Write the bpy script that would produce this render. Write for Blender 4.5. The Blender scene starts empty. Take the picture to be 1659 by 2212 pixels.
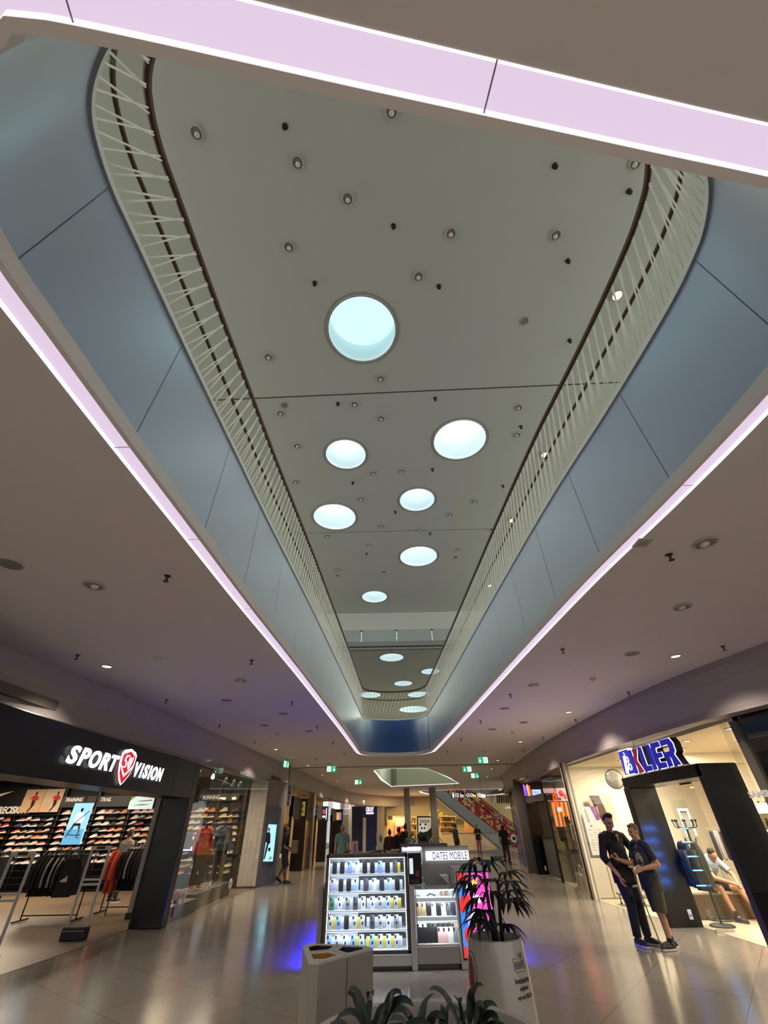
import bpy, bmesh, math, random
from mathutils import Vector, Matrix, Euler
R = math.radians
C = bpy.context.scene.collection
rnd = random.Random(7)
# ------------------------------------------------------------------ camera
W, H = 1659, 2212
PITCH, ROLL, CH = R(37.45), R(1.07), 1.75
FPX = 1153 * math.tan(PITCH)
_r = Vector((1, 0, 0)); _f = Vector((0, math.cos(PITCH), math.sin(PITCH))); _u = Vector((0, -math.sin(PITCH), math.cos(PITCH)))
_c, _s = math.cos(ROLL), math.sin(ROLL)
CAMX, CAMY = _r * _c - _u * _s, _r * _s + _u * _c
EYE = Vector((0, 0, CH))
def ray(px, py): return _f * FPX + CAMX * (px - W / 2) - CAMY * (py - H / 2)
def onz(px, py, z): d = ray(px, py); return EYE + d * ((z - CH) / d.z)
def ony(px, py, y): d = ray(px, py); return EYE + d * (y / d.y)
def onx(px, py, x): d = ray(px, py); return EYE + d * (x / d.x)
def onv(px, py, A, B):
    n = Vector((-(B[1] - A[1]), B[0] - A[0], 0)); d = ray(px, py)
    return EYE + d * ((n.x * A[0] + n.y * A[1]) / n.dot(d))
cam_d = bpy.data.cameras.new('camera'); cam = bpy.data.objects.new('camera', cam_d); C.objects.link(cam)
cam_d.sensor_fit = 'VERTICAL'; cam_d.sensor_height = 24.0; cam_d.lens = 24.0 * FPX / H; cam_d.clip_start = .02; cam_d.clip_end = 500
_m = Matrix((CAMX, CAMY, -_f)).transposed().to_4x4(); _m.translation = EYE; cam.matrix_world = _m
bpy.context.scene.camera = cam
# ------------------------------------------------------------------ materials
def lin(c):
    if isinstance(c, str): c = [int(c[i:i + 2], 16) / 255 for i in (0, 2, 4)]
    return tuple(x / 12.92 if x <= .04045 else ((x + .055) / 1.055) ** 2.4 for x in c)
MATS = {}
def mat(name, col, rough=.5, metal=0., emit=0., noise=0., scale=8., bump=0., spec=.5, ecol=None, coat=0.):
    if name in MATS: return MATS[name]
    m = bpy.data.materials.new(name); m.use_nodes = True; nt = m.node_tree; b = nt.nodes['Principled BSDF']
    c = lin(col); b.inputs['Base Color'].default_value = (*c, 1); b.inputs['Roughness'].default_value = rough
    b.inputs['Metallic'].default_value = metal; b.inputs['Specular IOR Level'].default_value = spec; b.inputs['Coat Weight'].default_value = coat
    if emit: b.inputs['Emission Color'].default_value = (*(lin(ecol) if ecol else c), 1); b.inputs['Emission Strength'].default_value = emit
    tc = nt.nodes.new('ShaderNodeTexCoord')
    if noise or bump:
        n = nt.nodes.new('ShaderNodeTexNoise'); n.inputs['Scale'].default_value = scale; n.inputs['Detail'].default_value = 4
        nt.links.new(tc.outputs['Object'], n.inputs['Vector'])
    if noise:
        mx = nt.nodes.new('ShaderNodeMixRGB'); mx.inputs[1].default_value = (*[x * (1 - noise) for x in c], 1); mx.inputs[2].default_value = (*[min(1, x * (1 + noise)) for x in c], 1)
        nt.links.new(n.outputs['Fac'], mx.inputs[0]); nt.links.new(mx.outputs[0], b.inputs['Base Color'])
    if bump:
        bp = nt.nodes.new('ShaderNodeBump'); bp.inputs['Strength'].default_value = bump; bp.inputs['Distance'].default_value = .01
        nt.links.new(n.outputs['Fac'], bp.inputs['Height']); nt.links.new(bp.outputs[0], b.inputs['Normal'])
    m.diffuse_color = (*c, 1); MATS[name] = m; return m
def glass_mat(name, tint='ffffff', refl=.06, rough=.02):
    m = bpy.data.materials.new(name); m.use_nodes = True; nt = m.node_tree; nt.nodes.clear()
    o = nt.nodes.new('ShaderNodeOutputMaterial'); t = nt.nodes.new('ShaderNodeBsdfTransparent'); g = nt.nodes.new('ShaderNodeBsdfGlossy'); mx = nt.nodes.new('ShaderNodeMixShader'); fr = nt.nodes.new('ShaderNodeLayerWeight')
    t.inputs[0].default_value = (*lin(tint), 1); g.inputs['Roughness'].default_value = rough; fr.inputs[0].default_value = refl * 5
    ml = nt.nodes.new('ShaderNodeMath'); ml.operation = 'MULTIPLY_ADD'; ml.inputs[1].default_value = .15; ml.inputs[2].default_value = refl * .4
    nt.links.new(fr.outputs['Fresnel'], ml.inputs[0]); nt.links.new(ml.outputs[0], mx.inputs[0]); nt.links.new(t.outputs[0], mx.inputs[1]); nt.links.new(g.outputs[0], mx.inputs[2]); nt.links.new(mx.outputs[0], o.inputs[0])
    MATS[name] = m; return m
# ------------------------------------------------------------------ mesh builder
class MB:
    def __init__(s): s.v = []; s.f = []; s.mi = []; s.cur = 0
    def add(s, vs, fs):
        b = len(s.v); s.v += [Vector(v) for v in vs]; s.f += [tuple(b + i for i in f) for f in fs]; s.mi += [s.cur] * len(fs); return s
    def m(s, i): s.cur = i; return s
    def box(s, a, b, rz=0, pivot=None):
        x0, y0, z0 = [min(a[i], b[i]) for i in range(3)]; x1, y1, z1 = [max(a[i], b[i]) for i in range(3)]
        vs = [Vector(p) for p in ((x0, y0, z0), (x1, y0, z0), (x1, y1, z0), (x0, y1, z0), (x0, y0, z1), (x1, y0, z1), (x1, y1, z1), (x0, y1, z1))]
        if rz:
            pv = Vector(pivot or ((x0 + x1) / 2, (y0 + y1) / 2, 0)); M = Matrix.Rotation(rz, 3, 'Z'); vs = [M @ (v - pv) + pv for v in vs]
        return s.add(vs, [(3, 2, 1, 0), (4, 5, 6, 7), (0, 1, 5, 4), (1, 2, 6, 5), (2, 3, 7, 6), (3, 0, 4, 7)])
    def bbox(s, a, b, bev=.01):
        x0, y0, z0 = [min(a[i], b[i]) for i in range(3)]; x1, y1, z1 = [max(a[i], b[i]) for i in range(3)]
        bev = min(bev, (x1 - x0) * .45, (y1 - y0) * .45, (z1 - z0) * .45)
        def rr(o, z): return [(x0 + o + bev, y0 + o, z), (x1 - o - bev, y0 + o, z), (x1 - o, y0 + o + bev, z), (x1 - o, y1 - o - bev, z), (x1 - o - bev, y1 - o, z), (x0 + o + bev, y1 - o, z), (x0 + o, y1 - o - bev, z), (x0 + o, y0 + o + bev, z)]
        return s.loft([rr(bev * .6, z0), rr(0, z0 + bev), rr(0, z1 - bev), rr(bev * .6, z1)], True)
    def loft(s, rings, caps=True, closed=True):
        n = len(rings[0]); b = len(s.v); vs = [p for r in rings for p in r]; fs = []
        for k in range(len(rings) - 1):
            for i in range(n if closed else n - 1):
                j = (i + 1) % n; fs.append((k * n + i, k * n + j, (k + 1) * n + j, (k + 1) * n + i))
        if caps: fs.append(tuple(range(n - 1, -1, -1))); fs.append(tuple((len(rings) - 1) * n + i for i in range(n)))
        return s.add(vs, fs)
    def prism(s, poly, z0, z1): return s.loft([[(x, y, z0) for x, y in poly], [(x, y, z1) for x, y in poly]])
    def tube(s, pts, r, n=8, closed=False, caps=True):
        pts = [Vector(p) for p in pts]; rs = r if isinstance(r, (list, tuple)) else [r] * len(pts); rings = []; prev = None
        for i, p in enumerate(pts):
            a = pts[i - 1] if (i > 0 or closed) else p; c = pts[(i + 1) % len(pts)] if (i < len(pts) - 1 or closed) else p
            t = (c - a).normalized() if (c - a).length > 1e-9 else Vector((0, 0, 1))
            if prev is None: q = t.orthogonal().normalized()
            else: q = (prev - t * prev.dot(t)); q = q.normalized() if q.length > 1e-6 else t.orthogonal().normalized()
            prev = q; w = t.cross(q)
            rings.append([p + (q * math.cos(2 * math.pi * k / n) + w * math.sin(2 * math.pi * k / n)) * rs[i] for k in range(n)])
        if closed: rings.append(rings[0]); caps = False
        return s.loft(rings, caps)
    def cyl(s, p0, p1, r0, r1=None, n=16): return s.tube([p0, p1], [r0, r1 if r1 is not None else r0], n)
    def lathe(s, prof, c=(0, 0, 0), n=32, caps=True):
        return s.loft([[(c[0] + r * math.cos(2 * math.pi * k / n), c[1] + r * math.sin(2 * math.pi * k / n), c[2] + z) for k in range(n)] for r, z in prof], caps)
    def ell(s, c, rad, n=12, m=8, M=None):
        vs = []; fs = []; c = Vector(c)
        for i in range(m + 1):
            t = math.pi * i / m
            for k in range(n):
                p = 2 * math.pi * k / n; v = Vector((rad[0] * math.sin(t) * math.cos(p), rad[1] * math.sin(t) * math.sin(p), rad[2] * math.cos(t)))
                vs.append(c + (M @ v if M else v))
        for i in range(m):
            for k in range(n): j = (k + 1) % n; fs.append((i * n + k, (i + 1) * n + k, (i + 1) * n + j, i * n + j))
        return s.add(vs, fs)
    def quad(s, a, b, c, d): return s.add([a, b, c, d], [(0, 1, 2, 3)])
    def xf(s, M, start=0):
        for i in range(start, len(s.v)): s.v[i] = M @ s.v[i]
        return s
    def mesh(s, name):
        me = bpy.data.meshes.new(name); me.from_pydata([tuple(v) for v in s.v], [], s.f); me.polygons.foreach_set('material_index', s.mi); return me
    def obj(s, name, mats, parent=None, smooth=False, kind=None, label=None, local=False):
        me = s.mesh(name)
        for m in (mats if isinstance(mats, (list, tuple)) else [mats]): me.materials.append(m)
        bm = bmesh.new(); bm.from_mesh(me); bmesh.ops.remove_doubles(bm, verts=bm.verts, dist=1e-6); bmesh.ops.recalc_face_normals(bm, faces=bm.faces); bm.to_mesh(me); bm.free()
        return link(name, me, parent, smooth, kind, label, local)
def link(name, me, parent=None, smooth=False, kind=None, label=None, local=False):
    o = bpy.data.objects.new(name, me); C.objects.link(o)
    if smooth is True: me.polygons.foreach_set('use_smooth', [True] * len(me.polygons))
    elif smooth: me.set_sharp_from_angle(angle=R(smooth)) if False else _autosmooth(me, smooth)
    if parent is not None:
        o.parent = parent
        if not local: o.matrix_parent_inverse = parent_world(parent).inverted()
    if kind: o['kind'] = kind
    if label: o['label'] = label
    return o
def _autosmooth(me, ang):
    me.polygons.foreach_set('use_smooth', [True] * len(me.polygons)); me.set_sharp_from_angle(angle=R(ang))
def parent_world(p):
    M = p.matrix_basis.copy()
    while p.parent is not None: M = p.parent.matrix_basis @ p.matrix_parent_inverse @ M if False else parent_world(p.parent) @ p.matrix_parent_inverse @ M; return M
    return M
def tag(o, label, cat, group=None):
    o['label'] = label; o['category'] = cat
    if group: o['group'] = group
    return o
def thing(name, label, cat, loc=(0, 0, 0), rz=0, group=None):
    o = bpy.data.objects.new(name, None); C.objects.link(o); o.location = loc; o.rotation_euler = (0, 0, rz); o.empty_display_size = .1
    return tag(o, label, cat, group)
def dup(root, loc, rz=0, label=None, group=None, scale=None):
    r = root.copy(); C.objects.link(r); r.location = loc; r.rotation_euler = (0, 0, rz) if not isinstance(rz, (tuple, list)) else rz
    if scale: r.scale = (scale,) * 3 if not isinstance(scale, (tuple, list)) else scale
    if label: r['label'] = label
    if group: r['group'] = group
    for ch in list(root.children):
        c = ch.copy(); C.objects.link(c); c.parent = r; c.matrix_parent_inverse = ch.matrix_parent_inverse
        for g in ch.children: d = g.copy(); C.objects.link(d); d.parent = c; d.matrix_parent_inverse = g.matrix_parent_inverse
    return r
def setmat(o, m, slot=0): o.material_slots[slot].link = 'OBJECT'; o.material_slots[slot].material = m
ORD = 'first second third fourth fifth sixth seventh eighth ninth tenth eleventh twelfth thirteenth fourteenth fifteenth sixteenth seventeenth eighteenth nineteenth twentieth'.split()
def nth(i):
    if i < 20: return ORD[i]
    t = ['twenty', 'thirty', 'forty', 'fifty', 'sixty', 'seventy', 'eighty', 'ninety'][(i + 1) // 10 - 2]
    return (t[:-1] + 'ieth') if (i + 1) % 10 == 0 else t + '-' + ORD[(i + 1) % 10 - 1]
# text -> mesh in a local XY plane, baseline at origin, extruded along +Z
def text_mesh(txt, size=1., depth=.01, bold=0., shear=0., xs=1., spacing=1., align='CENTER'):
    cu = bpy.data.curves.new('lettering', 'FONT'); cu.body = txt; cu.size = size; cu.extrude = depth / 2; cu.offset = bold; cu.shear = shear; cu.align_x = align; cu.align_y = 'CENTER'; cu.space_character = spacing; cu.resolution_u = 4
    o = bpy.data.objects.new('lettering', cu); C.objects.link(o); bpy.context.view_layer.update()
    me = bpy.data.meshes.new_from_object(o.evaluated_get(bpy.context.evaluated_depsgraph_get()))
    bpy.data.objects.remove(o); bpy.data.curves.remove(cu)
    if xs != 1.: me.transform(Matrix.Diagonal((xs, 1, 1, 1)))
    return me
def frame(origin, xdir, ydir):
    x = Vector(xdir).normalized(); y = Vector(ydir); y = (y - x * y.dot(x)).normalized(); z = x.cross(y)
    M = Matrix((x, y, z)).transposed().to_4x4(); M.translation = Vector(origin); return M
def put_text(name, txt, M, size, m, parent=None, depth=.01, fit=None, label=None, **k):
    me = text_mesh(txt, size, depth, **k)
    if fit:
        xs = [v.co.x for v in me.vertices]; ys = [v.co.y for v in me.vertices]
        if xs: me.transform(Matrix.Diagonal((fit[0] / (max(xs) - min(xs)), fit[1] / (max(ys) - min(ys)) if fit[1] else 1, 1, 1))); xs = [v.co.x for v in me.vertices]; ys = [v.co.y for v in me.vertices]; me.transform(Matrix.Translation((-(max(xs) + min(xs)) / 2, -(max(ys) + min(ys)) / 2, 0)))
    me.transform(M); me.materials.clear(); me.materials.append(m)
    for p in me.polygons: p.material_index = 0
    me.name = name
    return link(name, me, parent, label=label)
def light(name, kind, loc, power, col='ffffff', size=.1, rot=None, spot=None, sy=None, blend=.5, parent=None):
    d = bpy.data.lights.new(name, kind); d.energy = power; d.color = lin(col)
    if kind == 'AREA':
        d.size = size
        if sy: d.shape = 'RECTANGLE'; d.size_y = sy
    else: d.shadow_soft_size = size
    if spot: d.spot_size = R(spot); d.spot_blend = blend
    o = bpy.data.objects.new(name, d); C.objects.link(o); o.location = loc
    if rot: o.rotation_euler = rot
    return o
def crom(pts, step, closed=False):
    pts = [Vector((*p, 0)[:3]) if len(p) == 2 else Vector(p) for p in pts]; n = len(pts); out = []
    for i in range(n if closed else n - 1):
        g = lambda k: pts[k % n] if closed else pts[max(0, min(n - 1, k))]
        p0, p1, p2, p3 = g(i - 1), g(i), g(i + 1), g(i + 2); L = (p2 - p1).length; k = max(1, int(round(L / step)))
        for j in range(k):
            t = j / k; out.append(.5 * (2 * p1 + (p2 - p0) * t + (2 * p0 - 5 * p1 + 4 * p2 - p3) * t * t + (3 * p1 - p0 - 3 * p2 + p3) * t ** 3))
    if not closed: out.append(pts[-1])
    return out
def offset_loop(loop, d):
    n = len(loop); out = []
    for i in range(n):
        t = (loop[(i + 1) % n] - loop[i - 1]); nn = Vector((t.y, -t.x, 0)).normalized(); out.append(loop[i] + nn * d)
    return out
def xy(loop): return [(p.x, p.y) for p in loop]
# ------------------------------------------------------------------ setting
ZC, ZB, ZF, ZR, ZU = 4.1, 3.3, 5.5, 6.65, 9.3
M_ceil = mat('ceiling_paint', 'e4dcd8', .85, noise=.03, scale=3)
M_uceil = mat('upper_ceiling_paint', 'cacbc0', .85, noise=.03, scale=2)
M_bulk = mat('bulkhead_metal', '958a85', .6, noise=.08, scale=60)
M_bulkseam = mat('bulkhead_seam', 'c0b6b0', .6)
M_fascia = mat('blue_grey_fascia', '9eaabc', .4, metal=.45, noise=.02, scale=2)
def fascia_mat():
    m = bpy.data.materials.new('pearl_blue_fascia'); m.use_nodes = True; nt = m.node_tree; nt.nodes.clear(); o = nt.nodes.new('ShaderNodeOutputMaterial'); d = nt.nodes.new('ShaderNodeBsdfDiffuse'); g = nt.nodes.new('ShaderNodeBsdfGlossy'); mx = nt.nodes.new('ShaderNodeMixShader'); lw = nt.nodes.new('ShaderNodeLayerWeight')
    d.inputs[0].default_value = (.05, .14, .40, 1); g.inputs[0].default_value = (.93, .97, 1, 1); g.inputs['Roughness'].default_value = .42; lw.inputs[0].default_value = .6
    nt.links.new(lw.outputs['Facing'], mx.inputs[0]); nt.links.new(d.outputs[0], mx.inputs[1]); nt.links.new(g.outputs[0], mx.inputs[2]); nt.links.new(mx.outputs[0], o.inputs[0]); return m
M_fascia = fascia_mat()
M_seam = mat('dark_joint', '2b2b2c', .8)
M_lip = mat('fascia_lip', 'f0e8e4', .6)
M_white = mat('white_paint', 'e8e6e2', .5)
M_black = mat('black_gloss', '08080a', .25)
M_blackm = mat('black_matt', '0c0c0d', .6)
M_dark = mat('dark_grey', '26262a', .6)
M_grey = mat('mid_grey', '8d8a88', .6)
M_steel = mat('brushed_steel', 'b4b4b2', .35, metal=.8)
M_rod = mat('rod_paint', 'f2f1e4', .4)
M_wood = mat('brown_handrail', '4b2c17', .45, noise=.2, scale=12)
M_strip = mat('pink_white_diffuser', '3a363a', .5, emit=.82, ecol='e0cbe3')
M_stripedge = mat('diffuser_edge', '605a60', .5, emit=.86, ecol='fdf2fb')
M_glass = glass_mat('clear_glass', 'f4f7f5', .05)
M_gdark = glass_mat('tinted_glass', 'c8ccca', .1)
# floor
def floor_mat():
    m = bpy.data.materials.new('polished_stone_tiles'); m.use_nodes = True; nt = m.node_tree; b = nt.nodes['Principled BSDF']
    tc = nt.nodes.new('ShaderNodeTexCoord'); mp = nt.nodes.new('ShaderNodeMapping'); mp.inputs['Rotation'].default_value = (0, 0, R(38)); br = nt.nodes.new('ShaderNodeTexBrick')
    br.offset = 0; br.inputs['Scale'].default_value = 1; br.inputs['Brick Width'].default_value = 1.25; br.inputs['Row Height'].default_value = 1.25; br.inputs['Mortar Size'].default_value = .006
    br.inputs['Color1'].default_value = (*lin('8d8579'), 1); br.inputs['Color2'].default_value = (*lin('90887c'), 1); br.inputs['Mortar'].default_value = (*lin('6a6157'), 1)
    n = nt.nodes.new('ShaderNodeTexNoise'); n.inputs['Scale'].default_value = 55; n.inputs['Detail'].default_value = 5
    n2 = nt.nodes.new('ShaderNodeTexNoise'); n2.inputs['Scale'].default_value = 1.3; n2.inputs['Detail'].default_value = 3
    mx = nt.nodes.new('ShaderNodeMixRGB'); mx.blend_type = 'OVERLAY'; mx.inputs[0].default_value = .35
    nt.links.new(tc.outputs['Object'], mp.inputs[0]); nt.links.new(mp.outputs[0], br.inputs['Vector']); nt.links.new(tc.outputs['Object'], n.inputs['Vector']); nt.links.new(tc.outputs['Object'], n2.inputs['Vector'])
    nt.links.new(br.outputs['Color'], mx.inputs[1]); nt.links.new(n.outputs['Fac'], mx.inputs[2]); nt.links.new(mx.outputs[0], b.inputs['Base Color'])
    rp = nt.nodes.new('ShaderNodeMapRange'); rp.inputs[3].default_value = .12; rp.inputs[4].default_value = .22; nt.links.new(n2.outputs['Fac'], rp.inputs[0]); nt.links.new(rp.outputs[0], b.inputs['Roughness'])
    b.inputs['Specular IOR Level'].default_value = 1.0; return m
M_floor = floor_mat()
f = MB().box((-6.2, -6, -.2), (9.5, 70, 0)).obj('floor', M_floor, kind='structure')
M_shopfloor = mat('shop_vinyl_floor', '6f604d', .4, noise=.3, scale=9)
MB().add([(-5.95, -3, .004), (-6.05, 9.28, .004), (-5.89, 10.7, .004), (-5.8, 12.75, .004), (-5.13, 13, .004), (-5.0, 20.2, .004), (-5.2, 24, .004), (-22, 24, .004), (-22, -3, .004)], [tuple(range(9))]).obj('floor_sports_shop', M_shopfloor, kind='structure')
MB().box((-22, -3, -.2), (-6.2, 24, 0)).obj('floor_shop_slab', M_shopfloor, kind='structure')
M_lightfloor = mat('pale_shop_floor', 'b9ab93', .4, noise=.12, scale=9)
MB().add([(5.85, 13.5, .004), (5.74, 15.7, .004), (6.32, 20.3, .004), (6.9, 25, .004), (16, 25, .004), (16, 5, .004), (6.45, 5, .004), (6.36, 11.8, .004)], [tuple(range(8))]).obj('floor_salon', M_lightfloor, kind='structure')
MB().box((9.5, -6, -.2), (18, 70, 0)).obj('floor_right_slab', M_lightfloor, kind='structure')
# void outline (plan)
VP = [(-1.2, .11), (0, .31), (1.2, .51), (1.75, .6), (2.05, .66), (2.28, .78), (2.44, .93), (2.56, 1.16), (2.62, 1.41), (2.64, 1.9), (2.57, 3.0), (2.42, 4.6), (2.28, 7.1), (2.15, 10), (1.96, 14.3), (1.74, 18.6), (1.66, 19.2), (1.45, 19.65), (1.1, 19.95), (.25, 20.1), (-.55, 19.95), (-.9, 19.7), (-1.08, 19.3), (-1.14, 18.6), (-1.3, 14.4), (-1.55, 9), (-1.66, 7), (-1.78, 5), (-1.85, 3.5), (-1.91, 2.2), (-1.94, 1.3), (-1.95, .9), (-1.91, .62), (-1.84, .45), (-1.72, .31), (-1.56, .19), (-1.38, .13)]
V = crom(VP, .06, True)
def ringplate(mb, inner, outer, z):
    n = len(inner); return mb.add([(p.x, p.y, z) for p in inner] + [(p.x, p.y, z) for p in outer], [(i, (i + 1) % n, n + (i + 1) % n, n + i) for i in range(n)])
def wallloop(mb, loop, z0, z1):
    n = len(loop); return mb.add([(p.x, p.y, z0) for p in loop] + [(p.x, p.y, z1) for p in loop], [(i, (i + 1) % n, n + (i + 1) % n, n + i) for i in range(n)])
def holed(outer, holes, z, name, m, thick=0):
    bm = bmesh.new()
    def loop(ps):
        vs = [bm.verts.new((x, y, z)) for x, y in ps]; return [bm.edges.new((vs[i], vs[(i + 1) % len(vs)])) for i in range(len(vs))]
    es = loop(outer)
    for h in holes: es += loop(h)
    bmesh.ops.triangle_fill(bm, use_beauty=True, edges=es)
    if thick:
        r = bmesh.ops.extrude_face_region(bm, geom=list(bm.faces)); bmesh.ops.translate(bm, vec=(0, 0, thick), verts=[v for v in r['geom'] if isinstance(v, bmesh.types.BMVert)])
    bmesh.ops.recalc_face_normals(bm, faces=bm.faces)
    me = bpy.data.meshes.new(name); bm.to_mesh(me); bm.free(); me.materials.append(m); return link(name, me, kind='structure')
lip = offset_loop(V, .05); li = offset_loop(V, .034); lo = offset_loop(V, .19)
# second (diamond) opening and third slit further down the mall
D2 = crom([(-.74, 26.2), (-.6, 25.75), (-.1, 25.45), (1.6, 25.35), (2.0, 25.6), (4.75, 34.9), (4.88, 35.7), (4.4, 36.2), (.6, 37.3), (.15, 36.9)], .4, True)
D3 = crom([(2.9, 44.5), (5.5, 43.2), (9.0, 42.9), (11, 44), (11, 52), (6, 52)], .8, True)
def shrinkloop(l, k):
    c = sum(l, Vector()) / len(l); return [c + (p - c) * (1 + k / (p - c).length) for p in l]
D2o, D3o = shrinkloop(D2, .22), shrinkloop(D3, .3)
LB = [(-6.2, -4), (-6.2, 4), (-6.05, 6.2), (-5.85, 8.4), (-5.52, 12.2), (-5.12, 18.5), (-4.82, 23.3), (-4.55, 28), (-4.2, 36), (-3.7, 41), (-2.6, 46), (-.6, 50), (1.5, 52.5), (5, 54), (11, 55)]
RB = [(7.6, -4), (7.3, 2), (6.75, 5.2), (6.38, 6.9), (5.95, 8.9), (5.75, 11), (5.72, 13.6), (5.78, 16), (5.95, 19.5), (6.35, 24), (6.75, 28), (7.2, 31), (8.2, 33.5), (11, 34.5)]
lbs, rbs = crom(LB, .6), crom(RB, .6)
CEIL_OUT = xy(lbs) + [(14, 55), (14, 34.5)] + xy(rbs)[::-1]
ceiling = holed(CEIL_OUT, [xy(lo), xy(D2o), xy(D3o)], ZC, 'ceiling', M_ceil)
def extrude_path(mb, path, prof):   # prof: (offset to the left of travel, z)
    rings = []
    n = len(path)
    for i, p in enumerate(path):
        t = (path[min(n - 1, i + 1)] - path[max(0, i - 1)]); nn = Vector((-t.y, t.x, 0)).normalized()
        rings.append([(p.x + nn.x * o, p.y + nn.y * o, z) for o, z in prof])
    return mb.loft(rings, True)
# bulkheads above the shopfronts: three perforated bands
def bulk_mat():
    m = mat('perforated_bulkhead', '4b423e', .55); nt = m.node_tree; b = nt.nodes['Principled BSDF']; tc = nt.nodes.new('ShaderNodeTexCoord'); vo = nt.nodes.new('ShaderNodeTexWave')
    vo.wave_type = 'BANDS'; vo.bands_direction = 'DIAGONAL'; vo.inputs['Scale'].default_value = 40; rp = nt.nodes.new('ShaderNodeValToRGB'); rp.color_ramp.elements[0].color = (*lin('938985'), 1); rp.color_ramp.elements[1].color = (*lin('b9aea8'), 1)
    nt.links.new(tc.outputs['Object'], vo.inputs['Vector']); nt.links.new(vo.outputs['Fac'], rp.inputs[0]); nt.links.new(rp.outputs[0], b.inputs['Base Color']); return m
M_perf = bulk_mat()
for nm, path, sg in (('trim_left', lbs, 1), ('trim_right', rbs, -1)):
    mb = MB(); extrude_path(mb, path, [(0, ZB + .02), (0, ZC - .1), (sg * .02, ZC - .1), (sg * .02, ZC + .02), (sg * .3, ZC + .02), (sg * .3, ZB + .02)])
    mb.m(1); extrude_path(mb, path, [(-sg * .012, ZC - .36), (-sg * .012, ZC - .35), (sg * .01, ZC - .35), (sg * .01, ZC - .36)])
    mb.m(2); extrude_path(mb, path, [(-sg * .02, ZB - .06), (-sg * .02, ZB + .02), (sg * .3, ZB + .02), (sg * .3, ZB - .06)])
    mb.obj(nm, [M_perf, M_bulkseam, M_bulk], kind='structure')
# dark expansion joint in the lower ceiling
MB().box((-4.9, 24.0, ZC - .012), (6.4, 24.16, ZC + .01)).obj('trim_joint', M_seam, kind='structure')
# void fascia
mb = MB(); wallloop(mb, V, ZC + .1, ZF - .06)
fas = mb.obj('wall_void', M_fascia, kind='structure', smooth=40)
mb = MB(); wallloop(mb, offset_loop(V, -.008), ZC - .02, ZC + .1); ringplate(mb, offset_loop(V, -.008), offset_loop(V, .032), ZC - .02); wallloop(mb, offset_loop(V, .032), ZC - .02, ZC + .06); wallloop(mb, V, ZC + .1, ZC + .105)
mb.obj('trim_void_lip', M_lip, kind='structure', smooth=40)
mb = MB(); wallloop(mb, offset_loop(V, -.025), ZF - .06, ZF); ringplate(mb, offset_loop(V, -.025), offset_loop(V, .06), ZF); ringplate(mb, offset_loop(V, -.025), V, ZF - .06)
mb.obj('trim_void_cap', mat('cap_metal', 'dfe3de', .5), kind='structure', smooth=40)
def vnear(p): return min(range(len(V)), key=lambda i: (V[i].x - p.x) ** 2 + (V[i].y - p.y) ** 2)
mb = MB()   # vertical panel joints of the fascia
JT = [vnear(Vector(q)) for q in [(-1.93, .89 + 1.27 * k, 0) for k in range(15)] + [(2.4 - .04 * k, 1.5 + 1.27 * k, 0) for k in range(14)] + [(-.35, 20, 0), (.55, 20.1, 0)]]
for i in JT:
    p, q = V[i], V[(i + 1) % len(V)]
    if True:
        t = (q - p).normalized(); nn = Vector((-t.y, t.x, 0))
        mb.add([p - t * .0025 + nn * .003 + Vector((0, 0, ZC + .1)), p + t * .0025 + nn * .003 + Vector((0, 0, ZC + .1)), p + t * .0025 + nn * .003 + Vector((0, 0, ZF - .06)), p - t * .0025 + nn * .003 + Vector((0, 0, ZF - .06))], [(0, 1, 2, 3)])
mb.obj('trim_fascia_joint', mat('fascia_joint', '66738a', .6), kind='structure')
# illuminated diffuser around each opening
ls = thing('light_strip', 'pinkish white light strip running around the long ceiling opening', 'light strip', (0, 0, ZC))
mb = MB(); ringplate(mb, li, lo, ZC + .03); mb.obj('diffuser', M_strip, ls)
mb = MB(); wallloop(mb, li, ZC - .012, ZC + .03); wallloop(mb, lo, ZC - .002, ZC + .03); ringplate(mb, li, offset_loop(V, .046), ZC + .026); ringplate(mb, offset_loop(V, .179), lo, ZC + .026); mb.obj('bright_edge', M_stripedge, ls)
for q in [(160, 40), (1055, 215), (270, 972), (425, 1172), (545, 1318), (625, 1430), (1455, 1052), (1200, 1330), (1080, 1455)]:
    k = vnear(onz(*q, ZC))
    a, b = li[k], lo[k]; t = (V[(k + 1) % len(V)] - V[k - 1]).normalized() * .0035
    MB().add([(a - t + Vector((0, 0, ZC + .024))), (a + t + Vector((0, 0, ZC + .024))), (b + t + Vector((0, 0, ZC + .024))), (b - t + Vector((0, 0, ZC + .024)))], [(0, 1, 2, 3)]).obj('joint', mat('diffuser_joint', '8d7f90', .6), ls)
for loop, out, lab in ((D2, D2o, 'pinkish white light strip around the diamond shaped ceiling opening'), (D3, D3o, 'thin pale light strip at the edge of the escalator opening')):
    ls2 = thing('light_strip', lab, 'light strip', (out[0].x, out[0].y, ZC)); mb = MB(); ringplate(mb, shrinkloop(loop, .05), out, ZC + .02); wallloop(mb, out, ZC - .01, ZC + .02); mb.obj('diffuser', M_stripedge, ls2)
    mb = MB(); wallloop(mb, loop, ZC + .02, ZF); ringplate(mb, loop, shrinkloop(loop, .05), ZC + .02); mb.obj('wall_opening', mat('pale_green_grey', 'b4b9a4', .6), kind='structure')
# upper floor slab and upper ceiling
SL = [(-16, -8), (16, -8), (16, 70), (-16, 70)]
holed(SL, [xy(offset_loop(V, .03)), xy(shrinkloop(D2, .02)), xy(shrinkloop(D3, .02))], ZF - .03, 'floor_upper', mat('upper_floor', '8c877a', .5), .02)
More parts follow.
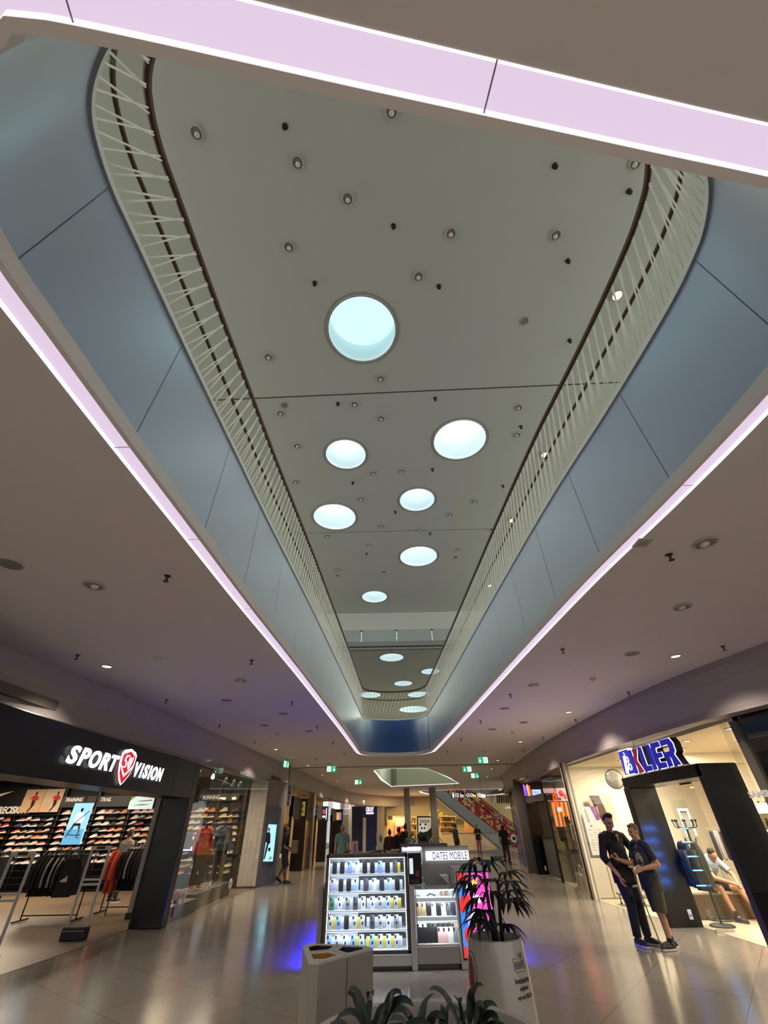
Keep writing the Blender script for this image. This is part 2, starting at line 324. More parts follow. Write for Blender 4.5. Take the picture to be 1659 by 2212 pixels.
# ------------------------------------------------------------------ upper ceiling, skylights
YB, ZU2 = 17.3, 8.0
SKY = [(782, 714, .67), (747, 982, .53), (993, 951, .67), (723, 1117, .67), (901, 1080, .53), (904, 1202, .68), (809, 1289, .54)]
SKY2 = [(846, 1420, .58), (930, 1450, .5), (871, 1476, .52), (798, 1501, .7), (893, 1532, 1.0), (905, 1500, .7)]
def circ(c, r, n=40): return [(c.x + r * math.cos(2 * math.pi * k / n), c.y + r * math.sin(2 * math.pi * k / n)) for k in range(n)]
SC = [(onz(px, py, ZU), r, ZU) for px, py, r in SKY] + [(onz(px, py, ZU2), r, ZU2) for px, py, r in SKY2]
holed([(-16, -8), (16, -8), (16, YB), (-16, YB)], [circ(c, r) for c, r, z in SC[:7]], ZU, 'ceiling_upper', M_uceil)
holed([(-16, YB + .1), (16, YB + .1), (16, 70), (-16, 70)], [circ(c, r) for c, r, z in SC[7:]], ZU2, 'ceiling_upper_far', M_uceil)
M_shaft = mat('skylight_shaft', 'f7fafa', .6); M_dome = mat('skylight_dome', '405050', .5, emit=1.75, ecol='d8f2f8'); M_dome1 = mat('skylight_dome_near', '405050', .5, emit=1.12, ecol='bdeff6'); M_rim = mat('skylight_rim', 'ffffff', .5)
WHERE = ['nearest and largest looking round skylight', 'left one of the second pair of round skylights', 'right hand large round skylight over the walkway', 'round skylight nearest the left railing', 'round skylight in the middle between two larger ones', 'round skylight with only one small one beyond it before the beam', 'small round skylight just before the glazed beam',
         'round skylight just beyond the glazed beam', 'round skylight half hidden by the right railing', 'small round skylight over the end railing', 'round skylight seen through the left of the end railing', 'round skylight seen through the end railing bars', 'round skylight at the right end of the end railing']
for i, (c, r, z) in enumerate(SC):
    t = thing('skylight', 'white ' + WHERE[i], 'skylight', (c.x, c.y, z), 0, 'round skylights')
    d = .72 if i != 0 else .62
    MB().lathe([(r, 0), (r, d)], (c.x, c.y, z), 40, False).obj('shaft', M_shaft, t, smooth=True)
    MB().lathe([(r * .999, -.012), (r * .999, .03), (r * .96, .035), (r * .955, -.012)], (c.x, c.y, z), 40, False).obj('rim', M_rim, t, smooth=40)
    MB().lathe([(r, d), (r * .7, d + .12), (r * .3, d + .2), (.01, d + .22)], (c.x, c.y, z), 40, False).obj('dome', M_dome if i else M_dome1, t, smooth=True)
    mb = MB().lathe([(r + .012, -.004), (r + .05, -.004), (r + .05, .01), (r + .012, .01)], (c.x, c.y, z), 40, False); mb.obj('trim_ring', mat('skylight_ring', 'a8a79b', .7), t, smooth=40)
# ceiling seams
for a, b in (((470, 864), (1290, 828)), ((640, 1152), (1075, 1142))):
    p, q = onz(*a, ZU), onz(*b, ZU); d = (q - p).normalized(); p -= d * 6; q += d * 6; n = Vector((-d.y, d.x, 0)) * (.012 if a[1] < 900 else .006)
    MB().add([p - n - Vector((0, 0, .003)), q - n - Vector((0, 0, .003)), q + n - Vector((0, 0, .003)), p + n - Vector((0, 0, .003))], [(0, 1, 2, 3)]).obj('trim_ceiling', M_seam, kind='structure')
# glazed cross beam
MB().box((-16, YB, 8.52), (16, YB + .12, ZU)).obj('wall_beam', M_uceil, kind='structure')
M_frost = mat('frosted_panel', 'a9b3ac', .3)
gb = thing('glazed_panel_band', 'band of pale frosted glass panels crossing under the upper ceiling', 'glass band', (0, YB, 8.0))
for k in range(9):
    x0 = -7.2 + k * 1.53
    MB().box((x0 + .01, YB + .01, 8.0), (x0 + 1.52, YB + .05, 8.52)).obj('panel', M_frost, gb)
    mb = MB()
    for zz in (8.47,):
        mb.box((x0 - .06, YB - .02, zz), (x0 + .06, YB + .01, zz + .02)); mb.cyl((x0, YB - .03, zz + .01), (x0, YB + .02, zz + .01), .025, n=8)
    mb.obj('clamp', M_dark, gb)
MB().box((-16, YB - .03, 7.8), (16, YB + .12, 8.0)).m(1).box((-16, YB - .02, 7.74), (16, YB + .1, 7.8)).m(0).box((-16, YB - .03, 7.66), (16, YB + .12, 7.74)).obj('trim_beam', [mat('beam_band', '8c8f86', .7), M_seam], kind='structure')
# ------------------------------------------------------------------ balustrade round the upper void
bal = thing('balustrade', 'railing of slanted pale rods with brown wooden handrail round the ceiling opening', 'railing', (0, 10, ZF))
hr = offset_loop(V, .02)
mb = MB(); mb.tube([(p.x, p.y, ZR) for p in hr], .034, 8, True); mb.obj('handrail', M_wood, bal, smooth=True, label='brown wooden handrail')
mb = MB(); lw = offset_loop(V, .16); mb.tube([(p.x, p.y, ZF + .82) for p in lw], .022, 6, True); mb.obj('brown_line', M_wood, bal, smooth=True, label='thin brown line below the handrail')  # brown tube drawn for the thin dashed line below the handrail
mb = MB(); wallloop(mb, offset_loop(V, .03), ZF, ZR - .04); mb.obj('glass_panel', MATS.get('rail_glass') or glass_mat('rail_glass', 'f6f8f2', .006), bal, smooth=True)
VR = crom(VP, .02, True); L = len(VR); per = [0]
for i in range(1, L): per.append(per[-1] + (VR[i] - VR[i - 1]).length)
def vat(s):
    s %= per[-1]; import bisect
    i = bisect.bisect_left(per, s); return VR[min(i, L - 1)]
rods = []; s = 0; k = 0
while s < per[-1]:
    a = vat(s); lean = (-.27, -.37)[k % 2]
    b = vat(s + lean); rods.append((a + Vector((0, 0, ZF - .01)), b + Vector((0, 0, ZR - .1)))); s += .078; k += 1
rods.sort(key=lambda q: (q[0] - EYE).length if q[0].y > .75 else 99)
for i, (a, b) in enumerate(rods[:100]): MB().tube([a, b], .0085, 6).obj('rod', M_rod, bal, smooth=True)
mb = MB()
for a, b in rods[100:]: mb.tube([a, b], .008, 4)
mb.obj('rod_row', M_rod, bal, kind='stuff')
# ------------------------------------------------------------------ ceiling fittings
M_lampon = mat('lamp_lens_on', 'fff6c8', .4, emit=3.0, ecol='fff3c4'); M_lampoff = mat('lamp_lens_off', 'a09890', .3); M_ring = mat('fitting_ring', 'b9b2aa', .5); M_grille = mat('speaker_grille', '8b8580', .7); M_brass = mat('sprinkler_metal', '3a3431', .45, metal=.4)
def downlight(p, lit, lab, r=.095):
    t = thing('downlight' if lit else 'recessed_spotlight', lab, 'ceiling light', p, 0, 'ceiling downlights')
    MB().lathe([(r * .78, .0), (r, -.004), (r * 1.02, -.012), (r * .96, -.018), (r * .8, -.01)], p, 24, False).obj('ring', M_ring, t, smooth=40)
    if lit: MB().lathe([(.001, -.012), (r * .5, -.012), (r * .8, -.006)], p, 24, False).obj('lens', M_lampon, t, smooth=True)
    else:
        MB().lathe([(.001, -.004), (r * .8, -.003)], p, 24, False).obj('recess', M_lampoff, t, smooth=True)
        MB().ell((p[0], p[1] + .02, p[2] - .01), (r * .42, r * .42, .03)).obj('bulb', mat('bulb_off', 'd8d4cc', .2), t, smooth=True)
    return t
def speaker(p, lab, r=.13):
    t = thing('ceiling_speaker', lab, 'speaker', p, 0, 'flat round ceiling speakers')
    MB().lathe([(r, 0), (r, -.008), (r * .93, -.012)], p, 28, False).obj('ring', M_ring, t, smooth=40); MB().lathe([(.001, -.01), (r * .93, -.009)], p, 28, False).obj('grille', M_grille, t)
def detector(p, lab, r=.055):
    t = thing('smoke_detector', lab, 'smoke detector', p, 0, 'smoke detectors')
    MB().lathe([(r * 1.15, 0), (r * 1.15, -.02), (r, -.026)], p, 20).obj('base', M_ring, t, smooth=40); MB().lathe([(r * .8, -.026), (r * .75, -.05), (r * .45, -.062)], p, 20).obj('sensor', mat('detector_white', 'c9c4bc', .5), t, smooth=40)
def sprinkler(p, lab):
    t = thing('sprinkler', lab, 'sprinkler', p, 0, 'fire sprinklers')
    MB().lathe([(.04, 0), (.036, -.008), (.012, -.012), (.012, -.05)], p, 12).obj('body', M_brass, t, smooth=40)
    mb = MB().lathe([(.032, -.07), (.032, -.073), (.006, -.075)], p, 12); mb.tube([(p[0] - .014, p[1], p[2] - .045), (p[0] - .018, p[1], p[2] - .06), (p[0], p[1], p[2] - .072)], .004, 5); mb.tube([(p[0] + .014, p[1], p[2] - .045), (p[0] + .018, p[1], p[2] - .06), (p[0], p[1], p[2] - .072)], .004, 5); mb.obj('deflector', M_brass, t, smooth=40)
def side(px, lim=850): return 'left' if px < lim else 'right'
def series(pts, z, fn, what, where):
    for sd in ('left', 'right'):
        sel = sorted([p for p in pts if (p[0] < 850) == (sd == 'left')], key=lambda p: onz(*p[:2], z).y)
        for i, p in enumerate(sel):
            q = onz(p[0], p[1], z); fn(tuple(q), f'{what}, {sd} half of {where}, {nth(i)} from near end')
series([(231, 1439), (459, 1588), (596, 1618), (665, 1653), (696, 1674), (727, 1687), (749, 1698), (769, 1708), (779, 1713), (798, 1719), (1459, 1417), (1228, 1538), (1124, 1602), (1075, 1642), (1062, 1660), (1052, 1677), (1087, 1688), (885, 1722)][:1] + [(596, 1618), (665, 1653), (696, 1674), (727, 1687), (749, 1698), (769, 1708), (779, 1713), (798, 1719), (1459, 1417), (1228, 1538), (1124, 1602), (1075, 1642), (1062, 1660), (1052, 1677), (1087, 1688), (885, 1722)], ZC, lambda p, l: downlight(p, True, l), 'lit round downlight', 'lower ceiling')
series([(203, 1264), (1523, 1172), (1474, 1310), (520, 1469), (1153, 1479)], ZC, lambda p, l: downlight(p, False, l, .12), 'unlit recessed round spotlight', 'lower ceiling')
series([(22, 1217), (1366, 1411), (490, 1512), (612, 1541), (571, 1566), (1090, 1530), (1131, 1560), (1063, 1575), (668, 1579), (1047, 1624), (711, 1648)], ZC, speaker, 'flat grey round speaker', 'lower ceiling')
series([(341, 1420), (600, 1584), (1280, 1465), (1107, 1581)], ZC, detector, 'small pale smoke detector', 'lower ceiling')
series([(362, 1244), (168, 1415), (544, 1426), (360, 1511), (475, 1566), (631, 1516), (685, 1569), (550, 1602), (720, 1603), (744, 1628), (684, 1638), (1445, 1198), (1215, 1402), (1102, 1500), (1357, 1495), (1561, 1396), (1038, 1557), (1243, 1554), (1173, 1592), (996, 1595), (966, 1622), (1131, 1619), (1107, 1637)], ZC, sprinkler, 'dark fire sprinkler', 'lower ceiling')
t = thing('access_hatch', 'small pale square hatch in the lower ceiling beside the right light strip', 'hatch', onz(1388, 1171, ZC)); p = onz(1388, 1171, ZC)
MB().box((p.x - .08, p.y - .08, ZC - .014), (p.x + .08, p.y + .08, ZC)).obj('frame', M_ring, t); MB().box((p.x - .045, p.y - .045, ZC - .02), (p.x + .045, p.y + .045, ZC - .014)).obj('panel', M_lampoff, t)
series([(425, 287), (643, 351), (846, 240), (751, 429), (974, 504), (624, 533), (904, 597), (1200, 508), (1372, 352), (580, 771), (822, 818), (606, 893), (766, 873), (823, 904), (642, 963), (638, 1041), (806, 1022), (868, 1018), (779, 1078), (1120, 880), (1117, 939), (972, 1112), (1025, 1083), (823, 1136), (706, 1158), (907, 1145), (729, 1230), (797, 1178), (990, 1186)], ZU, lambda p, l: downlight(p, False, l, .085), 'unlit round spotlight', 'upper ceiling')
series([(1133, 693), (614, 875), (829, 1235), (729, 1243), (984, 1203)], ZU, lambda p, l: speaker(p, l, .08), 'flat grey round speaker', 'upper ceiling')
series([(616, 273), (964, 243), (1198, 358), (1358, 413), (850, 488), (680, 611), (948, 618), (1226, 563), (1230, 735), (730, 871), (940, 860), (1125, 921), (762, 1042), (934, 1013), (854, 1105), (1086, 1049), (929, 1151), (792, 1195), (1062, 1144)], ZU, sprinkler, 'dark fire sprinkler', 'upper ceiling')
for i, (px, py) in enumerate([(1332, 637), (1176, 981), (1105, 1123), (1057, 1264), (1040, 1322), (988, 1392), (643, 1252), (719, 1382)]):
    p = onz(px, py, ZU); t = thing('downlight', 'small warm lit lamp seen through the %s railing, %s from the near end' % ('right' if px > 850 else 'left', nth(i if i < 6 else i - 6)), 'ceiling light', p, 0, 'warm lamps on the upper floor')
    MB().lathe([(.1, 0), (.1, -.03), (.08, -.035)], p, 20, False).obj('ring', M_ring, t); MB().lathe([(.001, -.03), (.08, -.03)], p, 20, False).obj('lens', mat('warm_lens', 'ffe7a0', .4, emit=5, ecol='ffdf8a'), t)
# hanging exit signs
M_exit = mat('exit_green', '1f9d74', .4, emit=.75, ecol='22a57a'); M_exitw = mat('exit_white', 'ffffff', .4, emit=1.1, ecol='f0fff8')
def exit_sign(px, py, y, lab, w=.42, h=.24, rz=0, flip=1):
    p = ony(px, py, y); p = ony(px, py, y * (3.86 - CH) / (p.z - CH)); t = thing('exit_sign', lab, 'exit sign', (p.x, p.y, p.z), 0, 'green emergency exit signs'); M = Matrix.Translation(p) @ Matrix.Rotation(rz, 4, 'Z')
    MB().box((-w / 2, 0, -h / 2), (w / 2, .04, h / 2)).xf(M).obj('panel', M_exit, t)
    MB().box((-.01, .01, h / 2), (.01, .03, max(h / 2 + .01, ZC - p.z))).xf(M).obj('hanger', M_steel, t)
    mb = MB().box((-w * .48 if flip > 0 else .02, -.004, -h * .42), (-.02 if flip > 0 else w * .48, 0, h * .42)).xf(M); mb.obj('door_pictogram', M_exitw, t)
    a = .02 + w * .24; a = a * flip
    mb = MB(); mb.box((a - .012, -.006, -.07), (a + .012, 0, .075)); mb.add([(a - .06, -.006, -.02), (a + .06, -.006, -.02), (a, -.006, -.09)], [(0, 1, 2)]); mb.xf(M); mb.obj('arrow', M_exitw, t)
    s = -w * .25 * flip; mb = MB(); mb.ell((s, -.008, .06), (.02, .005, .02), 8, 6); mb.tube([(s, -.008, .04), (s - .02, -.008, -.01), (s + .03, -.008, -.05), (s + .01, -.008, -.09)], .014, 5); mb.tube([(s - .02, -.008, -.01), (s - .05, -.008, -.07)], .012, 5); mb.tube([(s - .05, -.008, 0), (s, -.008, .03), (s + .05, -.008, .01)], .01, 5); mb.xf(M); mb.obj('running_figure', M_exit, t)
exit_sign(716, 1661, 25.4, 'green exit sign with down arrow, nearest on the left'); exit_sign(774, 1689.5, 31.5, 'small green exit sign with down arrow above the far left walkway')
exit_sign(1043, 1642, 23, 'green exit sign with arrow on its left, before the dark ceiling joint', flip=-1); exit_sign(1009, 1661.5, 27.0, 'green exit sign just right of the diamond opening', flip=-1); exit_sign(1026, 1675.5, 31, 'pale green exit sign farthest on the right, over the escalators')
exit_sign(619, 1651, 23.5, 'exit sign seen nearly edge on beside the left bulkhead', rz=R(72)); 
# ------------------------------------------------------------------ sports shop on the left
M_portal = mat('portal_black_laminate', '060607', .3, spec=.35)
M_white_lit = mat('lit_white_letters', 'ffffff', .4, emit=1.1, ecol='f4faff')
M_letter = mat('white_lettering', 'e9e6df', .5)
M_red = mat('logo_red', 'd3182b', .4, emit=.75, ecol='d0182c')
XP = -5.13
po = thing('shop_portal', 'black portal of the sports shop, header carrying lit white lettering', 'shop entrance', (-5.5, 12.9, 0))
MB().bbox((-5.85, 1.5, 2.37), (XP, 12.76, 3.12), .012).obj('header', M_portal, po, smooth=30)
MB().bbox((-5.87, 12.76, 0), (XP, 13.06, 3.12), .012).m(1).box((-5.86, 12.752, .0), (-5.80, 12.76, 2.36)).obj('pillar', [M_portal, M_blackm], po, smooth=30)
MB().box((XP - .001, 11.6, 2.38), (XP + .003, 11.606, 3.11)).obj('panel_joint', M_dark, po)
sg = thing('shop_sign', 'lit white SPORT VISION lettering with red shield on black header', 'sign', (XP, 9.2, 2.75))
def onx_text(name, txt, y0, z0, y1, z1, m, parent, x=XP + .05, depth=.014, shear=.18, bold=.011, sgn=1, fitted=True):
    M = frame((x, (y0 + y1) / 2, (z0 + z1) / 2), (0, sgn, 0), (0, 0, 1)); return put_text(name, txt, M, .3, m, parent, depth, fit=(abs(y1 - y0), abs(z1 - z0)), shear=shear, bold=bold)
ya = 7.43
for ch, wd in zip('SPORT', (.30, .29, .33, .30, .28)):
    onx_text('letter', ch, ya, 2.60, ya + wd - .025, 2.86, M_white_lit, sg); ya += wd
ya = 9.56
for ch, wd in zip('VISION', (.25, .12, .24, .12, .28, .27)):
    onx_text('letter', ch, ya, 2.59, ya + wd - .03, 2.84, M_white_lit, sg); ya += wd
def shield(sc, dz=0): return [(y * sc, z * sc + dz) for y, z in ((-.27, .2), (-.2, .25), (0, .29), (.2, .25), (.27, .2), (.265, .02), (.2, -.13), (.1, -.24), (0, -.31), (-.1, -.24), (-.2, -.13), (-.265, .02))]
def plate(mb, poly, M, d): return mb.loft([[M @ Vector((a, b, 0)) for a, b in poly], [M @ Vector((a, b, d)) for a, b in poly]])
Ms = frame((XP + .03, 9.24, 2.735), (0, 1, 0), (0, 0, 1)); mb = MB(); plate(mb, shield(1), Ms, .012); mb.obj('shield', M_white_lit, sg)
mb = MB(); plate(mb, [(-.225, .17), (0, .245), (.225, .17), (.215, .03), (.1, -.06), (0, -.13), (-.1, -.06), (-.215, .03)], Ms, .018); mb.obj('shield_top', M_red, sg, label='red upper field of the shield')
mb = MB(); plate(mb, [(-.215, -.02), (-.1, -.115), (0, -.19), (.1, -.115), (.215, -.02), (.17, -.13), (.08, -.22), (0, -.285), (-.08, -.22), (-.17, -.13)], Ms, .018); mb.obj('shield_chevron', M_red, sg, label='red chevron at the shield tip')
mb = MB()
for pts in ([(.0, .17), (-.1, .16), (-.13, .09), (-.05, .05), (-.06, -.02), (-.16, -.03)], [(.03, .15), (.02, .03), (.06, -.04), (.12, .05), (.14, .16)], [(.07, .15), (.065, .05)]): mb.tube([Ms @ Vector((a, b, .02)) for a, b in pts], [.01, .016, .018, .016, .014, .01][:len(pts)], 6)
mb.obj('monogram', M_white_lit, sg, smooth=True)
# shell of the shop
M_shopdark = mat('shop_dark_wall', '17171a', .7); M_shopceil = mat('shop_ceiling', '6e675e', .8)
MB().box((-22, 20.3, 0), (-5.3, 20.5, 3.5)).obj('wall_shop_back', M_shopdark, kind='structure'); MB().box((-22, -3, 0), (-21.8, 20.5, 3.6)).obj('wall_shop_left', M_shopdark, kind='structure')
MB().box((-22, -3, 3.45), (-5.9, 20.5, 3.6)).obj('ceiling_shop', M_shopceil, kind='structure')
MB().box((-6.25, -6, 0), (-6.05, 4.5, 3.3)).obj('wall_left', M_portal, kind='structure')
# vitrine glass and grey slatted end panel
GL = [(-5.13, 13.06), (-5.05, 13.8), (-5.12, 16.6), (-4.93, 20.1)]
mb = MB()
for i in range(3): (x0, y0), (x1, y1) = GL[i], GL[i + 1]; mb.add([(x0, y0, .0), (x1, y1, .0), (x1, y1, ZB), (x0, y0, ZB)], [(0, 1, 2, 3)])
mb.obj('window_1', M_glass, kind='structure')
M_slat = mat('grey_wood_panel', 'a19a93', .7, noise=.12, scale=5); M_panelgrey = mat('warm_grey_panel', '777069', .6)
mb = MB()
for k in range(4): mb.box((-5.62 + k * .172, 20.0, 0), (-5.62 + k * .172 + .168, 20.1, 3.3))
mb.obj('wall_vitrine_end', M_slat, kind='structure'); MB().box((-5.64, 19.99, 0), (-4.93, 20.0, .06)).obj('baseboard_vitrine', M_blackm, kind='structure')
MB().box((-6.55, 14, 0), (-6.2, 14.35, 3.5)).m(1).box((-6.57, 13.98, 0), (-6.18, 14.0, .12)).obj('wall_column', [mat('column_grey', '9b948c', .7), M_blackm], kind='structure')
# shoe wall
YW = 20.05; PITCH_Z = .185
sw = thing('shoe_shelving', 'dark shelving wall for sports shoes at the back of the sports shop', 'shelving', (-11, YW, 0))
M_shelf = mat('shelf_black', '141416', .45); M_backp = mat('shelf_back_panel', '4c4741', .75, noise=.1, scale=4)
MB().box((-16.4, YW + .16, 0), (-5.7, YW + .2, 3.4)).obj('back_board', M_shopdark, sw)
ROWZ = [2.33 - .185 * i for i in range(13)]
for z in ROWZ: MB().box((-16.4, YW - .13, z - .065), (-5.75, YW + .16, z - .053)).obj('shelf', M_shelf, sw)
for x in (-16.3, -14.85, -13.15, -11.75, -10.35, -9.0, -8.05, -6.85, -5.8): MB().box((x - .035, YW - .02, 0), (x + .035, YW + .16, 3.3)).obj('divider', M_shelf, sw)
for q in range(30):
    x = -15.6 + (q * 1.37) % 9.6; z = ROWZ[(q * 5) % 12]; MB().box((x, YW + .15, z - .05), (x + .62, YW + .159, z + .1)).obj('back_panel', M_backp, sw)
def sign_board(name, lab, txt, x0, x1, z0, z1, tx0, tx1, tz, th, y=YW - .06, shear=.2):
    t = thing(name, lab, 'sign', ((x0 + x1) / 2, y, z0)); MB().box((x0, y, z0), (x1, y + .04, z1)).obj('board', M_shelf, t)
    if txt: put_text('lettering', txt, frame(((tx0 + tx1) / 2, y - .004, tz), (1, 0, 0), (0, 0, 1)), .2, M_letter, t, .006, fit=(tx1 - tx0, th), shear=shear, bold=.008)
    return t
sign_board('category_sign', 'black board with white TRAINING lettering above the shoe shelves', 'TRAINING', -13.2, -11.8, 2.5, 2.86, -13.05, -12.35, 2.75, .13)
sign_board('category_sign', 'black board with white TRAIL lettering above the shoe shelves', 'TRAIL', -11.75, -10.45, 2.5, 2.86, -11.63, -11.19, 2.74, .13)
sign_board('category_sign', 'black board with white RUNNING lettering seen through the shop window', 'RUNNING', -7.7, -6.05, 2.62, 2.86, -7.52, -6.83, 2.745, .14)
pb = sign_board('brand_board', 'black board with white swoosh and PRECISION lettering at far left', 'PRECISION', -16.6, -14.3, 2.3, 3.2, -15.72, -14.42, 2.45, .24, shear=.1)
mb = MB(); mb.add([(a, YW - .066, b) for a, b in ((-16.5, 2.83), (-16.2, 2.78), (-15.9, 2.86), (-15.3, 3.08), (-16.0, 2.96), (-16.35, 2.93))], [tuple(range(6))]); mb.obj('swoosh', M_letter, pb)
def poster(name, lab, x0, x1, z0, z1, y, bgm, figs, cat='poster', thick=.02, frm=None):
    t = thing(name, lab, cat, ((x0 + x1) / 2, y, z0)); MB().box((x0, y, z0), (x1, y + thick, z1)).obj('sheet', bgm, t)
    if frm: 
        mb = MB()
        for a, b in (((x0 - .03, y - .01, z0 - .03), (x1 + .03, y + thick, z0)), ((x0 - .03, y - .01, z1), (x1 + .03, y + thick, z1 + .03)), ((x0 - .03, y - .01, z0), (x0, y + thick, z1)), ((x1, y - .01, z0), (x1 + .03, y + thick, z1))): mb.box(a, b)
        mb.obj('frame', frm, t)
    for nm, m, poly in figs:
        mb = MB(); mb.add([(x0 + (x1 - x0) * a, y - .003, z0 + (z1 - z0) * b) for a, b in poly], [tuple(range(len(poly)))]); mb.obj(nm, m, t)
    return t
def blob(cx, cy, rx, ry, n=14, rot=0): return [(cx + rx * math.cos(2 * math.pi * k / n) * math.cos(rot) - ry * math.sin(2 * math.pi * k / n) * math.sin(rot), cy + rx * math.cos(2 * math.pi * k / n) * math.sin(rot) + ry * math.sin(2 * math.pi * k / n) * math.cos(rot)) for k in range(n)]
M_sand = mat('poster_sand', 'c9a67c', .7, noise=.15, scale=5); M_sand2 = mat('poster_pale', 'cdb597', .7, noise=.1, scale=4); M_pred = mat('poster_red', 'b8242b', .7); M_skin = mat('skin', 'b98468', .6, noise=.05, scale=20); M_pdark = mat('poster_dark', '1d1713', .7)
def runner(x, s): return [('legs', M_pdark, [(x - .08 * s, .5), (x + .1 * s, .5), (x + .12 * s, .32), (x - .02, .1), (x - .1 * s, .02), (x - .16 * s, .04), (x - .04 * s, .22)]), ('shirt', M_pred, [(x - .1 * s, .48), (x + .1 * s, .48), (x + .24 * s, .56), (x + .2 * s, .66), (x + .06 * s, .74), (x - .08 * s, .72), (x - .22 * s, .6), (x - .2 * s, .55), (x - .1 * s, .62)]), ('head', M_pdark, blob(x + .02, .82, .055 * s, .08))]
poster('poster', 'sand coloured poster of a runner in red, nearest the PRECISION board', -14.75, -13.97, 2.36, 3.12, YW - .08, M_sand, runner(.55, 1))
poster('poster', 'poster of a runner in red beside the TRAINING board', -13.95, -13.2, 2.36, 3.12, YW - .08, M_sand2, [('rock', M_sand, [(0, 0), (.5, 0), (.5, .4), (.1, .42)])] + runner(.68, 1))
M_scrn = mat('bright_blue_screen', '9ed3ee', .3, emit=.85, ecol='8fcbe9')
t = poster('advert_screen', 'tall lit pale blue screen showing an athlete with ropes', -10.72, -10.1, 1.4, 2.5, 17.0, M_scrn, [('floor_area', mat('screen_floor', '6fb3d6', .3, emit=.7, ecol='62aede'), [(0, 0), (1, 0), (1, .36), (0, .36)]), ('shirt', mat('screen_white', 'eef6fa', .4, emit=.9, ecol='e6f2f8'), [(.3, .5), (.7, .5), (.8, .6), (.66, .76), (.36, .76), (.24, .62)]), ('shorts', mat('screen_navy', '22324a', .4, emit=.15), [(.28, .44), (.72, .44), (.66, .53), (.34, .53)]), ('leg', M_skin, [(.3, .44), (.4, .44), (.22, .2), (.14, .2)]), ('leg', M_skin, [(.6, .44), (.7, .44), (.86, .2), (.78, .2)]), ('head', M_pdark, blob(.52, .83, .075, .05))], 'screen', .06)
mb = MB()
for pts in ([(.95, .8), (.6, .62), (.35, .5), (.2, .3), (.12, .18)], [(.6, .5), (.72, .3), (.7, .16), (.85, .16)], [(.15, .24), (.5, .22), (.85, .22)]): mb.tube([(-10.72 + .62 * a, 16.985, 1.4 + 1.1 * b) for a, b in pts], .012, 5)
mb.obj('rope', M_pdark, t); MB().box((-10.43, 17.02, 2.5), (-10.39, 17.05, 3.5)).obj('hanger', M_blackm, t)
poster('picture_screen', 'bright landscape picture panel above the shoes beside the grey column', -10.41, -9.45, 2.4, 2.82, YW - .09, mat('water_picture', 'bfd6d2', .4, emit=.6, noise=.5, scale=7), [('ripple', M_pdark, [(.1, .3), (.6, .38), (.9, .34), (.5, .3)]), ('ripple', M_pdark, [(.3, .62), (.9, .72), (.95, .66), (.5, .6)]), ('shore', mat('picture_green', '7d8c3f', .5, emit=.3), [(0, .6), (.2, 1), (0, 1)])], 'picture')
poster('poster', 'pale orange poster of a person in a cap inside the shop window', -8.45, -7.85, 2.2, 3.0, YW - .1, mat('poster_peach', 'd9b28c', .6), [('bust', mat('peach_dark', 'b58a62', .6), [(.1, 0), (.9, 0), (.8, .4), (.55, .5), (.4, .5), (.2, .4)]), ('head', M_skin, blob(.48, .65, .16, .16)), ('cap', mat('cap_blue', '50627a', .6), [(.3, .74), (.7, .74), (.62, .86), (.4, .87)])])
# shoes, each a thing with sole and upper
def shoe_proto():
    t = thing('sports_shoe', 'shoe', 'shoe', (0, 0, -50), 0, 'sports shoes on the shop shelves')
    st = [(-.14, .012, .02, .03), (-.125, .03, .02, .052), (-.09, .042, .02, .066), (-.04, .046, .022, .078), (.0, .043, .024, .1), (.03, .037, .026, .122), (.055, .034, .028, .118), (.09, .036, .032, .1), (.12, .034, .034, .112), (.138, .022, .036, .108)]
    mb = MB(); rings = []
    for x, w_, b, h in st: rings.append([(x, -w_, b), (x, -w_ * .98, b + (h - b) * .45), (x, -w_ * .6, b + (h - b) * .85), (x, 0, h), (x, w_ * .6, b + (h - b) * .85), (x, w_ * .98, b + (h - b) * .45), (x, w_, b)])
    mb.loft(rings, True); up = mb.obj('upper', M_white, t, smooth=50, local=True)
    mb = MB(); rings = []
    for x, w_, b, h in [(-.15, .012, .0, 0)] + st + [(.152, .018, .036, 0)]: rings.append([(x, -w_ - .006, .012 if x < -.12 else 0), (x, w_ + .006, .012 if x < -.12 else 0), (x, w_ + .004, b + .006), (x, -w_ - .004, b + .006)])
    mb.loft(rings, True); mb.obj('sole', M_white, t, smooth=50, local=True); return t
SHOE = shoe_proto()
SCOL = [('white', 'd9d3c8'), ('cream', 'cdb994'), ('black', '17171a'), ('dark grey', '3a3b40'), ('orange', 'd8713c'), ('red', 'a92a2c'), ('lime green', 'c4cf3c'), ('pink', 'd59a8c'), ('navy', '262d48'), ('grey', '8d8b88'), ('maroon', '4a1a24')]
SMAT = {n: mat('shoe_' + n.replace(' ', '_'), c, .6) for n, c in SCOL}
SOLES = [('white', mat('sole_white', 'e6e1d8', .6)), ('cream', mat('sole_cream', 'c8ae84', .6)), ('dark', mat('sole_dark', '2b2a2a', .6)), ('orange', mat('sole_orange', 'd2702f', .6))]
first = [True]
def put_shoe(x, y, z, cn, so, lab, rz=0, tilt=.16, sc=1.):
    rot = (0, -tilt, rz)
    if first[0]: o = SHOE; first[0] = False; o.location = (x, y, z); o.rotation_euler = rot; o['label'] = lab
    else: o = dup(SHOE, (x, y, z), rot, lab)
    o.scale = (sc,) * 3
    for c in o.children: setmat(c, SMAT[cn] if c.name.startswith('upper') else so[1])
    return o
rs = random.Random(11); names = [n for n, c in SCOL]; wts = [9, 5, 6, 3, 3, 3, 2, 3, 3, 3, 1]
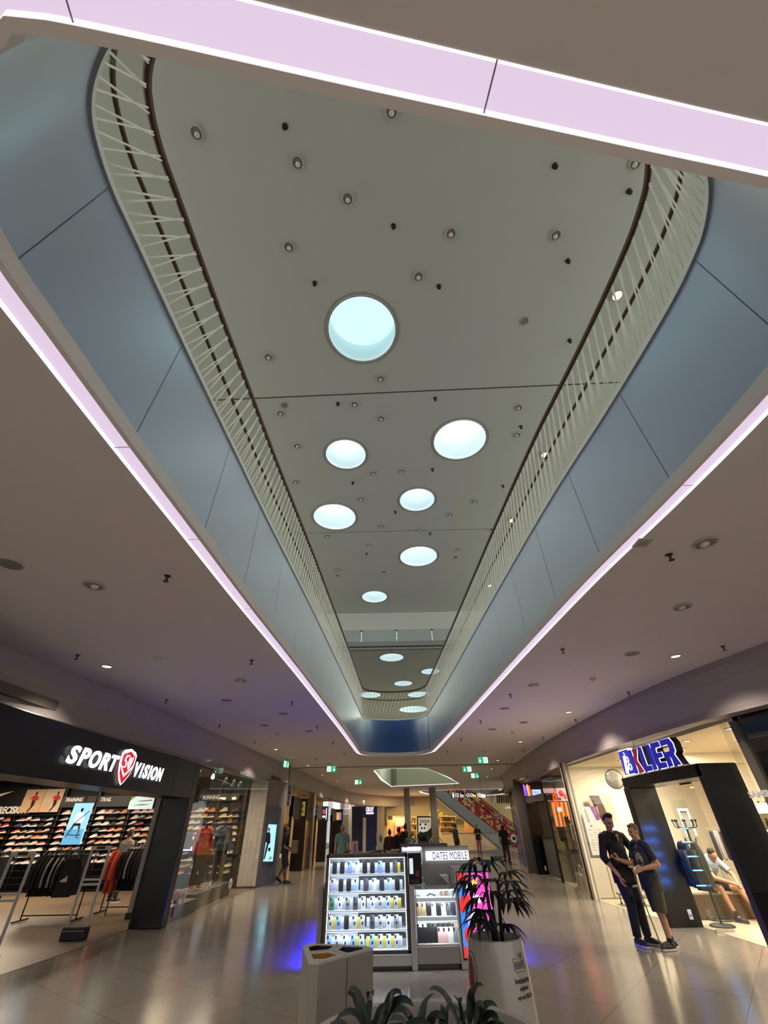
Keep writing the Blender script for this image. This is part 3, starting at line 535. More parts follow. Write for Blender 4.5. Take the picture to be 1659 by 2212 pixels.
BAYS = [('bay under the swoosh board', -16.1, -14.95, 4), ('bay under the runner posters', -14.7, -13.25, 5), ('bay under the TRAINING board', -12.98, -11.8, 4), ('bay under the TRAIL board', -11.6, -10.4, 4), ('bay beside the grey column', -10.2, -9.1, 4), ('bay under the peach poster', -8.9, -8.15, 3), ('bay under the RUNNING board', -7.9, -6.95, 4), ('bay beside the slatted panel', -6.7, -5.95, 3)]
for bn, x0, x1, n in BAYS:
    for r, z in enumerate(ROWZ[:11] if x0 > -9 else ROWZ[:9]):
        if x0 < -13 and r < 1: continue
        for k in range(n):
            if rs.random() < .07: continue
            cn = rs.choices(names, wts)[0]; so = rs.choices(SOLES, [6, 2, 2, 1])[0]; x = x0 + (x1 - x0) * (k + .35) / n + rs.uniform(-.02, .02)
            if -10.85 < x * 17 / YW < -9.98 and False: continue
            put_shoe(x, YW + .02, z - .052, cn, so, f'{cn} sports shoe, shelf {r + 1} from the top, {nth(k)} from left, {bn}'.replace('shelf %d' % (r + 1), nth(r) + ' shelf').replace('from the top', 'down'), rs.uniform(-.25, .2), rs.choice((.17, .17, .05)), 1.12)
# store lamps (ceiling panels)
for k, (x, y) in enumerate(((-8.6, 10.5), (-9.4, 13.5), (-11.5, 16.5))):
    t = thing('ceiling_panel_light', 'long bright ceiling lamp inside the sports shop, %s from the entrance' % nth(k), 'ceiling light', (x, y, 3.42)); MB().box((x - .6, y - .06, 3.36), (x + .6, y + .06, 3.42)).obj('housing', M_blackm, t); MB().box((x - .58, y - .05, 3.355), (x + .58, y + .05, 3.36)).obj('diffuser', mat('cool_diffuser', 'bfe6ff', .4, emit=1.6, ecol='b6e2ff'), t)
# security gates
M_gate = mat('gate_grey', 'b3aca6', .5)
def gate(y, x0, x1, lab):
    t = thing('security_gate', lab, 'security gate', ((x0 + x1) / 2, y, 0), 0, 'security gates at the shop entrance')
    for x in (x0, x1): MB().bbox((x - .026, y - .02, .0), (x + .026, y + .02, 1.42), .015).obj('post', M_gate, t, smooth=30)
    mb = MB().bbox((x0 - .035, y - .02, 1.4), (x1 + .035, y + .02, 1.48), .02); mb.obj('top_bar', M_gate, t, smooth=30)
    for z in (.82, .9): MB().box((x0, y - .014, z), (x1, y + .014, z + .035)).obj('cross_bar', M_gate, t)
    MB().bbox((x0 - .05, y - .09, 0), (x1 + .05, y + .09, .2), .02).m(1).box((x0 - .03, y - .094, .14), (x1 + .03, y - .088, .15)).obj('base', [M_blackm, M_grey], t, smooth=30)
    MB().box((x0 + .1, y - .024, 1.425), (x1 - .1, y - .018, 1.47)).obj('sensor_plate', M_blackm, t)
gate(11.7, -6.62, -6.23, 'grey security gate frame nearest the black pillar'); gate(9.35, -6.68, -6.3, 'grey security gate frame at the left edge of the picture')
# clothes racks and garments
M_tube = mat('rack_black_tube', '111112', .4, metal=.3)
def rack(x0, x1, y, h, lab):
    t = thing('clothes_rack', lab, 'clothes rack', ((x0 + x1) / 2, y, 0))
    MB().tube([(x0, y, .02), (x0, y, h), (x1, y, h), (x1, y, .02)], .016, 8).obj('rail', M_tube, t, smooth=True)
    MB().box((x0 - .02, y - .28, .02), (x0 + .02, y + .28, .05)).obj('foot', M_tube, t); MB().box((x1 - .02, y - .28, .02), (x1 + .02, y + .28, .05)).obj('foot', M_tube, t); MB().tube([(x0, y, .12), (x1, y, .12)], .012, 6).obj('lower_bar', M_tube, t)
    return t
rack(-9.05, -7.7, 13.85, 1.34, 'black clothes rack of dark jackets behind the left security gate'); rack(-7.75, -6.75, 15.0, 1.4, 'black clothes rack of navy garments in front of the grey column'); rack(-10.6, -9.3, 13.2, 1.34, 'clothes rack of dark clothes at the far left')
M_cblack = mat('cloth_black', '0d0d0f', .8); M_cnavy = mat('cloth_navy', '141a2a', .8); M_ccoral = mat('cloth_coral', 'd2533a', .7); M_cwhite = mat('cloth_white', 'cfc8bd', .8); M_cgrey = mat('cloth_grey', '45454a', .8)
def garment(x, y, ztop, rz, m, lab, length=.78, stripes=True, sleeves=True, logo=False, wd=.5):
    t = thing('hanging_jacket', lab, 'jacket', (x, y, ztop), rz, 'garments on the clothes racks'); w2 = wd / 2
    prof = [(0, .2), (-.03, w2 * .75), (-.07, w2), (-.3, w2 * .92), (-length * .7, w2 * .9), (-length, w2 * .96)]
    rings = []
    for z, hw in prof:
        th = .034 if z > -.1 else .05; rings.append([(hw * math.cos(a) if abs(math.cos(a)) > .01 else 0, th * math.sin(a) * (1 + .12 * math.sin(5 * a + z * 9)), z - .04) for a in [2 * math.pi * k / 16 for k in range(16)]])
    MB().loft(rings, True).obj('body', m, t, smooth=60, local=True)
    if sleeves:
        for s in (-1, 1):
            MB().tube([(s * w2 * .8, 0, -.08), (s * (w2 + .04), .02, -.25), (s * (w2 + .06), .03, -.45), (s * (w2 + .05), .02, -.66)], [.055, .052, .046, .038], 10).obj('sleeve', m, t, smooth=60, local=True)
            if stripes:
                mb = MB()
                for q in (-.02, .0, .02): mb.tube([(s * (w2 * .85 + .062), q, -.09), (s * (w2 + .095), .02 + q, -.25), (s * (w2 + .109), .03 + q, -.45), (s * (w2 + .09), .02 + q, -.65)], .0055, 4)
                mb.obj('sleeve_stripe', M_cwhite, t, local=True, label='white stripes down the sleeve')
    MB().tube([(-.17, 0, -.03), (0, 0, .03), (.17, 0, -.03)], .01, 6).obj('hanger', M_tube, t, local=True); MB().tube([(0, 0, .03), (0, 0, .05), (.02, 0, .075), (0, 0, .1), (-.02, 0, .08)], .004, 5).obj('hook', M_steel, t, local=True)
    if logo:
        mb = MB()
        for i, (a, h) in enumerate(((-.07, .045), (-.02, .08), (.035, .12))): mb.add([(a - .02, -.064, -.48), (a + .03, -.064, -.48), (a + .03 - h * .25 + .01, -.064, -.48 + h), (a - .02 - h * .1, -.064, -.48 + h * .72)], [(0, 1, 2, 3)])
        mb.obj('logo_bars', M_cwhite, t, local=True); put_text('logo_lettering', 'adidas', frame((0, -.066, -.53), (1, 0, 0), (0, 0, 1)), .08, M_cwhite, t, .003, fit=(.22, .065), bold=.004); t.children[-1].matrix_parent_inverse = Matrix()
    return t
gi = 0
for k in range(9):
    x = -8.98 + k * .125; st = k in (3, 4, 5)
    garment(x, 13.85, 1.3, R(90) + rs.uniform(-.1, .1), M_cblack, ('black jacket with white sleeve stripes' if st else 'plain black jacket') + ', %s from left on the rack behind the left gate' % nth(k), stripes=st)
garment(-8.02, 13.44, 1.24, .06, M_cblack, 'black jacket with white three bar logo facing the entrance', .72, False, True, True, .46)
for k in range(2): garment(-7.62 + k * .1, 14.9, 1.36, R(78) + k * .2, M_ccoral, 'coral garment on the middle rack, ' + ('left' if k == 0 else 'right') + ' of the two', .9, False, True)
for k in range(7): garment(-7.35 + k * .1, 15, 1.36, R(86) + rs.uniform(-.12, .12), M_cnavy if k % 3 else M_cblack, ('navy' if k % 3 else 'black') + ' garment on the rack by the grey column, %s from its left end' % nth(k + 2), .85, k == 2)
for k in range(7): garment(-10.5 + k * .15, 13.2, 1.3, R(90) + rs.uniform(-.12, .12), M_cwhite if k == 5 else (M_cgrey if k == 2 else M_cblack), ('white' if k == 5 else 'grey' if k == 2 else 'black') + ' garment on the far left rack, %s along it' % nth(k), .75, k in (4,))
t = thing('shop_price_screen', 'small grey tablet on a stand at the end of the middle rack', 'screen', (-7.0, 14.6, 0)); p = ony(268, 1832, 14.6)
MB().box((p.x - .11, 14.58, p.z - .09), (p.x + .11, 14.61, p.z + .09)).obj('display', M_grey, t); MB().cyl((p.x, 14.6, 0), (p.x, 14.6, p.z), .015).obj('stand', M_tube, t)
# window display
def platform(lab, poly, h):
    t = thing('display_platform', lab, 'platform', (poly[0][0], poly[0][1], 0)); MB().prism(poly, 0.005, h).obj('box', mat('platform_grey', '33302b', .6), t); MB().prism([(x, y) for x, y in poly], h, h + .012).obj('top', mat('platform_top', '4a463f', .5), t)
platform('low dark display platform with a basketball, nearest the black pillar', [(-5.25, 13.4), (-5.2, 14.95), (-6.1, 14.95), (-6.1, 13.4)], .26); platform('dark display platform under the two mannequins', [(-5.3, 15.05), (-5.35, 18.3), (-6.2, 18.3), (-6.2, 15.05)], .32)
bb = thing('basketball', 'orange basketball on the low platform in the shop window', 'ball', (-5.5, 14.25, .39)); MB().ell((-5.5, 14.25, .395), (.12, .12, .12), 24, 16).obj('ball', mat('basketball_orange', 'b7602f', .6, bump=.2, scale=120), bb, smooth=True)
mb = MB()
for M in (Matrix.Rotation(.3, 3, 'X'), Matrix.Rotation(R(90), 3, 'Y') @ Matrix.Rotation(.3, 3, 'X'), Matrix.Rotation(R(45), 3, 'Y')): mb.tube([Vector((-5.5, 14.25, .395)) + M @ Vector((.1205 * math.cos(a), .1205 * math.sin(a), 0)) for a in [k * math.pi / 16 for k in range(32)]], .0022, 4, True)
mb.obj('seam', M_blackm, bb)
for i, (px, py, y, lab) in enumerate(((397, 1935, 14.3, 'white oval price tag beside the basketball'), (452, 1917, 16.2, 'white oval price tag beside the red trainers'), (498, 1909, 17.4, 'white oval price tag beside the navy mannequin\'s shoes'))):
    p = ony(px, py, y); t = thing('price_tag', lab, 'price tag', (p.x, y, p.z - .1)); MB().ell((p.x, y, p.z), (.055, .008, .13), 20, 12).obj('plate', M_letter, t, smooth=True); MB().box((p.x - .02, y - .012, p.z - .03), (p.x + .02, y - .008, p.z + .04)).obj('print', M_grey, t)
t = thing('window_sticker', 'small violet sticker low on the shop glass beside the pillar', 'sticker', (-5.1, 13.3, .2)); MB().box((-5.09, 13.2, .12), (-5.082, 13.36, .4)).obj('sheet', mat('violet_sticker', '9a94b4', .6), t)
tr = thing('track_light_rail', 'black lighting track with spotlights above the shop window display', 'track light', (-5.6, 16.5, 3.2)); MB().box((-5.62, 13.2, 3.2), (-5.57, 20, 3.24)).obj('rail', M_blackm, tr)
MB().cyl((-5.6, 14, 3.24), (-5.6, 14, 3.45), .01).obj('hanger', M_blackm, tr)
for i, y in enumerate((14.2, 15.4, 16.7, 17.6, 18.4, 19.5)):
    sp = MB().cyl((-5.6, y, 3.2), (-5.6, y, 3.12), .014, n=8); d = Vector((-.25, .3 if i != 1 else -.6, -1)).normalized() if i != 1 else Vector((.3, -.9, -.45)).normalized(); a = Vector((-5.6, y, 3.1)); sp.cyl(a - d * .02, a + d * .17, .04, .062, 14); s = sp.obj('spotlight', M_blackm, tr, smooth=40)
    MB().cyl(a + d * .166, a + d * .172, .055, .055, 14).obj('lens', M_lampon if i in (1, 2, 3) else M_lampoff, s)
t = thing('shelf_banner', 'black shelf banner reading ARE YOU RUNNING TODAY with lit ledge', 'sign', (-7, YW - .2, 1.3)); MB().box((-7.75, YW - .2, 1.39), (-6.1, YW - .17, 1.56)).obj('board', M_blackm, t)
put_text('lettering', 'ARE YOU RUNNING TODAY', frame((-6.93, YW - .204, 1.475), (1, 0, 0), (0, 0, 1)), .1, mat('banner_text', 'e8eef8', .5, emit=.8), t, .003, fit=(1.5, .09), bold=.003)
for a, b in ((-7.8, -7.3), (-6.95, -6.3)): MB().box((a, YW - .3, 1.1), (b, YW - .1, 1.2)).obj('lit_ledge', mat('lit_ledge', 'b9c6ee', .4, emit=.9, ecol='b4c4f2'), t)
t = thing('product_poster', 'small dark violet poster stand behind the window near the pillar', 'poster', (-7.9, 18.6, 1)); p = ony(398, 1816, 18.6)
MB().box((p.x - .28, 18.6, p.z - .24), (p.x + .28, 18.62, p.z + .24)).m(1).box((p.x - .24, 18.595, p.z - .2), (p.x - .02, 18.6, p.z + .2)).m(2).box((p.x + .02, 18.595, p.z - .2), (p.x + .24, 18.6, p.z + .2)).obj('sheet', [mat('violet_dark', '4a3a5a', .5), mat('violet_print', '5d3050', .5), mat('navy_print', '232036', .5)], t); MB().cyl((p.x, 18.63, 0), (p.x, 18.63, p.z), .02).obj('stand', M_tube, t)
# ------------------------------------------------------------------ left walkway beyond the sports shop, far end
def slab_y(name, y, pts, m, parent=None, d=.03, **k):
    q = [ony(a, b, y) for a, b in pts]; return MB().loft([q, [p + Vector((0, d, 0)) for p in q]]).obj(name, m, parent, **k)
def slab_v(name, A, B, pts, m, parent=None, d=.03, off=0, **k):
    n = Vector((B[1] - A[1], -(B[0] - A[0]), 0)).normalized(); q = [onv(a, b, A, B) + n * off for a, b in pts]; return MB().loft([q, [p - n * d for p in q]]).obj(name, m, parent, **k)
M_bluegrey = mat('blue_grey_panel', '5d6274', .6); M_stonewall = mat('grey_wall_cladding', '857b70', .6, noise=.06, scale=3); M_warmwall = mat('warm_shop_wall', 'd8b98c', .7, noise=.06, scale=2); M_greige = mat('greige_wall', 'b5a78f', .7)
A, B = (-4.93, 20.2), (-4.66, 21.6)
def wall_seg(name, p, q, z0, z1, m, t=.12):
    d = Vector((q[0] - p[0], q[1] - p[1], 0)).normalized(); n = Vector((-d.y, d.x, 0)) * t
    P, Q = Vector((*p, 0)), Vector((*q, 0)); return MB().prism([(P.x, P.y), (Q.x, Q.y), (Q.x + n.x, Q.y + n.y), (P.x + n.x, P.y + n.y)], z0, z1).obj(name, m, kind='structure')
wall_seg('wall_left_totem', A, (-4.58, 22.2), 0, 3.35, M_stonewall, .5)
tt = thing('advert_totem', 'blue grey wall totem with a lit screen of a woman in a dark coat', 'advertising screen', (-4.8, 20.9, 0))
slab_v('panel', A, B, [(553, 1919), (580, 1743), (606, 1744), (590, 1909)], M_bluegrey, tt, .1, .06)
slab_v('screen_frame', A, B, [(562, 1865), (575, 1776), (597, 1777), (587, 1864)], mat('totem_frame', '4b5060', .5), tt, .05, .09)
slab_v('screen', A, B, [(563.5, 1860.8), (575.5, 1780.7), (593, 1781.4), (584, 1860.8)], mat('totem_screen', 'a6dbe9', .4, emit=.95, ecol='9cd8ea'), tt, .02, .1)
slab_v('coat', A, B, [(571, 1800), (576, 1796), (579, 1803), (578, 1822), (573, 1824), (569, 1818)], M_pdark, tt, .01, .108); slab_v('leg', A, B, [(571, 1823), (575, 1823), (570, 1842), (566, 1856), (564, 1856), (567, 1840)], M_pdark, tt, .01, .108); slab_v('head', A, B, [(575, 1788), (577.5, 1788), (578, 1794), (575, 1796), (573.5, 1792)], M_skin, tt, .01, .109); slab_v('handbag', A, B, [(574, 1832), (579, 1831), (578, 1839), (574, 1839)], M_blackm, tt, .01, .11)
P_, Q_ = onv(575, 1853.5, A, B), onv(581, 1853.5, A, B); put_text('logo', 'H&M', frame((P_ + Q_) / 2 + Vector((.11, -.02, 0)), Q_ - P_, (0, 0, 1)), .1, mat('logo_text_red', 'b5202a', .5), tt, .004, fit=((Q_ - P_).length, .09), shear=.2)
# vertical wayfinding sign
ws = thing('wayfinding_sign', 'white vertical hanging sign with black arrow and toilet pictograms', 'sign', ony(626, 1718, 21.8)); YS = 21.8
slab_y('panel', YS, [(622, 1695), (632, 1695), (627.5, 1741), (618.5, 1741)], mat('sign_white', 'c9c5bf', .5), ws, .05); slab_y('hanger', YS, [(625.6, 1650), (627, 1650), (624.4, 1695), (623, 1695)], M_blackm, ws, .03)
def pic(pts): return [ony(a, b, YS - .006) for a, b in pts]
mb = MB(); c = ony(626.3, 1701, YS - .006); mb.tube([c + Vector((.075 * math.cos(a), 0, .075 * math.sin(a))) for a in [R(30) + k * R(300) / 14 for k in range(15)]], .014, 5); mb.tube([c + Vector((-.05, 0, 0)), c + Vector((.06, 0, 0))], .014, 5); mb.obj('arrow', M_blackm, ws)
for i, (a, b) in enumerate(((624, 1712.5), (627, 1713), (624, 1724), (622, 1736))):
    c = ony(a, b, YS - .006); mb = MB(); mb.ell(c + Vector((0, 0, .07)), (.02, .008, .02), 8, 6); mb.tube([c + Vector((0, 0, .045)), c + Vector((0, 0, -.01)), c + Vector((.01, 0, -.09))], [.028, .022, .012], 6); mb.obj('pictogram', M_blackm, ws)
# shop portals along the left walkway
def far_portal(lab, x0, x1, y, z1, zsplit, signm, sx0, sx1, sz0, sz1, near, post=True):
    t = thing('shop_portal', lab, 'shop entrance', (x1, y, 0), 0)
    MB().bbox((x0, y, 0), (x1, y + .25, zsplit), .01).obj('pillar', M_black, t, smooth=30); MB().bbox((x0 - .05, y - .02, zsplit), (x1 + .04, y + .27, z1), .01).obj('header', M_dark, t, smooth=30)
    if post: MB().box((near[0] - .12, near[1], 0), (near[0], near[1] + .12, z1)).obj('post', M_blackm, t); MB().box((near[0] - .14, near[1], zsplit + .1), (near[0], y, z1)).obj('lintel', M_blackm, t)
    s = MB().bbox((sx0, y - .08, sz0), (sx1, y - .02, sz1), .01).obj('sign', signm, t)
    return t, s
M_ysign = mat('yellow_sign', 'b8a13a', .5, emit=.35)
def zy(px, py, y): return ony(px, py, y).z
t, s = far_portal('black shop portal with a yellow sign behind the walking man', -5.05, -4.42, 26.9, 2.95, 2.05, M_ysign, -4.95, -4.5, 2.2, 2.82, (-4.66, 24.2))
for k in range(6): MB().box((-4.9 + k * .06, 26.81, 2.55), (-4.875 + k * .06, 26.82, 2.7)).obj('lettering', M_dark, s)
mb = MB().box((-4.88, 26.812, 2.36), (-4.58, 26.82, 2.42)); mb.obj('lettering_line', M_dark, s)
M_pink = mat('pink_lit_sign', 'e86a86', .4, emit=.9, ecol='e25a7c'); M_wlit = mat('white_lit_sign', 'f4f0ff', .4, emit=1.2)
t, s = far_portal('black shop portal with a pink and white lit sign', -4.65, -4.08, 33.2, 2.8, 2.0, M_dark, -4.5, -4.12, 2.1, 2.7, (-4.36, 30.3))
for a, b in ((-4.5, -4.47), (-4.15, -4.12)): MB().box((a, 33.1, 2.1), (b, 33.12, 2.7)).obj('lit_edge', M_wlit, s)
for k, w_ in enumerate((.0, .1, .2)): MB().tube([(-4.45 + w_, 33.09, 2.4), (-4.45 + w_, 33.09, 2.62), (-4.38 + w_, 33.09, 2.55), (-4.44 + w_, 33.09, 2.5), (-4.38 + w_, 33.09, 2.4)], .012, 5).obj('neon_letter', M_pink, s)
MB().box((-4.44, 33.09, 2.2), (-4.2, 33.1, 2.3)).obj('lettering', M_wlit, s)
t, s = far_portal('black shop portal with rainbow coloured letters, farthest on the left', -4.35, -3.55, 38.0, 2.75, 1.95, M_dark, -4.2, -3.6, 2.0, 2.65, (-4.0, 35.5))
for k, c in enumerate(('e2553a', 'e6a13a', 'd8d84a', '56c06a', '4aa0d8', 'c060d0', 'e05aa0')): MB().box((-3.98 + k * .055, 37.9, 2.1 + .02 * (k % 2)), (-3.94 + k * .055, 37.915, 2.6 - .04 * (k % 3))).obj('letter', mat('rainbow_' + str(k), c, .4, emit=1.1), s)
# glass fronts between the portals, lit shop interiors behind
LG = [(-4.56, 22.2), (-4.68, 24.2), (-4.42, 27.0), (-4.36, 30.3), (-4.08, 33.3), (-4.0, 35.5), (-3.55, 38.2), (-3.3, 41)]
def glass_run(name, pts, z0, z1, m):
    mb = MB()
    for (a, b), (c, d) in zip(pts[:-1], pts[1:]): mb.add([(a, b, z0), (c, d, z0), (c, d, z1), (a, b, z1)], [(0, 1, 2, 3)])
    return mb.obj(name, m, kind='structure')
glass_run('window_2', LG[:2], 0, 3.3, M_gdark); glass_run('window_3', LG[2:4], 0, 3.3, M_gdark); glass_run('window_4', LG[4:6], 0, 3.3, M_gdark); glass_run('window_5', LG[6:], 0, 3.3, M_gdark)
MB().box((-8.5, 20.6, 0), (-8.3, 42, 3.5)).obj('wall_left_shops', M_warmwall, kind='structure'); MB().box((-8.5, 20.6, 3.4), (-4.9, 42, 3.5)).obj('ceiling_left_shops', M_shopceil, kind='structure'); MB().box((-8.5, 20.6, -.2), (-6.2, 70, 0)).obj('floor_left_shops', M_lightfloor, kind='structure')
for y in (22.3, 27.3, 33.6, 38.4): MB().box((-8.3, y, 0), (-5.1, y + .15, 3.4)).obj('wall_shop_partition', M_greige, kind='structure')
pc = thing('glass_pillar', 'grey mirrored pillar with pinkish square decal between two black portals', 'pillar', (-4.3, 29.2, 0)); MB().box((-4.62, 28.6, 0), (-4.3, 29.3, 3.3)).obj('shaft', mat('mirror_grey', '9a928a', .15, metal=.6), pc)
mb = MB(); 
for a, b in (((-4.5, 28.59, 1.3), (-4.46, 28.6, 1.8)), ((-4.5, 28.59, 1.76), (-4.36, 28.6, 1.8)), ((-4.5, 28.59, 1.3), (-4.36, 28.6, 1.34)), ((-4.5, 28.59, 1.5), (-4.4, 28.6, 1.54))): mb.box(a, b)
mb.obj('decal', mat('pinkish_decal', 'b98f80', .5), pc)
for i, (x, y, z0, z1, c, lab) in enumerate(((-5.3, 25.2, .9, 1.9, 'c08a4a', 'small golden picture behind the glass left of the yellow sign portal'), (-6.0, 31.5, .8, 1.7, 'c7684a', 'orange red goods on a shelf behind the far left glass'), (-5.8, 36.6, .8, 2.2, 'e0d6c8', 'pale poster behind the far left glass'))):
    t = thing('shop_display', lab, 'display', (x, y, z0)); MB().bbox((x - .3, y, z0), (x + .3, y + .1, z1), .02).m(1).box((x - .22, y - .01, z0 + .1), (x + .22, y, z1 - .15)).obj('panel', [mat('display_' + c, c, .6, noise=.2), M_dark], t); MB().box((x - .3, y + .02, 0), (x + .3, y + .08, z0)).obj('stand', M_grey, t)
# far end: blue fashion shop
M_navy = mat('navy_front', '1b2552', .5); M_navy2 = mat('navy_door', '16235f', .4)
YB2 = 46.
bs = thing('blue_shop_front', 'navy blue shop front with white lettering at the end of the left walkway', 'shop front', ony(788, 1840, YB2))
slab_y('front', YB2, [(760, 1742), (815, 1742), (813, 1850), (760, 1850)], M_navy, bs, .3); slab_y('door', YB2 - .03, [(791, 1763), (810, 1763), (810, 1850), (790, 1850)], M_navy2, bs, .05); slab_y('lit_opening', YB2 - .02, [(784, 1766), (791, 1766), (790, 1850), (783, 1850)], mat('pale_lit_gap', 'd6cdb8', .5), bs, .04)
for k in range(7): a = 762 + k * 3.2; slab_y('rib', YB2 - .03, [(a, 1746), (a + 1, 1746), (a + .8, 1850), (a - .2, 1850)], mat('navy_rib', '141b40', .5), bs, .04)
for txt, x0, x1, yy, h in (('OKAY', 790.5, 807.5, 1748, .34), ('FASHION', 791, 807, 1756.5, .16)):
    a, b = ony(x0, yy, YB2 - .06), ony(x1, yy, YB2 - .06); put_text('lettering', txt, frame((a + b) / 2, (1, 0, 0), (0, 0, 1)), .3, M_wlit, bs, .04, fit=((b - a).length, h), bold=.01)
slab_y('wall_far_left', 47.5, [(735, 1735), (765, 1735), (765, 1850), (735, 1850)], mat('pale_far_wall', 'cfc7b4', .6), None, .2, kind='structure')
for k in range(4): slab_y('lamp_strip' if 0 else 'ceiling_tube', 44 + k, [(744, 1737 + k * 3), (757, 1736.6 + k * 3), (757, 1737.8 + k * 3), (744, 1738.2 + k * 3)], M_wlit, tag(thing('tube_light', '', ''), 'short white ceiling tube in the far left shop, %s from the front' % nth(k), 'ceiling light', 'white tubes in the far left shop'), .1)
# far end: beige front, yellow script sign, shelves
YE = 52.
MB().box((-4, YE + 1.2, 0), (14, YE + 1.4, 4.1)).obj('wall_far', mat('far_beige_wall', 'cdb88a', .7), kind='structure'); MB().box((-.3, YE - .1, 2.15), (9.5, YE + .1, 3.3)).obj('wall_far_header', mat('far_header', '8f8468', .7), kind='structure')
slab_y('wall_far_pier', 49.5, [(815, 1742), (830, 1742), (828, 1850), (813, 1850)], mat('grey_pier', '857c72', .5), None, .4, kind='structure')
es = thing('script_sign', 'yellow lit script lettering on the beige shop front at the far end', 'sign', ony(942, 1758, YE - .2))
a, b = ony(920, 1764, YE - .2), ony(966, 1764, YE - .2); M_ylit = mat('yellow_lit', '7a5a10', .4, emit=1.0, ecol='f5a812'); w_ = (b - a).length
def script(pts): return [a + Vector((u * w_, 0, v * w_)) for u, v in pts]
MB().tube(script([(0, .0), (.12, -.02), (.22, .02), (.3, .1), (.27, .16), (.2, .12), (.2, .03), (.28, -.02), (.38, .02), (.46, .14), (.52, .34)]), .055, 6).obj('letter', M_ylit, es, smooth=True); MB().tube(script([(.52, .34), (.49, .14), (.5, .0), (.57, -.02)]), .055, 6).obj('letter', M_ylit, es, smooth=True); MB().tube(script([(.44, .2), (.62, .22)]), .05, 6).obj('letter', M_ylit, es, smooth=True); MB().tube(script([(.78, .12), (.7, .13), (.65, .05), (.68, -.01), (.75, .02), (.79, .12), (.78, .0), (.84, -.02), (1.0, .02)]), .055, 6).obj('letter', M_ylit, es, smooth=True)
def shelfcase(lab, px0, px1, py0, py1, y, rows, cols, seed):
    t = thing('lit_shelf_case', lab, 'shelving', ony((px0 + px1) / 2, py1, y)); slab_y('back', y, [(px0, py0), (px1, py0), (px1, py1), (px0, py1)], mat('case_back', 'd3ad72', .6), t, .05); rr = random.Random(seed)
    for r in range(rows + 1): yy = py0 + (py1 - py0) * r / rows; slab_y('shelf', y - .35, [(px0, yy), (px1, yy), (px1, yy + .8), (px0, yy + .8)], mat('case_shelf', 'efe2c4', .5), t, .35)
    for r in range(rows):
        for k in range(cols):
            x0 = px0 + (px1 - px0) * (k + .15 + rr.random() * .2) / cols; x1 = x0 + (px1 - px0) / cols * rr.uniform(.4, .75); yb = py0 + (py1 - py0) * (r + 1) / rows; h = (py1 - py0) / rows * rr.uniform(.4, .75); xm = (x0 + x1) / 2
            g = thing('bottle' if 0 else 'shop_product', f'small dark product on {"the " + nth(r) + " shelf from top, " + nth(k) + " from left"}, {lab.split(",")[-1].strip()}', 'product', ony(xm, yb, y - .2), 0, 'goods on the far lit shelves')
            slab_y('body', y - .25, [(x0, yb), (x0, yb - h * .7), (xm - (x1 - x0) * .2, yb - h), (xm + (x1 - x0) * .2, yb - h), (x1, yb - h * .7), (x1, yb)], [mat('prod_brown', '3a2415', .6), mat('prod_dark', '1e1712', .6), mat('prod_tan', '8a5a2c', .6)][rr.randrange(3)], g, .12)
shelfcase('warm lit shelves behind the right white column, far eta shelves', 951, 984, 1763, 1799, 49, 3, 7, 3); shelfcase('warm lit narrow shelves between the columns, far middle shelves', 887, 900, 1765, 1822, 49.5, 4, 2, 4)
slab_y('wall_far_lit', 50.5, [(836, 1763), (875, 1763), (875, 1830), (836, 1830)], mat('far_lit_wall', 'e3b982', .6), None, .1, kind='structure')
for i, (x0, x1, y0, y1, c, lab) in enumerate(((837, 848, 1763, 1771, '3a3028', 'small dark picture high on the far lit wall'), (854, 874, 1764, 1812, 'e9b9a0', 'large peach poster on the far lit wall'), (1003, 1028, 1770, 1800, 'd09a5a', 'orange brown goods display under the escalator'))):
    t = thing('wall_picture', lab, 'picture', ony((x0 + x1) / 2, y1, 50)); slab_y('sheet', 50, [(x0, y0), (x1, y0), (x1, y1), (x0, y1)], mat('pic_' + c, c, .6), t, .05); slab_y('edge', 49.98, [(x0, y0), (x1, y0), (x1, y0 + 1), (x0, y0 + 1)], M_dark, t, .02)
M_redgood = mat('red_goods', 'c2392e', .6)
t = thing('red_flower_bunch', 'bright red bunch of flowers on the far lit wall behind the people', 'flowers', ony(865, 1795, 49.5)); mb = MB(); rr = random.Random(5)
for k in range(22): c = ony(858 + rr.random() * 20, 1783 + rr.random() * 22, 49.5); mb.ell(c, (.12, .1, .12), 8, 6)
mb.obj('blossom', M_redgood, t, smooth=True); MB().cyl(ony(867, 1806, 49.5), ony(867, 1822, 49.5), .15, .2).obj('pot', M_dark, t); c = ony(867, 1822, 49.5); MB().cyl((c.x, c.y, 0), c, .1).obj('stand', M_dark, t)
pd = thing('advert_screen', 'dark framed advert screen with a panda photo under the yellow script sign', 'screen', ony(917, 1822, 44)); slab_y('frame', 44, [(901, 1763), (933, 1763), (933, 1822), (902, 1822)], M_blackm, pd, .12); slab_y('picture', 43.98, [(903, 1766), (931, 1766), (931, 1818), (904, 1818)], mat('pale_advert', 'cfcab0', .5, emit=.4), pd, .02)
for py in (1771.5, 1775): slab_y('lettering', 43.96, [(907, py), (928, py), (928, py + 1.6), (907, py + 1.6)], mat('advert_text', 'b09a2c', .5), pd, .02)
def disc_px(x, y, r1, r2, n=14): return [(x + r1 * math.cos(2 * math.pi * k / n), y + r2 * math.sin(2 * math.pi * k / n)) for k in range(n)]
slab_y('trees', 43.95, [(904, 1800), (912, 1792), (922, 1797), (931, 1788), (931, 1818), (904, 1818)], mat('advert_green', '3c4a33', .6), pd, .02); slab_y('head', 43.94, disc_px(914, 1789, 8, 9), mat('advert_white', 'e8e8e4', .5, emit=.4), pd, .02); 
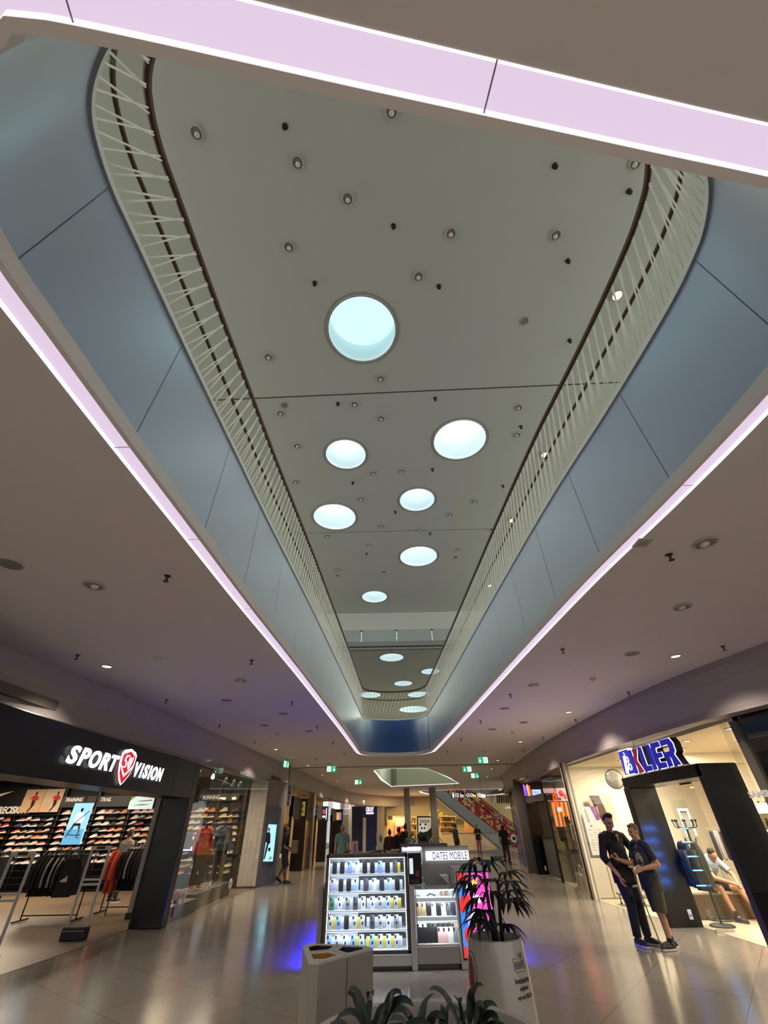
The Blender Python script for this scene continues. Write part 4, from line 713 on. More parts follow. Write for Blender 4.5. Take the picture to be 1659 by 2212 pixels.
for x, y in ((908, 1781), (919, 1781), (911, 1789), (917, 1789)): slab_y('dark_patch', 43.93, disc_px(x, y, 2, 2.4), M_blackm, pd, .02)
for x, w_, lab in ((881, 8.2, 'white round column left of the yellow script sign'), (939, 8.6, 'thicker white round column in front of the yellow script sign')):
    p = onz(x + 6 if x < 900 else x + 5, 1845, 0); q = (p.x, 40.0 if x < 900 else 39.5); t = thing('round_column', lab, 'column', (q[0], q[1], 0)); r = .24 if x < 900 else .27
    pz = ony(x, 1780, q[1]); q = (pz.x, q[1]); MB().lathe([(r, 0), (r, ZC + .0)], (q[0], q[1], 0), 28).obj('shaft', mat('column_white', 'a8a198', .5), t, smooth=True); MB().lathe([(r + .015, 0), (r + .015, .12)], (q[0], q[1], 0), 28, False).obj('base_ring', M_steel, t, smooth=True)
# escalators
M_truss = mat('escalator_truss', '9aa3a6', .5); M_esred = mat('escalator_red', 'a8202c', .5); M_pop = mat('popcorn_print', 'cdb97a', .7, noise=.4, scale=40); M_rubber = mat('handrail_rubber', '151515', .5)
def escalator(y, dx, lab, seed):
    t = thing('escalator', lab, 'escalator', (10 + dx, y, 0)); a, b = Vector((3.9 + dx, y, 5.1)), Vector((10.6 + dx, y, .25)); d = (b - a); up = Vector((0, 0, 1)); W2 = Vector((0, 1.1, 0))
    def band(z0, z1, y0, y1, s0=0, s1=1): p = [a + d * s0 + up * z0, a + d * s1 + up * z0, a + d * s1 + up * z1, a + d * s0 + up * z1]; return MB().loft([[v + Vector((0, y0, 0)) for v in p], [v + Vector((0, y1, 0)) for v in p]])
    band(-1.15, -.1, 0, .06, 0, .93).obj('truss', M_truss, t); band(-1.15, -1.08, 0, 1.2, 0, .93).obj('soffit', M_truss, t)
    mb = band(-.1, .85, 0, .05); mb.loft([[b + Vector((.42 * math.cos(u), yy, .375 + .475 * math.sin(u))) for u in [R(-90) + k * R(180) / 10 for k in range(11)]] for yy in (0, .05)]); mb.obj('side_panel', M_esred, t, label='red printed side panel')
    mb = MB(); rr = random.Random(seed)
    for c0 in (.08, .26, .47, .68, .88):
        for k in range(26):
            s = c0 + rr.uniform(-.07, .07); h = rr.uniform(.0, .72); r = rr.uniform(.05, .1); c = a + d * s + up * h; mb.ell(c + Vector((0, -.012, 0)), (r * 1.5, .012, r), 7, 4)
    mb.obj('popcorn_print', M_pop, t, kind='stuff')
    pts = [a + up * .95, b + up * .95] + [b + Vector((.5 * math.cos(u), 0, .4 + .55 * math.sin(u))) for u in [R(90) - k * R(180) / 8 for k in range(9)]]
    MB().tube(pts, .04, 6).obj('handrail', M_rubber, t); MB().tube([p + W2 for p in pts], .04, 6).obj('handrail', M_rubber, t); band(-.1, .9, 1.1, 1.14).obj('far_panel', M_esred, t)
    mb = MB()
    for k in range(20): p = a + d * (k / 20); mb.box((p.x, y + .1, p.z - .25), (p.x + .33, y + 1.05, p.z - .02))
    mb.obj('steps', M_grey, t); return t
e1 = escalator(45, 0, 'front escalator with red popcorn printed side rising to the left', 1); escalator(46.8, 1.25, 'rear escalator with red popcorn printed side rising to the left', 2)
c = ony(1110, 1811, 44.96); MB().lathe([(.0, 0), (.28, 0), (.28, .02), (0, .02)]).xf(Matrix.Translation(c) @ Matrix.Rotation(R(90), 4, 'X')).obj('round_logo', M_letter, e1); MB().lathe([(.13, .02), (.14, .03)]).xf(Matrix.Translation(c) @ Matrix.Rotation(R(90), 4, 'X')).obj('logo_ring', M_dark, e1); put_text('lettering', 'PE', frame(c + Vector((.75, -.02, 0)), (1, 0, -.25), (0, 0, 1)), .4, M_letter, e1, .01, bold=.01, shear=.3)
# white rod railing round the floor opening
rl = thing('floor_railing', 'white railing of leaning rods round the floor opening before the escalators', 'railing', (6.5, 40.5, 0)); x0, x1 = 4.0, 9.2
MB().tube([(x0, 40.5, 1.15), (x1, 40.5, 1.15)], .03, 6).obj('top_rail', M_steel, rl); MB().box((x0, 40.45, 0), (x1, 40.55, .12)).obj('kerb', M_truss, rl)
for k in range(52): x = x0 + k * .1; MB().tube([(x + (.12 if k % 2 else .02), 40.5, .1), (x - (.02 if k % 2 else -.1), 40.5, 1.14)], .012, 5).obj('rod', M_letter, rl)
# hanging direction sign
hs = thing('direction_sign', 'long black hanging direction sign with small white pictograms', 'sign', ony(1012, 1718, 31)); YH = 31.
slab_y('board', YH, [(975, 1712.5), (1051, 1711.5), (1051, 1723), (975, 1724)], M_blackm, hs, .06)
for px in (985, 1040): MB().tube([ony(px, 1712.5, YH + .03), Vector((ony(px, 1712.5, YH).x, YH + .03, ZC))], .01, 5).obj('hanger', M_blackm, hs)
c = ony(979, 1718, YH - .01); put_text('numeral', '1', frame(c, (1, 0, 0), (0, 0, 1)), .3, M_wlit, hs, .01, fit=(.09, .24), bold=.01)
M_ypic = mat('yellow_pictogram', 'd8b230', .5, emit=.6); M_wpic = mat('white_pictogram', 'e8e8e8', .5, emit=.5)
for i, px in enumerate((983, 987, 992.5, 999, 1004, 1010, 1014, 1019, 1025, 1031, 1036, 1041, 1046)):
    c = ony(px, 1717.8, YH - .012); mb = MB()
    if px in (983, 1004, 1014, 1031): mb.box((c.x - .008, c.y, c.z - .15), (c.x + .008, c.y + .01, c.z + .15))
    elif px in (987, 1010, 1019, 1036): mb.tube([c + Vector((.085 * math.cos(u), 0, .085 * math.sin(u))) for u in [k * math.pi / 7 for k in range(14)]], .02, 5, True); mb.tube([c + Vector((-.03, 0, -.03)), c + Vector((.03, 0, .03))], .018, 5)
    elif px == 992.5:
        for s in (-.07, .07): mb.tube([c + Vector((s, 0, .1)), c + Vector((s, 0, -.12))], .03, 5)
    else: mb.box((c.x - .08, c.y, c.z - .08), (c.x + .08, c.y + .01, c.z + .03)); mb.tube([c + Vector((-.1, 0, .08)), c + Vector((-.08, 0, .03))], .014, 4); mb.ell(c + Vector((-.05, 0, -.11)), (.025, .01, .025), 6, 4); mb.ell(c + Vector((.05, 0, -.11)), (.025, .01, .025), 6, 4)
    mb.obj('pictogram', M_ypic if px == 1025 else M_wpic, hs)
# shop fronts behind the escalators
MB().box((8, 54, 0), (16, 54.3, 9)).obj('wall_far_right', mat('far_dark_front', '4a4c48', .6), kind='structure')
gr = thing('upper_shop_front', 'glazed dark shop front with white frames behind the top of the escalators', 'shop front', (12, 53, 3))
slab_y('frame', 53, [(1048, 1709), (1108, 1706), (1108, 1712), (1048, 1714)], mat('frame_white', 'b9c4bd', .5), gr, .1); slab_y('post', 52.9, [(1065, 1700), (1070, 1700), (1071, 1735), (1066, 1735)], mat('frame_white', 'b9c4bd'), gr, .1)
for k in range(8): slab_y('slat', 53.2, [(1073 + k * 4.6, 1717), (1076 + k * 4.6, 1717), (1076.5 + k * 4.6, 1735), (1073.5 + k * 4.6, 1735)], M_blackm, gr, .1)
c = ony(1101, 1744, 52); put_text('lettering', 'ullus', frame(c, (1, 0, 0), (0, 0, 1)), .5, M_wpic, gr, .03, fit=(.95, .22))
# small mall furniture seen over the phone kiosk
t = poster('standing_poster', 'small orange framed poster of a figure standing behind the phone kiosk', 0, 1, 0, 1, 0, M_white, []) if 0 else None
pf = thing('standing_poster', 'small orange framed poster standing on the counter behind the phone kiosk', 'poster', ony(766, 1845, 16)); slab_y('frame', 16, [(759, 1816), (774, 1816), (774, 1846), (759, 1846)], mat('orange_frame', 'b07a55', .6), pf, .03); slab_y('picture', 15.99, [(760.5, 1818), (772.5, 1818), (772.5, 1845), (760.5, 1845)], mat('poster_print', 'c9b2a4', .6, noise=.3, scale=30), pf, .02); slab_y('figure', 15.98, [(765, 1821), (769, 1822), (770, 1832), (768, 1843), (764, 1843), (764, 1830)], mat('poster_figure', '7d6a68', .6), pf, .01)
pk = thing('counter', 'low pale counter with a heap of rolled goods behind the phone kiosk', 'counter', (.0, 16.6, 0)); MB().bbox((-1.55, 16.2, 0), (1.2, 17.2, .98), .02).obj('body', mat('counter_grey', '7c746c', .6), pk); MB().box((-1.35, 16.15, .99), (-.1, 16.25, 1.08)).obj('tray', mat('tray_beige', 'b5ab97', .6), pk)
rr = random.Random(9)
for k in range(26):
    x, y = -1.45 + rr.random() * 2.0, 16.35 + rr.random() * .7; g = thing('rolled_item', 'pale rolled item in the heap on the low counter', 'goods', (x, y, 1.0), 0, 'rolled goods heaped on the low counter'); z = 1.03 + rr.random() * .1; an = rr.random() * 3.1; d = Vector((math.cos(an), math.sin(an), rr.uniform(-.2, .4))) * .11; MB().cyl(Vector((x, y, z)) - d, Vector((x, y, z)) + d, .035, .03, 8).obj('roll', [mat('roll_grey', '77706a', .7), mat('roll_beige', 'a3947f', .7), mat('roll_brown', '5b4a3d', .7)][rr.randrange(3)], g, smooth=40)
bn = thing('standing_banner', 'white standing banner with small portrait beside the navy shop front', 'banner', ony(820, 1832, 36)); slab_y('sheet', 36, [(813, 1799), (826, 1800), (828, 1828), (814, 1828)], mat('banner_white', 'b5aea4', .6), bn, .04); slab_y('portrait', 35.98, [(820, 1806), (825, 1806), (825, 1818), (820, 1818)], mat('banner_dark', '5a4540', .6), bn, .02); slab_y('foot', 36, [(812, 1828), (829, 1828), (829, 1852.5), (812, 1852.8)], M_steel, bn, .3)
pl = thing('plant_box', 'dark leafy plant in a low planter between the columns', 'plant', ony(912, 1824, 30)); mb = MB(); rr = random.Random(3)
for k in range(60):
    c = ony(908 + rr.gauss(7, 6), 1818, 30); a = rr.uniform(0, 6.28); d = Vector((math.cos(a) * .2, math.sin(a) * .2, rr.uniform(.05, .4))); mb.add([c, c + d * .5 + Vector((.03, 0, .02)), c + d, c + d * .5 - Vector((.03, 0, .02))], [(0, 1, 2, 3)])
mb.obj('foliage', mat('dark_leaf', '182318', .5), pl); slab_y('box', 30, [(895, 1819), (935, 1819), (935, 1866), (895, 1866.7)], M_dark, pl, .5)
t = thing('round_back_chair', 'pale chair with rounded wire back beyond the phone kiosk', 'chair', ony(942, 1830, 20)); c = ony(942, 1824, 20); MB().tube([c + Vector((.25 * math.cos(u), 0, -.05 + .3 * math.sin(u))) for u in [k * math.pi / 12 for k in range(13)]], .018, 6).obj('back_hoop', M_steel, t); mb = MB()
MB().bbox((c.x - .24, 19.8, .42), (c.x + .24, 20.2, .47), .02).obj('seat', M_grey, t)
for sx in (-.2, .2):
    for yy in (19.85, 20.15): MB().cyl((c.x + sx, yy, 0), (c.x + sx, yy, .43), .014).obj('leg', M_steel, t)
# ------------------------------------------------------------------ hair salon on the right and the shops beyond it
M_salon = mat('salon_wall', 'e6dcc6', .7, noise=.03, scale=2); M_salonceil = mat('salon_ceiling', 'cdbfa2', .8); M_cream = mat('cream_trim', 'c9bda6', .5)
KX, KX2 = 5.69, 6.36
kp = thing('shop_portal', 'black portal of the hair salon, header under the blue lit sign', 'shop entrance', (6, 10.4, 0))
MB().bbox((KX, 8.86, 2.37), (KX2, 12.0, 2.57), .01).obj('header', M_portal, kp, smooth=30)
MB().bbox((KX, 11.82, 0), (KX2, 12.05, 2.37), .01).obj('far_pillar', M_portal, kp, smooth=30)
MB().bbox((KX, 8.84, 0), (KX2 + .02, 9.0, 2.57), .01).obj('near_pillar', mat('portal_grey_black', '0e0e10', .4), kp, smooth=30)
MB().bbox((KX + .01, 8.835, .0), (KX2, 8.842, .82), .003).obj('kick_panel', M_black, kp)
sk = MB().bbox((6.12, 11.805, .12), (6.2, 11.822, .27), .006).obj('socket', M_letter, kp, smooth=30, label='white wall socket'); MB().bbox((6.135, 11.8, .16), (6.185, 11.806, .2), .003).obj('socket_face', M_grey, sk)
# blue lit shelves strips of the anti theft gate
ag = thing('lit_gate_panel', 'glass gate panel with five short blue lights beside the black pillar', 'gate', (6.4, 11.0, 0))
MB().box((6.3, 11.3, .02), (6.62, 11.32, 2.1)).obj('glass', M_glass, ag); MB().box((6.28, 11.29, 0), (6.64, 11.33, .04)).obj('foot', M_steel, ag)
M_blu = mat('blue_light', '5aa8ff', .4, emit=4, ecol='4a9cff')
for k, (px, py) in enumerate(((1477, 1790), (1483, 1819), (1494, 1850), (1506, 1880), (1514, 1913))):
    p = ony(px, py, 11.3); MB().box((p.x - .09, 11.27, p.z - .008), (p.x + .09, 11.3, p.z + .008)).obj('blue_light', M_blu, ag)
    light('blue_lamp', 'AREA', (p.x - .3, 11.45, p.z), 1.6, '2a7cff', .3, (R(90), 0, 0), sy=.03)
# room
MB().box((5.8, 16.2, 0), (14, 16.35, 3.3)).obj('wall_salon_back', M_salon, kind='structure'); MB().box((12, 5, 0), (12.2, 16.3, 3.3)).obj('wall_salon_right', M_salon, kind='structure')
MB().box((6.38, 8.5, 3.2), (14, 12.2, 3.28)).box((5.95, 12.2, 3.2), (14, 16.3, 3.28)).obj('ceiling_salon', M_salonceil, kind='structure'); MB().box((8.6, 13.2, 0), (12, 13.35, 3.2)).obj('wall_salon_inner', M_salon, kind='structure')
MB().box((6.7, 8.52, 0), (12, 8.6, 3.2)).obj('wall_salon_near', M_salon, kind='structure')
MB().box((6.6, 13.0, 2.95), (12, 13.2, 3.2)).obj('trim_salon', M_salon, kind='structure')
glass_run("window_6", [(KX2 + .03, 8.64), (KX2 + .03, 8.84)], 0, ZB, M_glass); glass_run('window_7', [(5.72, 12.05), (5.72, 14.47), (5.74, 15.68)], 0, ZB, M_glass)
for i, (x, y) in enumerate(((6.9, 9.3), (7.8, 9.9), (6.9, 10.8), (8.4, 11.2), (7.6, 12.2), (9.4, 10.2), (7.0, 14.4))): downlight((x, y, 3.2), True, 'bright downlight in the salon ceiling, %s from the entrance side' % nth(i), .1)
mu = thing('window_post', 'cream post with dark edge between the salon window and the next shop', 'window post', (5.74, 15.75, 0)); MB().box((5.7, 15.68, 0), (5.84, 15.86, ZB)).obj('post', M_cream, mu); MB().box((5.68, 15.86, 0), (5.8, 15.96, ZB)).obj('dark_edge', M_blackm, mu); MB().box((5.71, 15.5, 0), (5.75, 15.53, ZB)).obj('joint', M_grey, mu)
mi = thing('round_mirror', 'round convex mirror with thin dark rim hanging behind the salon glass', 'mirror', (5.99, 13, 2.4)); c = Vector((5.985, 13, 2.63)); Mr = Matrix.Translation(c) @ Matrix.Rotation(R(-12), 4, 'Z') @ Matrix.Rotation(R(90), 4, 'X')
MB().lathe([(.001, .06), (.1, .052), (.17, .03), (.215, .0)], n=36, caps=False).xf(Mr).obj('mirror', mat('mirror_painted_reflection', 'd6cdba', .12, metal=.35), mi, smooth=True); MB().lathe([(.212, -.005), (.225, .0), (.225, .015), (.212, .012)], n=36, caps=False).xf(Mr).obj('rim', M_blackm, mi, smooth=40); MB().cyl(c + Vector((0, .01, 0)), c + Vector((-.18, .06, .0)), .015).obj('bracket', M_blackm, mi)  # pale low-metal mirror colour imitates the bright room it would reflect
t = poster('price_poster', 'tall pale poster with small pictures and price columns inside the salon', 6.0, 6.52, .95, 2.12, 15.9, mat('pale_poster', 'b7b2ad', .6), [('stripe', mat('violet_stripe', '6b3a78', .6), [(.55, 1), (.95, 1), (1, .72), (.75, .7)]), ('bottle', M_grey, [(.16, .95), (.28, .95), (.36, .66), (.2, .66)]), ('lettering', M_dark, [(.3, .6), (.42, .6), (.42, .58), (.3, .58)])])
mb = MB()
for r in range(9):
    for q in range(3): z = .95 + 1.17 * (.5 - r * .05); x = 6.06 + q * .15; mb.box((x, 15.894, z), (x + .09 - .03 * ((r + q) % 2), 15.897, z + .012))
mb.obj('price_list', M_grey, t)
t = poster('hair_picture', 'yellow poster of a woman with long brown hair behind the tall man', 6.33, 7.05, 1.25, 2.4, 15.95, mat('yellow_poster', 'cfc189', .6), [('hair', mat('brown_hair_print', '4a2d1f', .6), [(.06, 1), (.5, 1), (.62, .7), (.66, .4), (.5, .2), (.34, .45), (.2, .7)]), ('face', mat('print_skin', 'c98a68', .6), [(.02, .95), (.2, .9), (.3, .6), (.4, .4), (.28, .38), (.14, .55), (.0, .75)]), ('blouse', M_letter, [(.55, .5), (.9, .42), (1, .1), (.6, .0), (.5, .25)])])
sl = thing('salon_wainscot', 'white lower panels below the posters inside the salon', 'panel', (6.4, 15.9, 0)); 
for k in range(4): MB().bbox((5.9 + k * .42, 15.86, .02), (6.3 + k * .42, 15.9, .88), .008).obj('panel', mat('white_panel', 'b3a894', .6), sl)
MB().tube([(6.9, 15.85, .9), (6.85, 15.8, .6), (6.95, 15.78, .3), (7.0, 15.82, .05)], .008, 5).obj('cable', M_dark, sl)
tr = thing('salon_trolley', 'low grey salon trolley base at the window behind the tall man', 'trolley', (6.3, 14.6, 0))
MB().box((6.0, 14.4, .2), (6.7, 14.9, .24)).obj('tray', M_grey, tr)
for x in (6.05, 6.65):
    for y in (14.45, 14.85): MB().cyl((x, y, .05), (x, y, .2), .014).obj('leg', M_dark, tr); MB().ell((x, y, .03), (.03, .02, .03), 8, 6).obj('caster', M_blackm, tr)
# door hardware, framed niche
dh = thing('door_closer', 'black door closer at the top of the salon glass door', 'door closer', (6.35, 9.4, 2.3)); p = onx(1480, 1687, 6.34); MB().bbox((6.3, p.y - .2, p.z - .06), (6.345, p.y + .2, p.z + .05), .01).obj('body', M_blackm, dh); MB().tube([(6.32, p.y + .2, p.z), (6.28, p.y + .7, p.z + .02)], .012, 6).obj('arm', M_steel, dh); p = onx(1428, 1695, 6.34); MB().bbox((6.3, p.y - .25, p.z - .04), (6.345, p.y + .25, p.z + .03), .008).obj('hinge_rail', M_steel, dh)
nf = thing('framed_niche', 'shallow white framed niche on the salon wall above the coat stand', 'niche', (8.2, 13.2, 1.6)); a, b = ony(1466, 1752, 13.19), ony(1499, 1800, 13.19)
mb = MB(); 
for q0, q1 in (((a.x - .05, 13.15, a.z), (b.x + .05, 13.2, a.z + .05)), ((a.x - .05, 13.15, b.z - .05), (a.x, 13.2, a.z)), ((b.x, 13.15, b.z - .05), (b.x + .05, 13.2, a.z))): mb.box(q0, q1)
mb.obj('frame', M_letter, nf); MB().box((a.x, 13.185, b.z), (b.x, 13.2, a.z)).obj('recess', mat('niche_grey', '8f8a86', .6), nf)
# coat stand and coats
CX, CY = 6.76, 11.86
cs = thing('coat_stand', 'black coat stand with ball tipped hooks inside the salon', 'coat stand', (CX, CY, 0)); MB().lathe([(.23, 0), (.23, .02), (.2, .035), (.03, .05)], (CX, CY, 0), 28).obj('base', M_blackm, cs, smooth=40); MB().cyl((CX, CY, .04), (CX, CY, 1.6), .022).obj('pole', M_blackm, cs, smooth=40); MB().lathe([(.24, .1), (.25, .11), (.24, .12), (.23, .11)], (CX, CY, 0), 28, False).obj('umbrella_ring', M_blackm, cs)
for k in range(8):
    an = k * math.pi / 4 + .2; d = Vector((math.cos(an), math.sin(an), 0)); h = MB().tube([Vector((CX, CY, 1.55)), Vector((CX, CY, 1.6)) + d * .06, Vector((CX, CY, 1.6)) + d * .18, Vector((CX, CY, 1.63)) + d * .22, Vector((CX, CY, 1.72)) + d * .23], .01, 6).obj('hook', M_blackm, cs, smooth=True); MB().ell(Vector((CX, CY, 1.735)) + d * .23, (.026, .026, .026), 10, 8).obj('ball', M_blackm, h, smooth=True)
    if k % 2 == 0: MB().tube([Vector((CX, CY, 1.32)), Vector((CX, CY, 1.33)) + d * .12, Vector((CX, CY, 1.42)) + d * .15], .01, 6).obj('lower_hook', M_blackm, cs, smooth=True)
for k, (dx, dy, m, lab) in enumerate(((-.24, -.12, M_cblack, 'black coat hanging on the left of the coat stand'), (-.06, -.16, mat('coat_green', '191d18', .8), 'dark green coat hanging at the front of the coat stand'), (-.2, .1, mat('coat_dark', '121316', .8), 'dark coat hanging at the back of the coat stand'))):
    t = thing('hanging_coat', lab, 'coat', (CX + dx, CY + dy, 1.35)); rings = []; rr = random.Random(k)
    for z, r in ((1.36, .03), (1.3, .08), (1.15, .12), (.95, .13), (.75, .125), (.62, .13)): rings.append([(CX + dx + r * math.cos(u) * (1 + .15 * math.sin(4 * u + k)), CY + dy + r * .75 * math.sin(u) * (1 + .15 * math.cos(3 * u)), z + .02 * math.sin(3 * u)) for u in [j * math.pi / 9 for j in range(18)]])
    MB().loft(rings).obj('body', m, t, smooth=60); MB().tube([(CX + dx - .12, CY + dy - .08, 1.22), (CX + dx - .16, CY + dy - .12, .95), (CX + dx - .13, CY + dy - .13, .72)], [.06, .055, .04], 8).obj('sleeve', m, t, smooth=True)
bn = thing('salon_bench', 'low brown bench the man in the grey shirt sits on', 'bench', (7.3, 12.9, 0)); MB().bbox((6.75, 12.55, .0), (8.1, 13.05, .4), .015).obj('base', mat('bench_brown', '5c4a37', .6, noise=.15, scale=6), bn); MB().bbox((6.73, 12.53, .4), (8.12, 13.07, .46), .02).obj('cushion', mat('bench_top', '9b8f80', .6), bn)
ck = thing('garment_rail', 'rail of dark garments and products behind the seated man', 'rail', (8.0, 12.6, 0)); a = ony(1532, 1788, 12.9)
MB().tube([(a.x - .1, 12.9, 0), (a.x - .1, 12.9, a.z), (a.x + .6, 12.9, a.z), (a.x + .6, 12.9, 0)], .014, 6).obj('frame', M_steel, ck)
for k in range(5): MB().bbox((a.x - .05 + k * .12, 12.85, a.z - .62), (a.x + .03 + k * .12, 12.95, a.z - .05), .03).obj('garment', [M_dark, M_grey, M_blackm][k % 3], ck, smooth=40)
# big blue sign
ks = thing('salon_sign', 'blue lit KLIER lettering with scissors and comb badge on the black portal', 'sign', (KX, 10.5, 2.6))
M_kblue = mat('sign_blue', '1c1c86', .4, emit=.55, ecol='1b1ba0'); M_kred = mat('sign_red', '8c1838', .4, emit=.4, ecol='8c1838'); M_kout = mat('sign_outline', 'f4f0f0', .4, emit=1.1, ecol='f2f0ff')
def kpl(name, polys, m, d0, d1, lab=None):   # polygons in (distance along -y from y=11.7, height)
    mb = MB()
    for pl in polys: mb.loft([[(KX - d0, 11.72 - u, 2.6 + v) for u, v in pl], [(KX - d1, 11.72 - u, 2.6 + v) for u, v in pl]])
    return mb.obj(name, m, ks, label=lab)
badge = [(.02, .02), (.5, .02), (.5, .46), (.46, .5), (.02, .5)]
kpl('badge_back', [[(.0, .0), (.52, .0), (.52, .52), (.0, .52)]], M_kout, -.1, .0); kpl('badge', [badge], M_kblue, 0, .012)
kpl('comb', [[(.1, .04), (.2, .04), (.3, .36), (.2, .4)]], M_kout, .012, .02)
mb = MB(); 
for c, r in (((.4, .15), .06), ((.36, .3), .055)): mb.tube([(KX - .02, 11.72 - c[0] - r * math.cos(u), 2.6 + c[1] + r * math.sin(u)) for u in [j * math.pi / 9 for j in range(18)]], .012, 5, True)
mb.tube([(KX - .02, 11.72 - .36, 2.6 + .22), (KX - .02, 11.72 - .28, 2.6 + .12), (KX - .02, 11.72 - .2, 2.6 + .03)], .012, 5); mb.tube([(KX - .02, 11.72 - .33, 2.6 + .34), (KX - .02, 11.72 - .28, 2.6 + .46)], .01, 5); mb.obj('scissors', M_kout, ks)
def kletter(u, w_, strokes, name, red=()):
    for m, grow, d0, d1, nm in ((M_kblue, .0, .012, .05, name),):
        for i, s in enumerate(strokes): MB().loft([[(KX - d0, 11.72 - u - w_ * a, 2.6 + .46 * b) for a, b in s], [(KX - d1, 11.72 - u - w_ * a, 2.6 + .46 * b) for a, b in s]]).obj(name + '_stroke', M_kred if i in red else m, ks)
    for s in strokes:
        cx, cy = sum(p[0] for p in s) / len(s), sum(p[1] for p in s) / len(s); g = []
        n = len(s); ar = sum(s[i][0] * s[(i + 1) % n][1] - s[(i + 1) % n][0] * s[i][1] for i in range(n))
        for i, p in enumerate(s):
            e1 = Vector((w_ * (p[0] - s[i - 1][0]), .46 * (p[1] - s[i - 1][1]))).normalized(); e2 = Vector((w_ * (s[(i + 1) % n][0] - p[0]), .46 * (s[(i + 1) % n][1] - p[1]))).normalized(); sg_ = 1 if ar > 0 else -1
            nn = (Vector((e1.y, -e1.x)) + Vector((e2.y, -e2.x))) * sg_; nn = nn.normalized() * .017; g.append((p[0] + nn.x / w_, p[1] + nn.y / .46))
        MB().loft([[(KX - .0, 11.72 - u - w_ * a, 2.6 + .46 * b) for a, b in g], [(KX - .012, 11.72 - u - w_ * a, 2.6 + .46 * b) for a, b in g]]).obj(name + '_outline', M_kout, ks)
        MB().loft([[(KX + .14, 11.72 - u - w_ * a, 2.6 + .46 * b) for a, b in g], [(KX, 11.72 - u - w_ * a, 2.6 + .46 * b) for a, b in g]]).obj(name + '_body', M_blackm, ks)
kletter(.58, .37, [[(.0, 0), (.22, 0), (.22, 1), (.0, 1)], [(.3, .52), (.72, 1), (1, 1), (.58, .52), (1, 0), (.72, 0)]], 'k', (1,))
kletter(1.03, .29, [[(0, .2), (.2, 0), (1, 0), (1, .2), (.42, .2), (.36, .28), (.36, 1), (0, 1)]], 'l')
kletter(1.4, .1, [[(0, 0), (1, 0), (1, 1), (0, 1)]], 'i')
kletter(1.57, .33, [[(0, .2), (.2, 0), (1, 0), (1, .2), (.4, .2), (.34, .28), (.34, .4), (.9, .4), (.9, .58), (.34, .58), (.34, .72), (.42, .8), (1, .8), (1, 1), (.2, 1), (0, .82)]], 'e')
kletter(1.99, .38, [[(0, 0), (.3, 0), (.3, .36), (.46, .36), (.72, 0), (1.05, 0), (.76, .4), (.95, .52), (.98, .8), (.8, 1), (0, 1), (0, .8), (.6, .8), (.66, .74), (.66, .6), (.6, .54), (0, .54)]], 'r')
MB().box((KX - .01, 9.3, 2.57), (KX + .12, 11.72, 2.6)).obj('base_rail', M_cream, ks)
MB().tube([(KX + .1, 11.1, 3.05), (KX + .12, 11.05, 3.35)], .006, 5).obj('cable', M_dark, ks)
# neighbouring dark shop at the right picture edge
MB().box((6.44, 8.5, 0), (6.56, 8.64, 3.4)).obj('trim_post', mat('post_grey', '6e6860', .5), kind='structure'); glass_run('window_8', [(6.5, 8.5), (6.75, 4.6), (7.3, 0)], 0, ZB, M_gdark)
MB().box((8.5, 0, 0), (8.6, 8.4, 3.3)).obj('wall_right_shop', M_shopdark, kind='structure'); MB().box((6.6, 0, 3.3), (8.6, 8.5, 3.4)).obj('ceiling_right_shop', M_shopdark, kind='structure'); MB().box((6.57, 8.44, 0), (9.0, 8.52, 3.3)).obj('wall_right_partition', M_shopdark, kind='structure')
a, b = onx(1634, 1719, 6.43), onx(1659, 1716, 6.43); bt = thing('window_lettering', 'white SAMSUNG lettering on the glass at the right picture edge', 'lettering', (6.4, 8.6, 2)); put_text('lettering', 'SAMSUNG', frame((6.345, 8.42, 2.08), (0, -1, 0), (0, 0, 1)), .1, mat('lettering_white', 'cfc9bf', .5, emit=.2), bt, .004, fit=(.85, .1), bold=.004)
# product shelf inside the salon, near the right edge
ps = thing('product_shelf', 'white shelf unit of hair products at the right edge of the picture', 'shelving', (8.5, 11.0, 0)); 
for k, z in enumerate((.95, 1.25, 1.55, 1.85)): MB().box((7.85, 10.95, z - .02), (9.4, 11.25, z)).obj('shelf', M_letter, ps)
MB().box((7.85, 11.25, 0), (9.4, 11.3, 2.0)).obj('back', M_cream, ps); MB().box((7.8, 10.95, 0), (7.85, 11.3, 2.0)).obj('side_panel', M_letter, ps)
PC = [('red', 'a8203a'), ('dark', '2a2628'), ('white', 'd8d4cc'), ('violet', '4a3f6a')]; rr = random.Random(4)
for r, z in enumerate((.95, 1.25, 1.55, 1.85)):
    for k in range(9):
        cn, cc = PC[(0 if r == 1 else 1 if r == 2 else 2 if r == 3 else 3)]; x = 7.93 + k * .16; t = thing('product_bottle', f'{cn} product bottle on the {["lowest", "second", "third", "top"][r]} salon shelf, {nth(k)} from the window', 'bottle', (x, 11.08, z), 0, 'hair products on the salon shelf'); MB().lathe([(.035, 0), (.037, .01), (.037, .13), (.015, .15), (.015, .17)], (x, 11.08, z), 12).obj('body', mat('product_' + cn, cc, .4), t, smooth=40); MB().lathe([(.018, .17), (.018, .2)], (x, 11.08, z), 10).obj('cap', M_blackm, t)
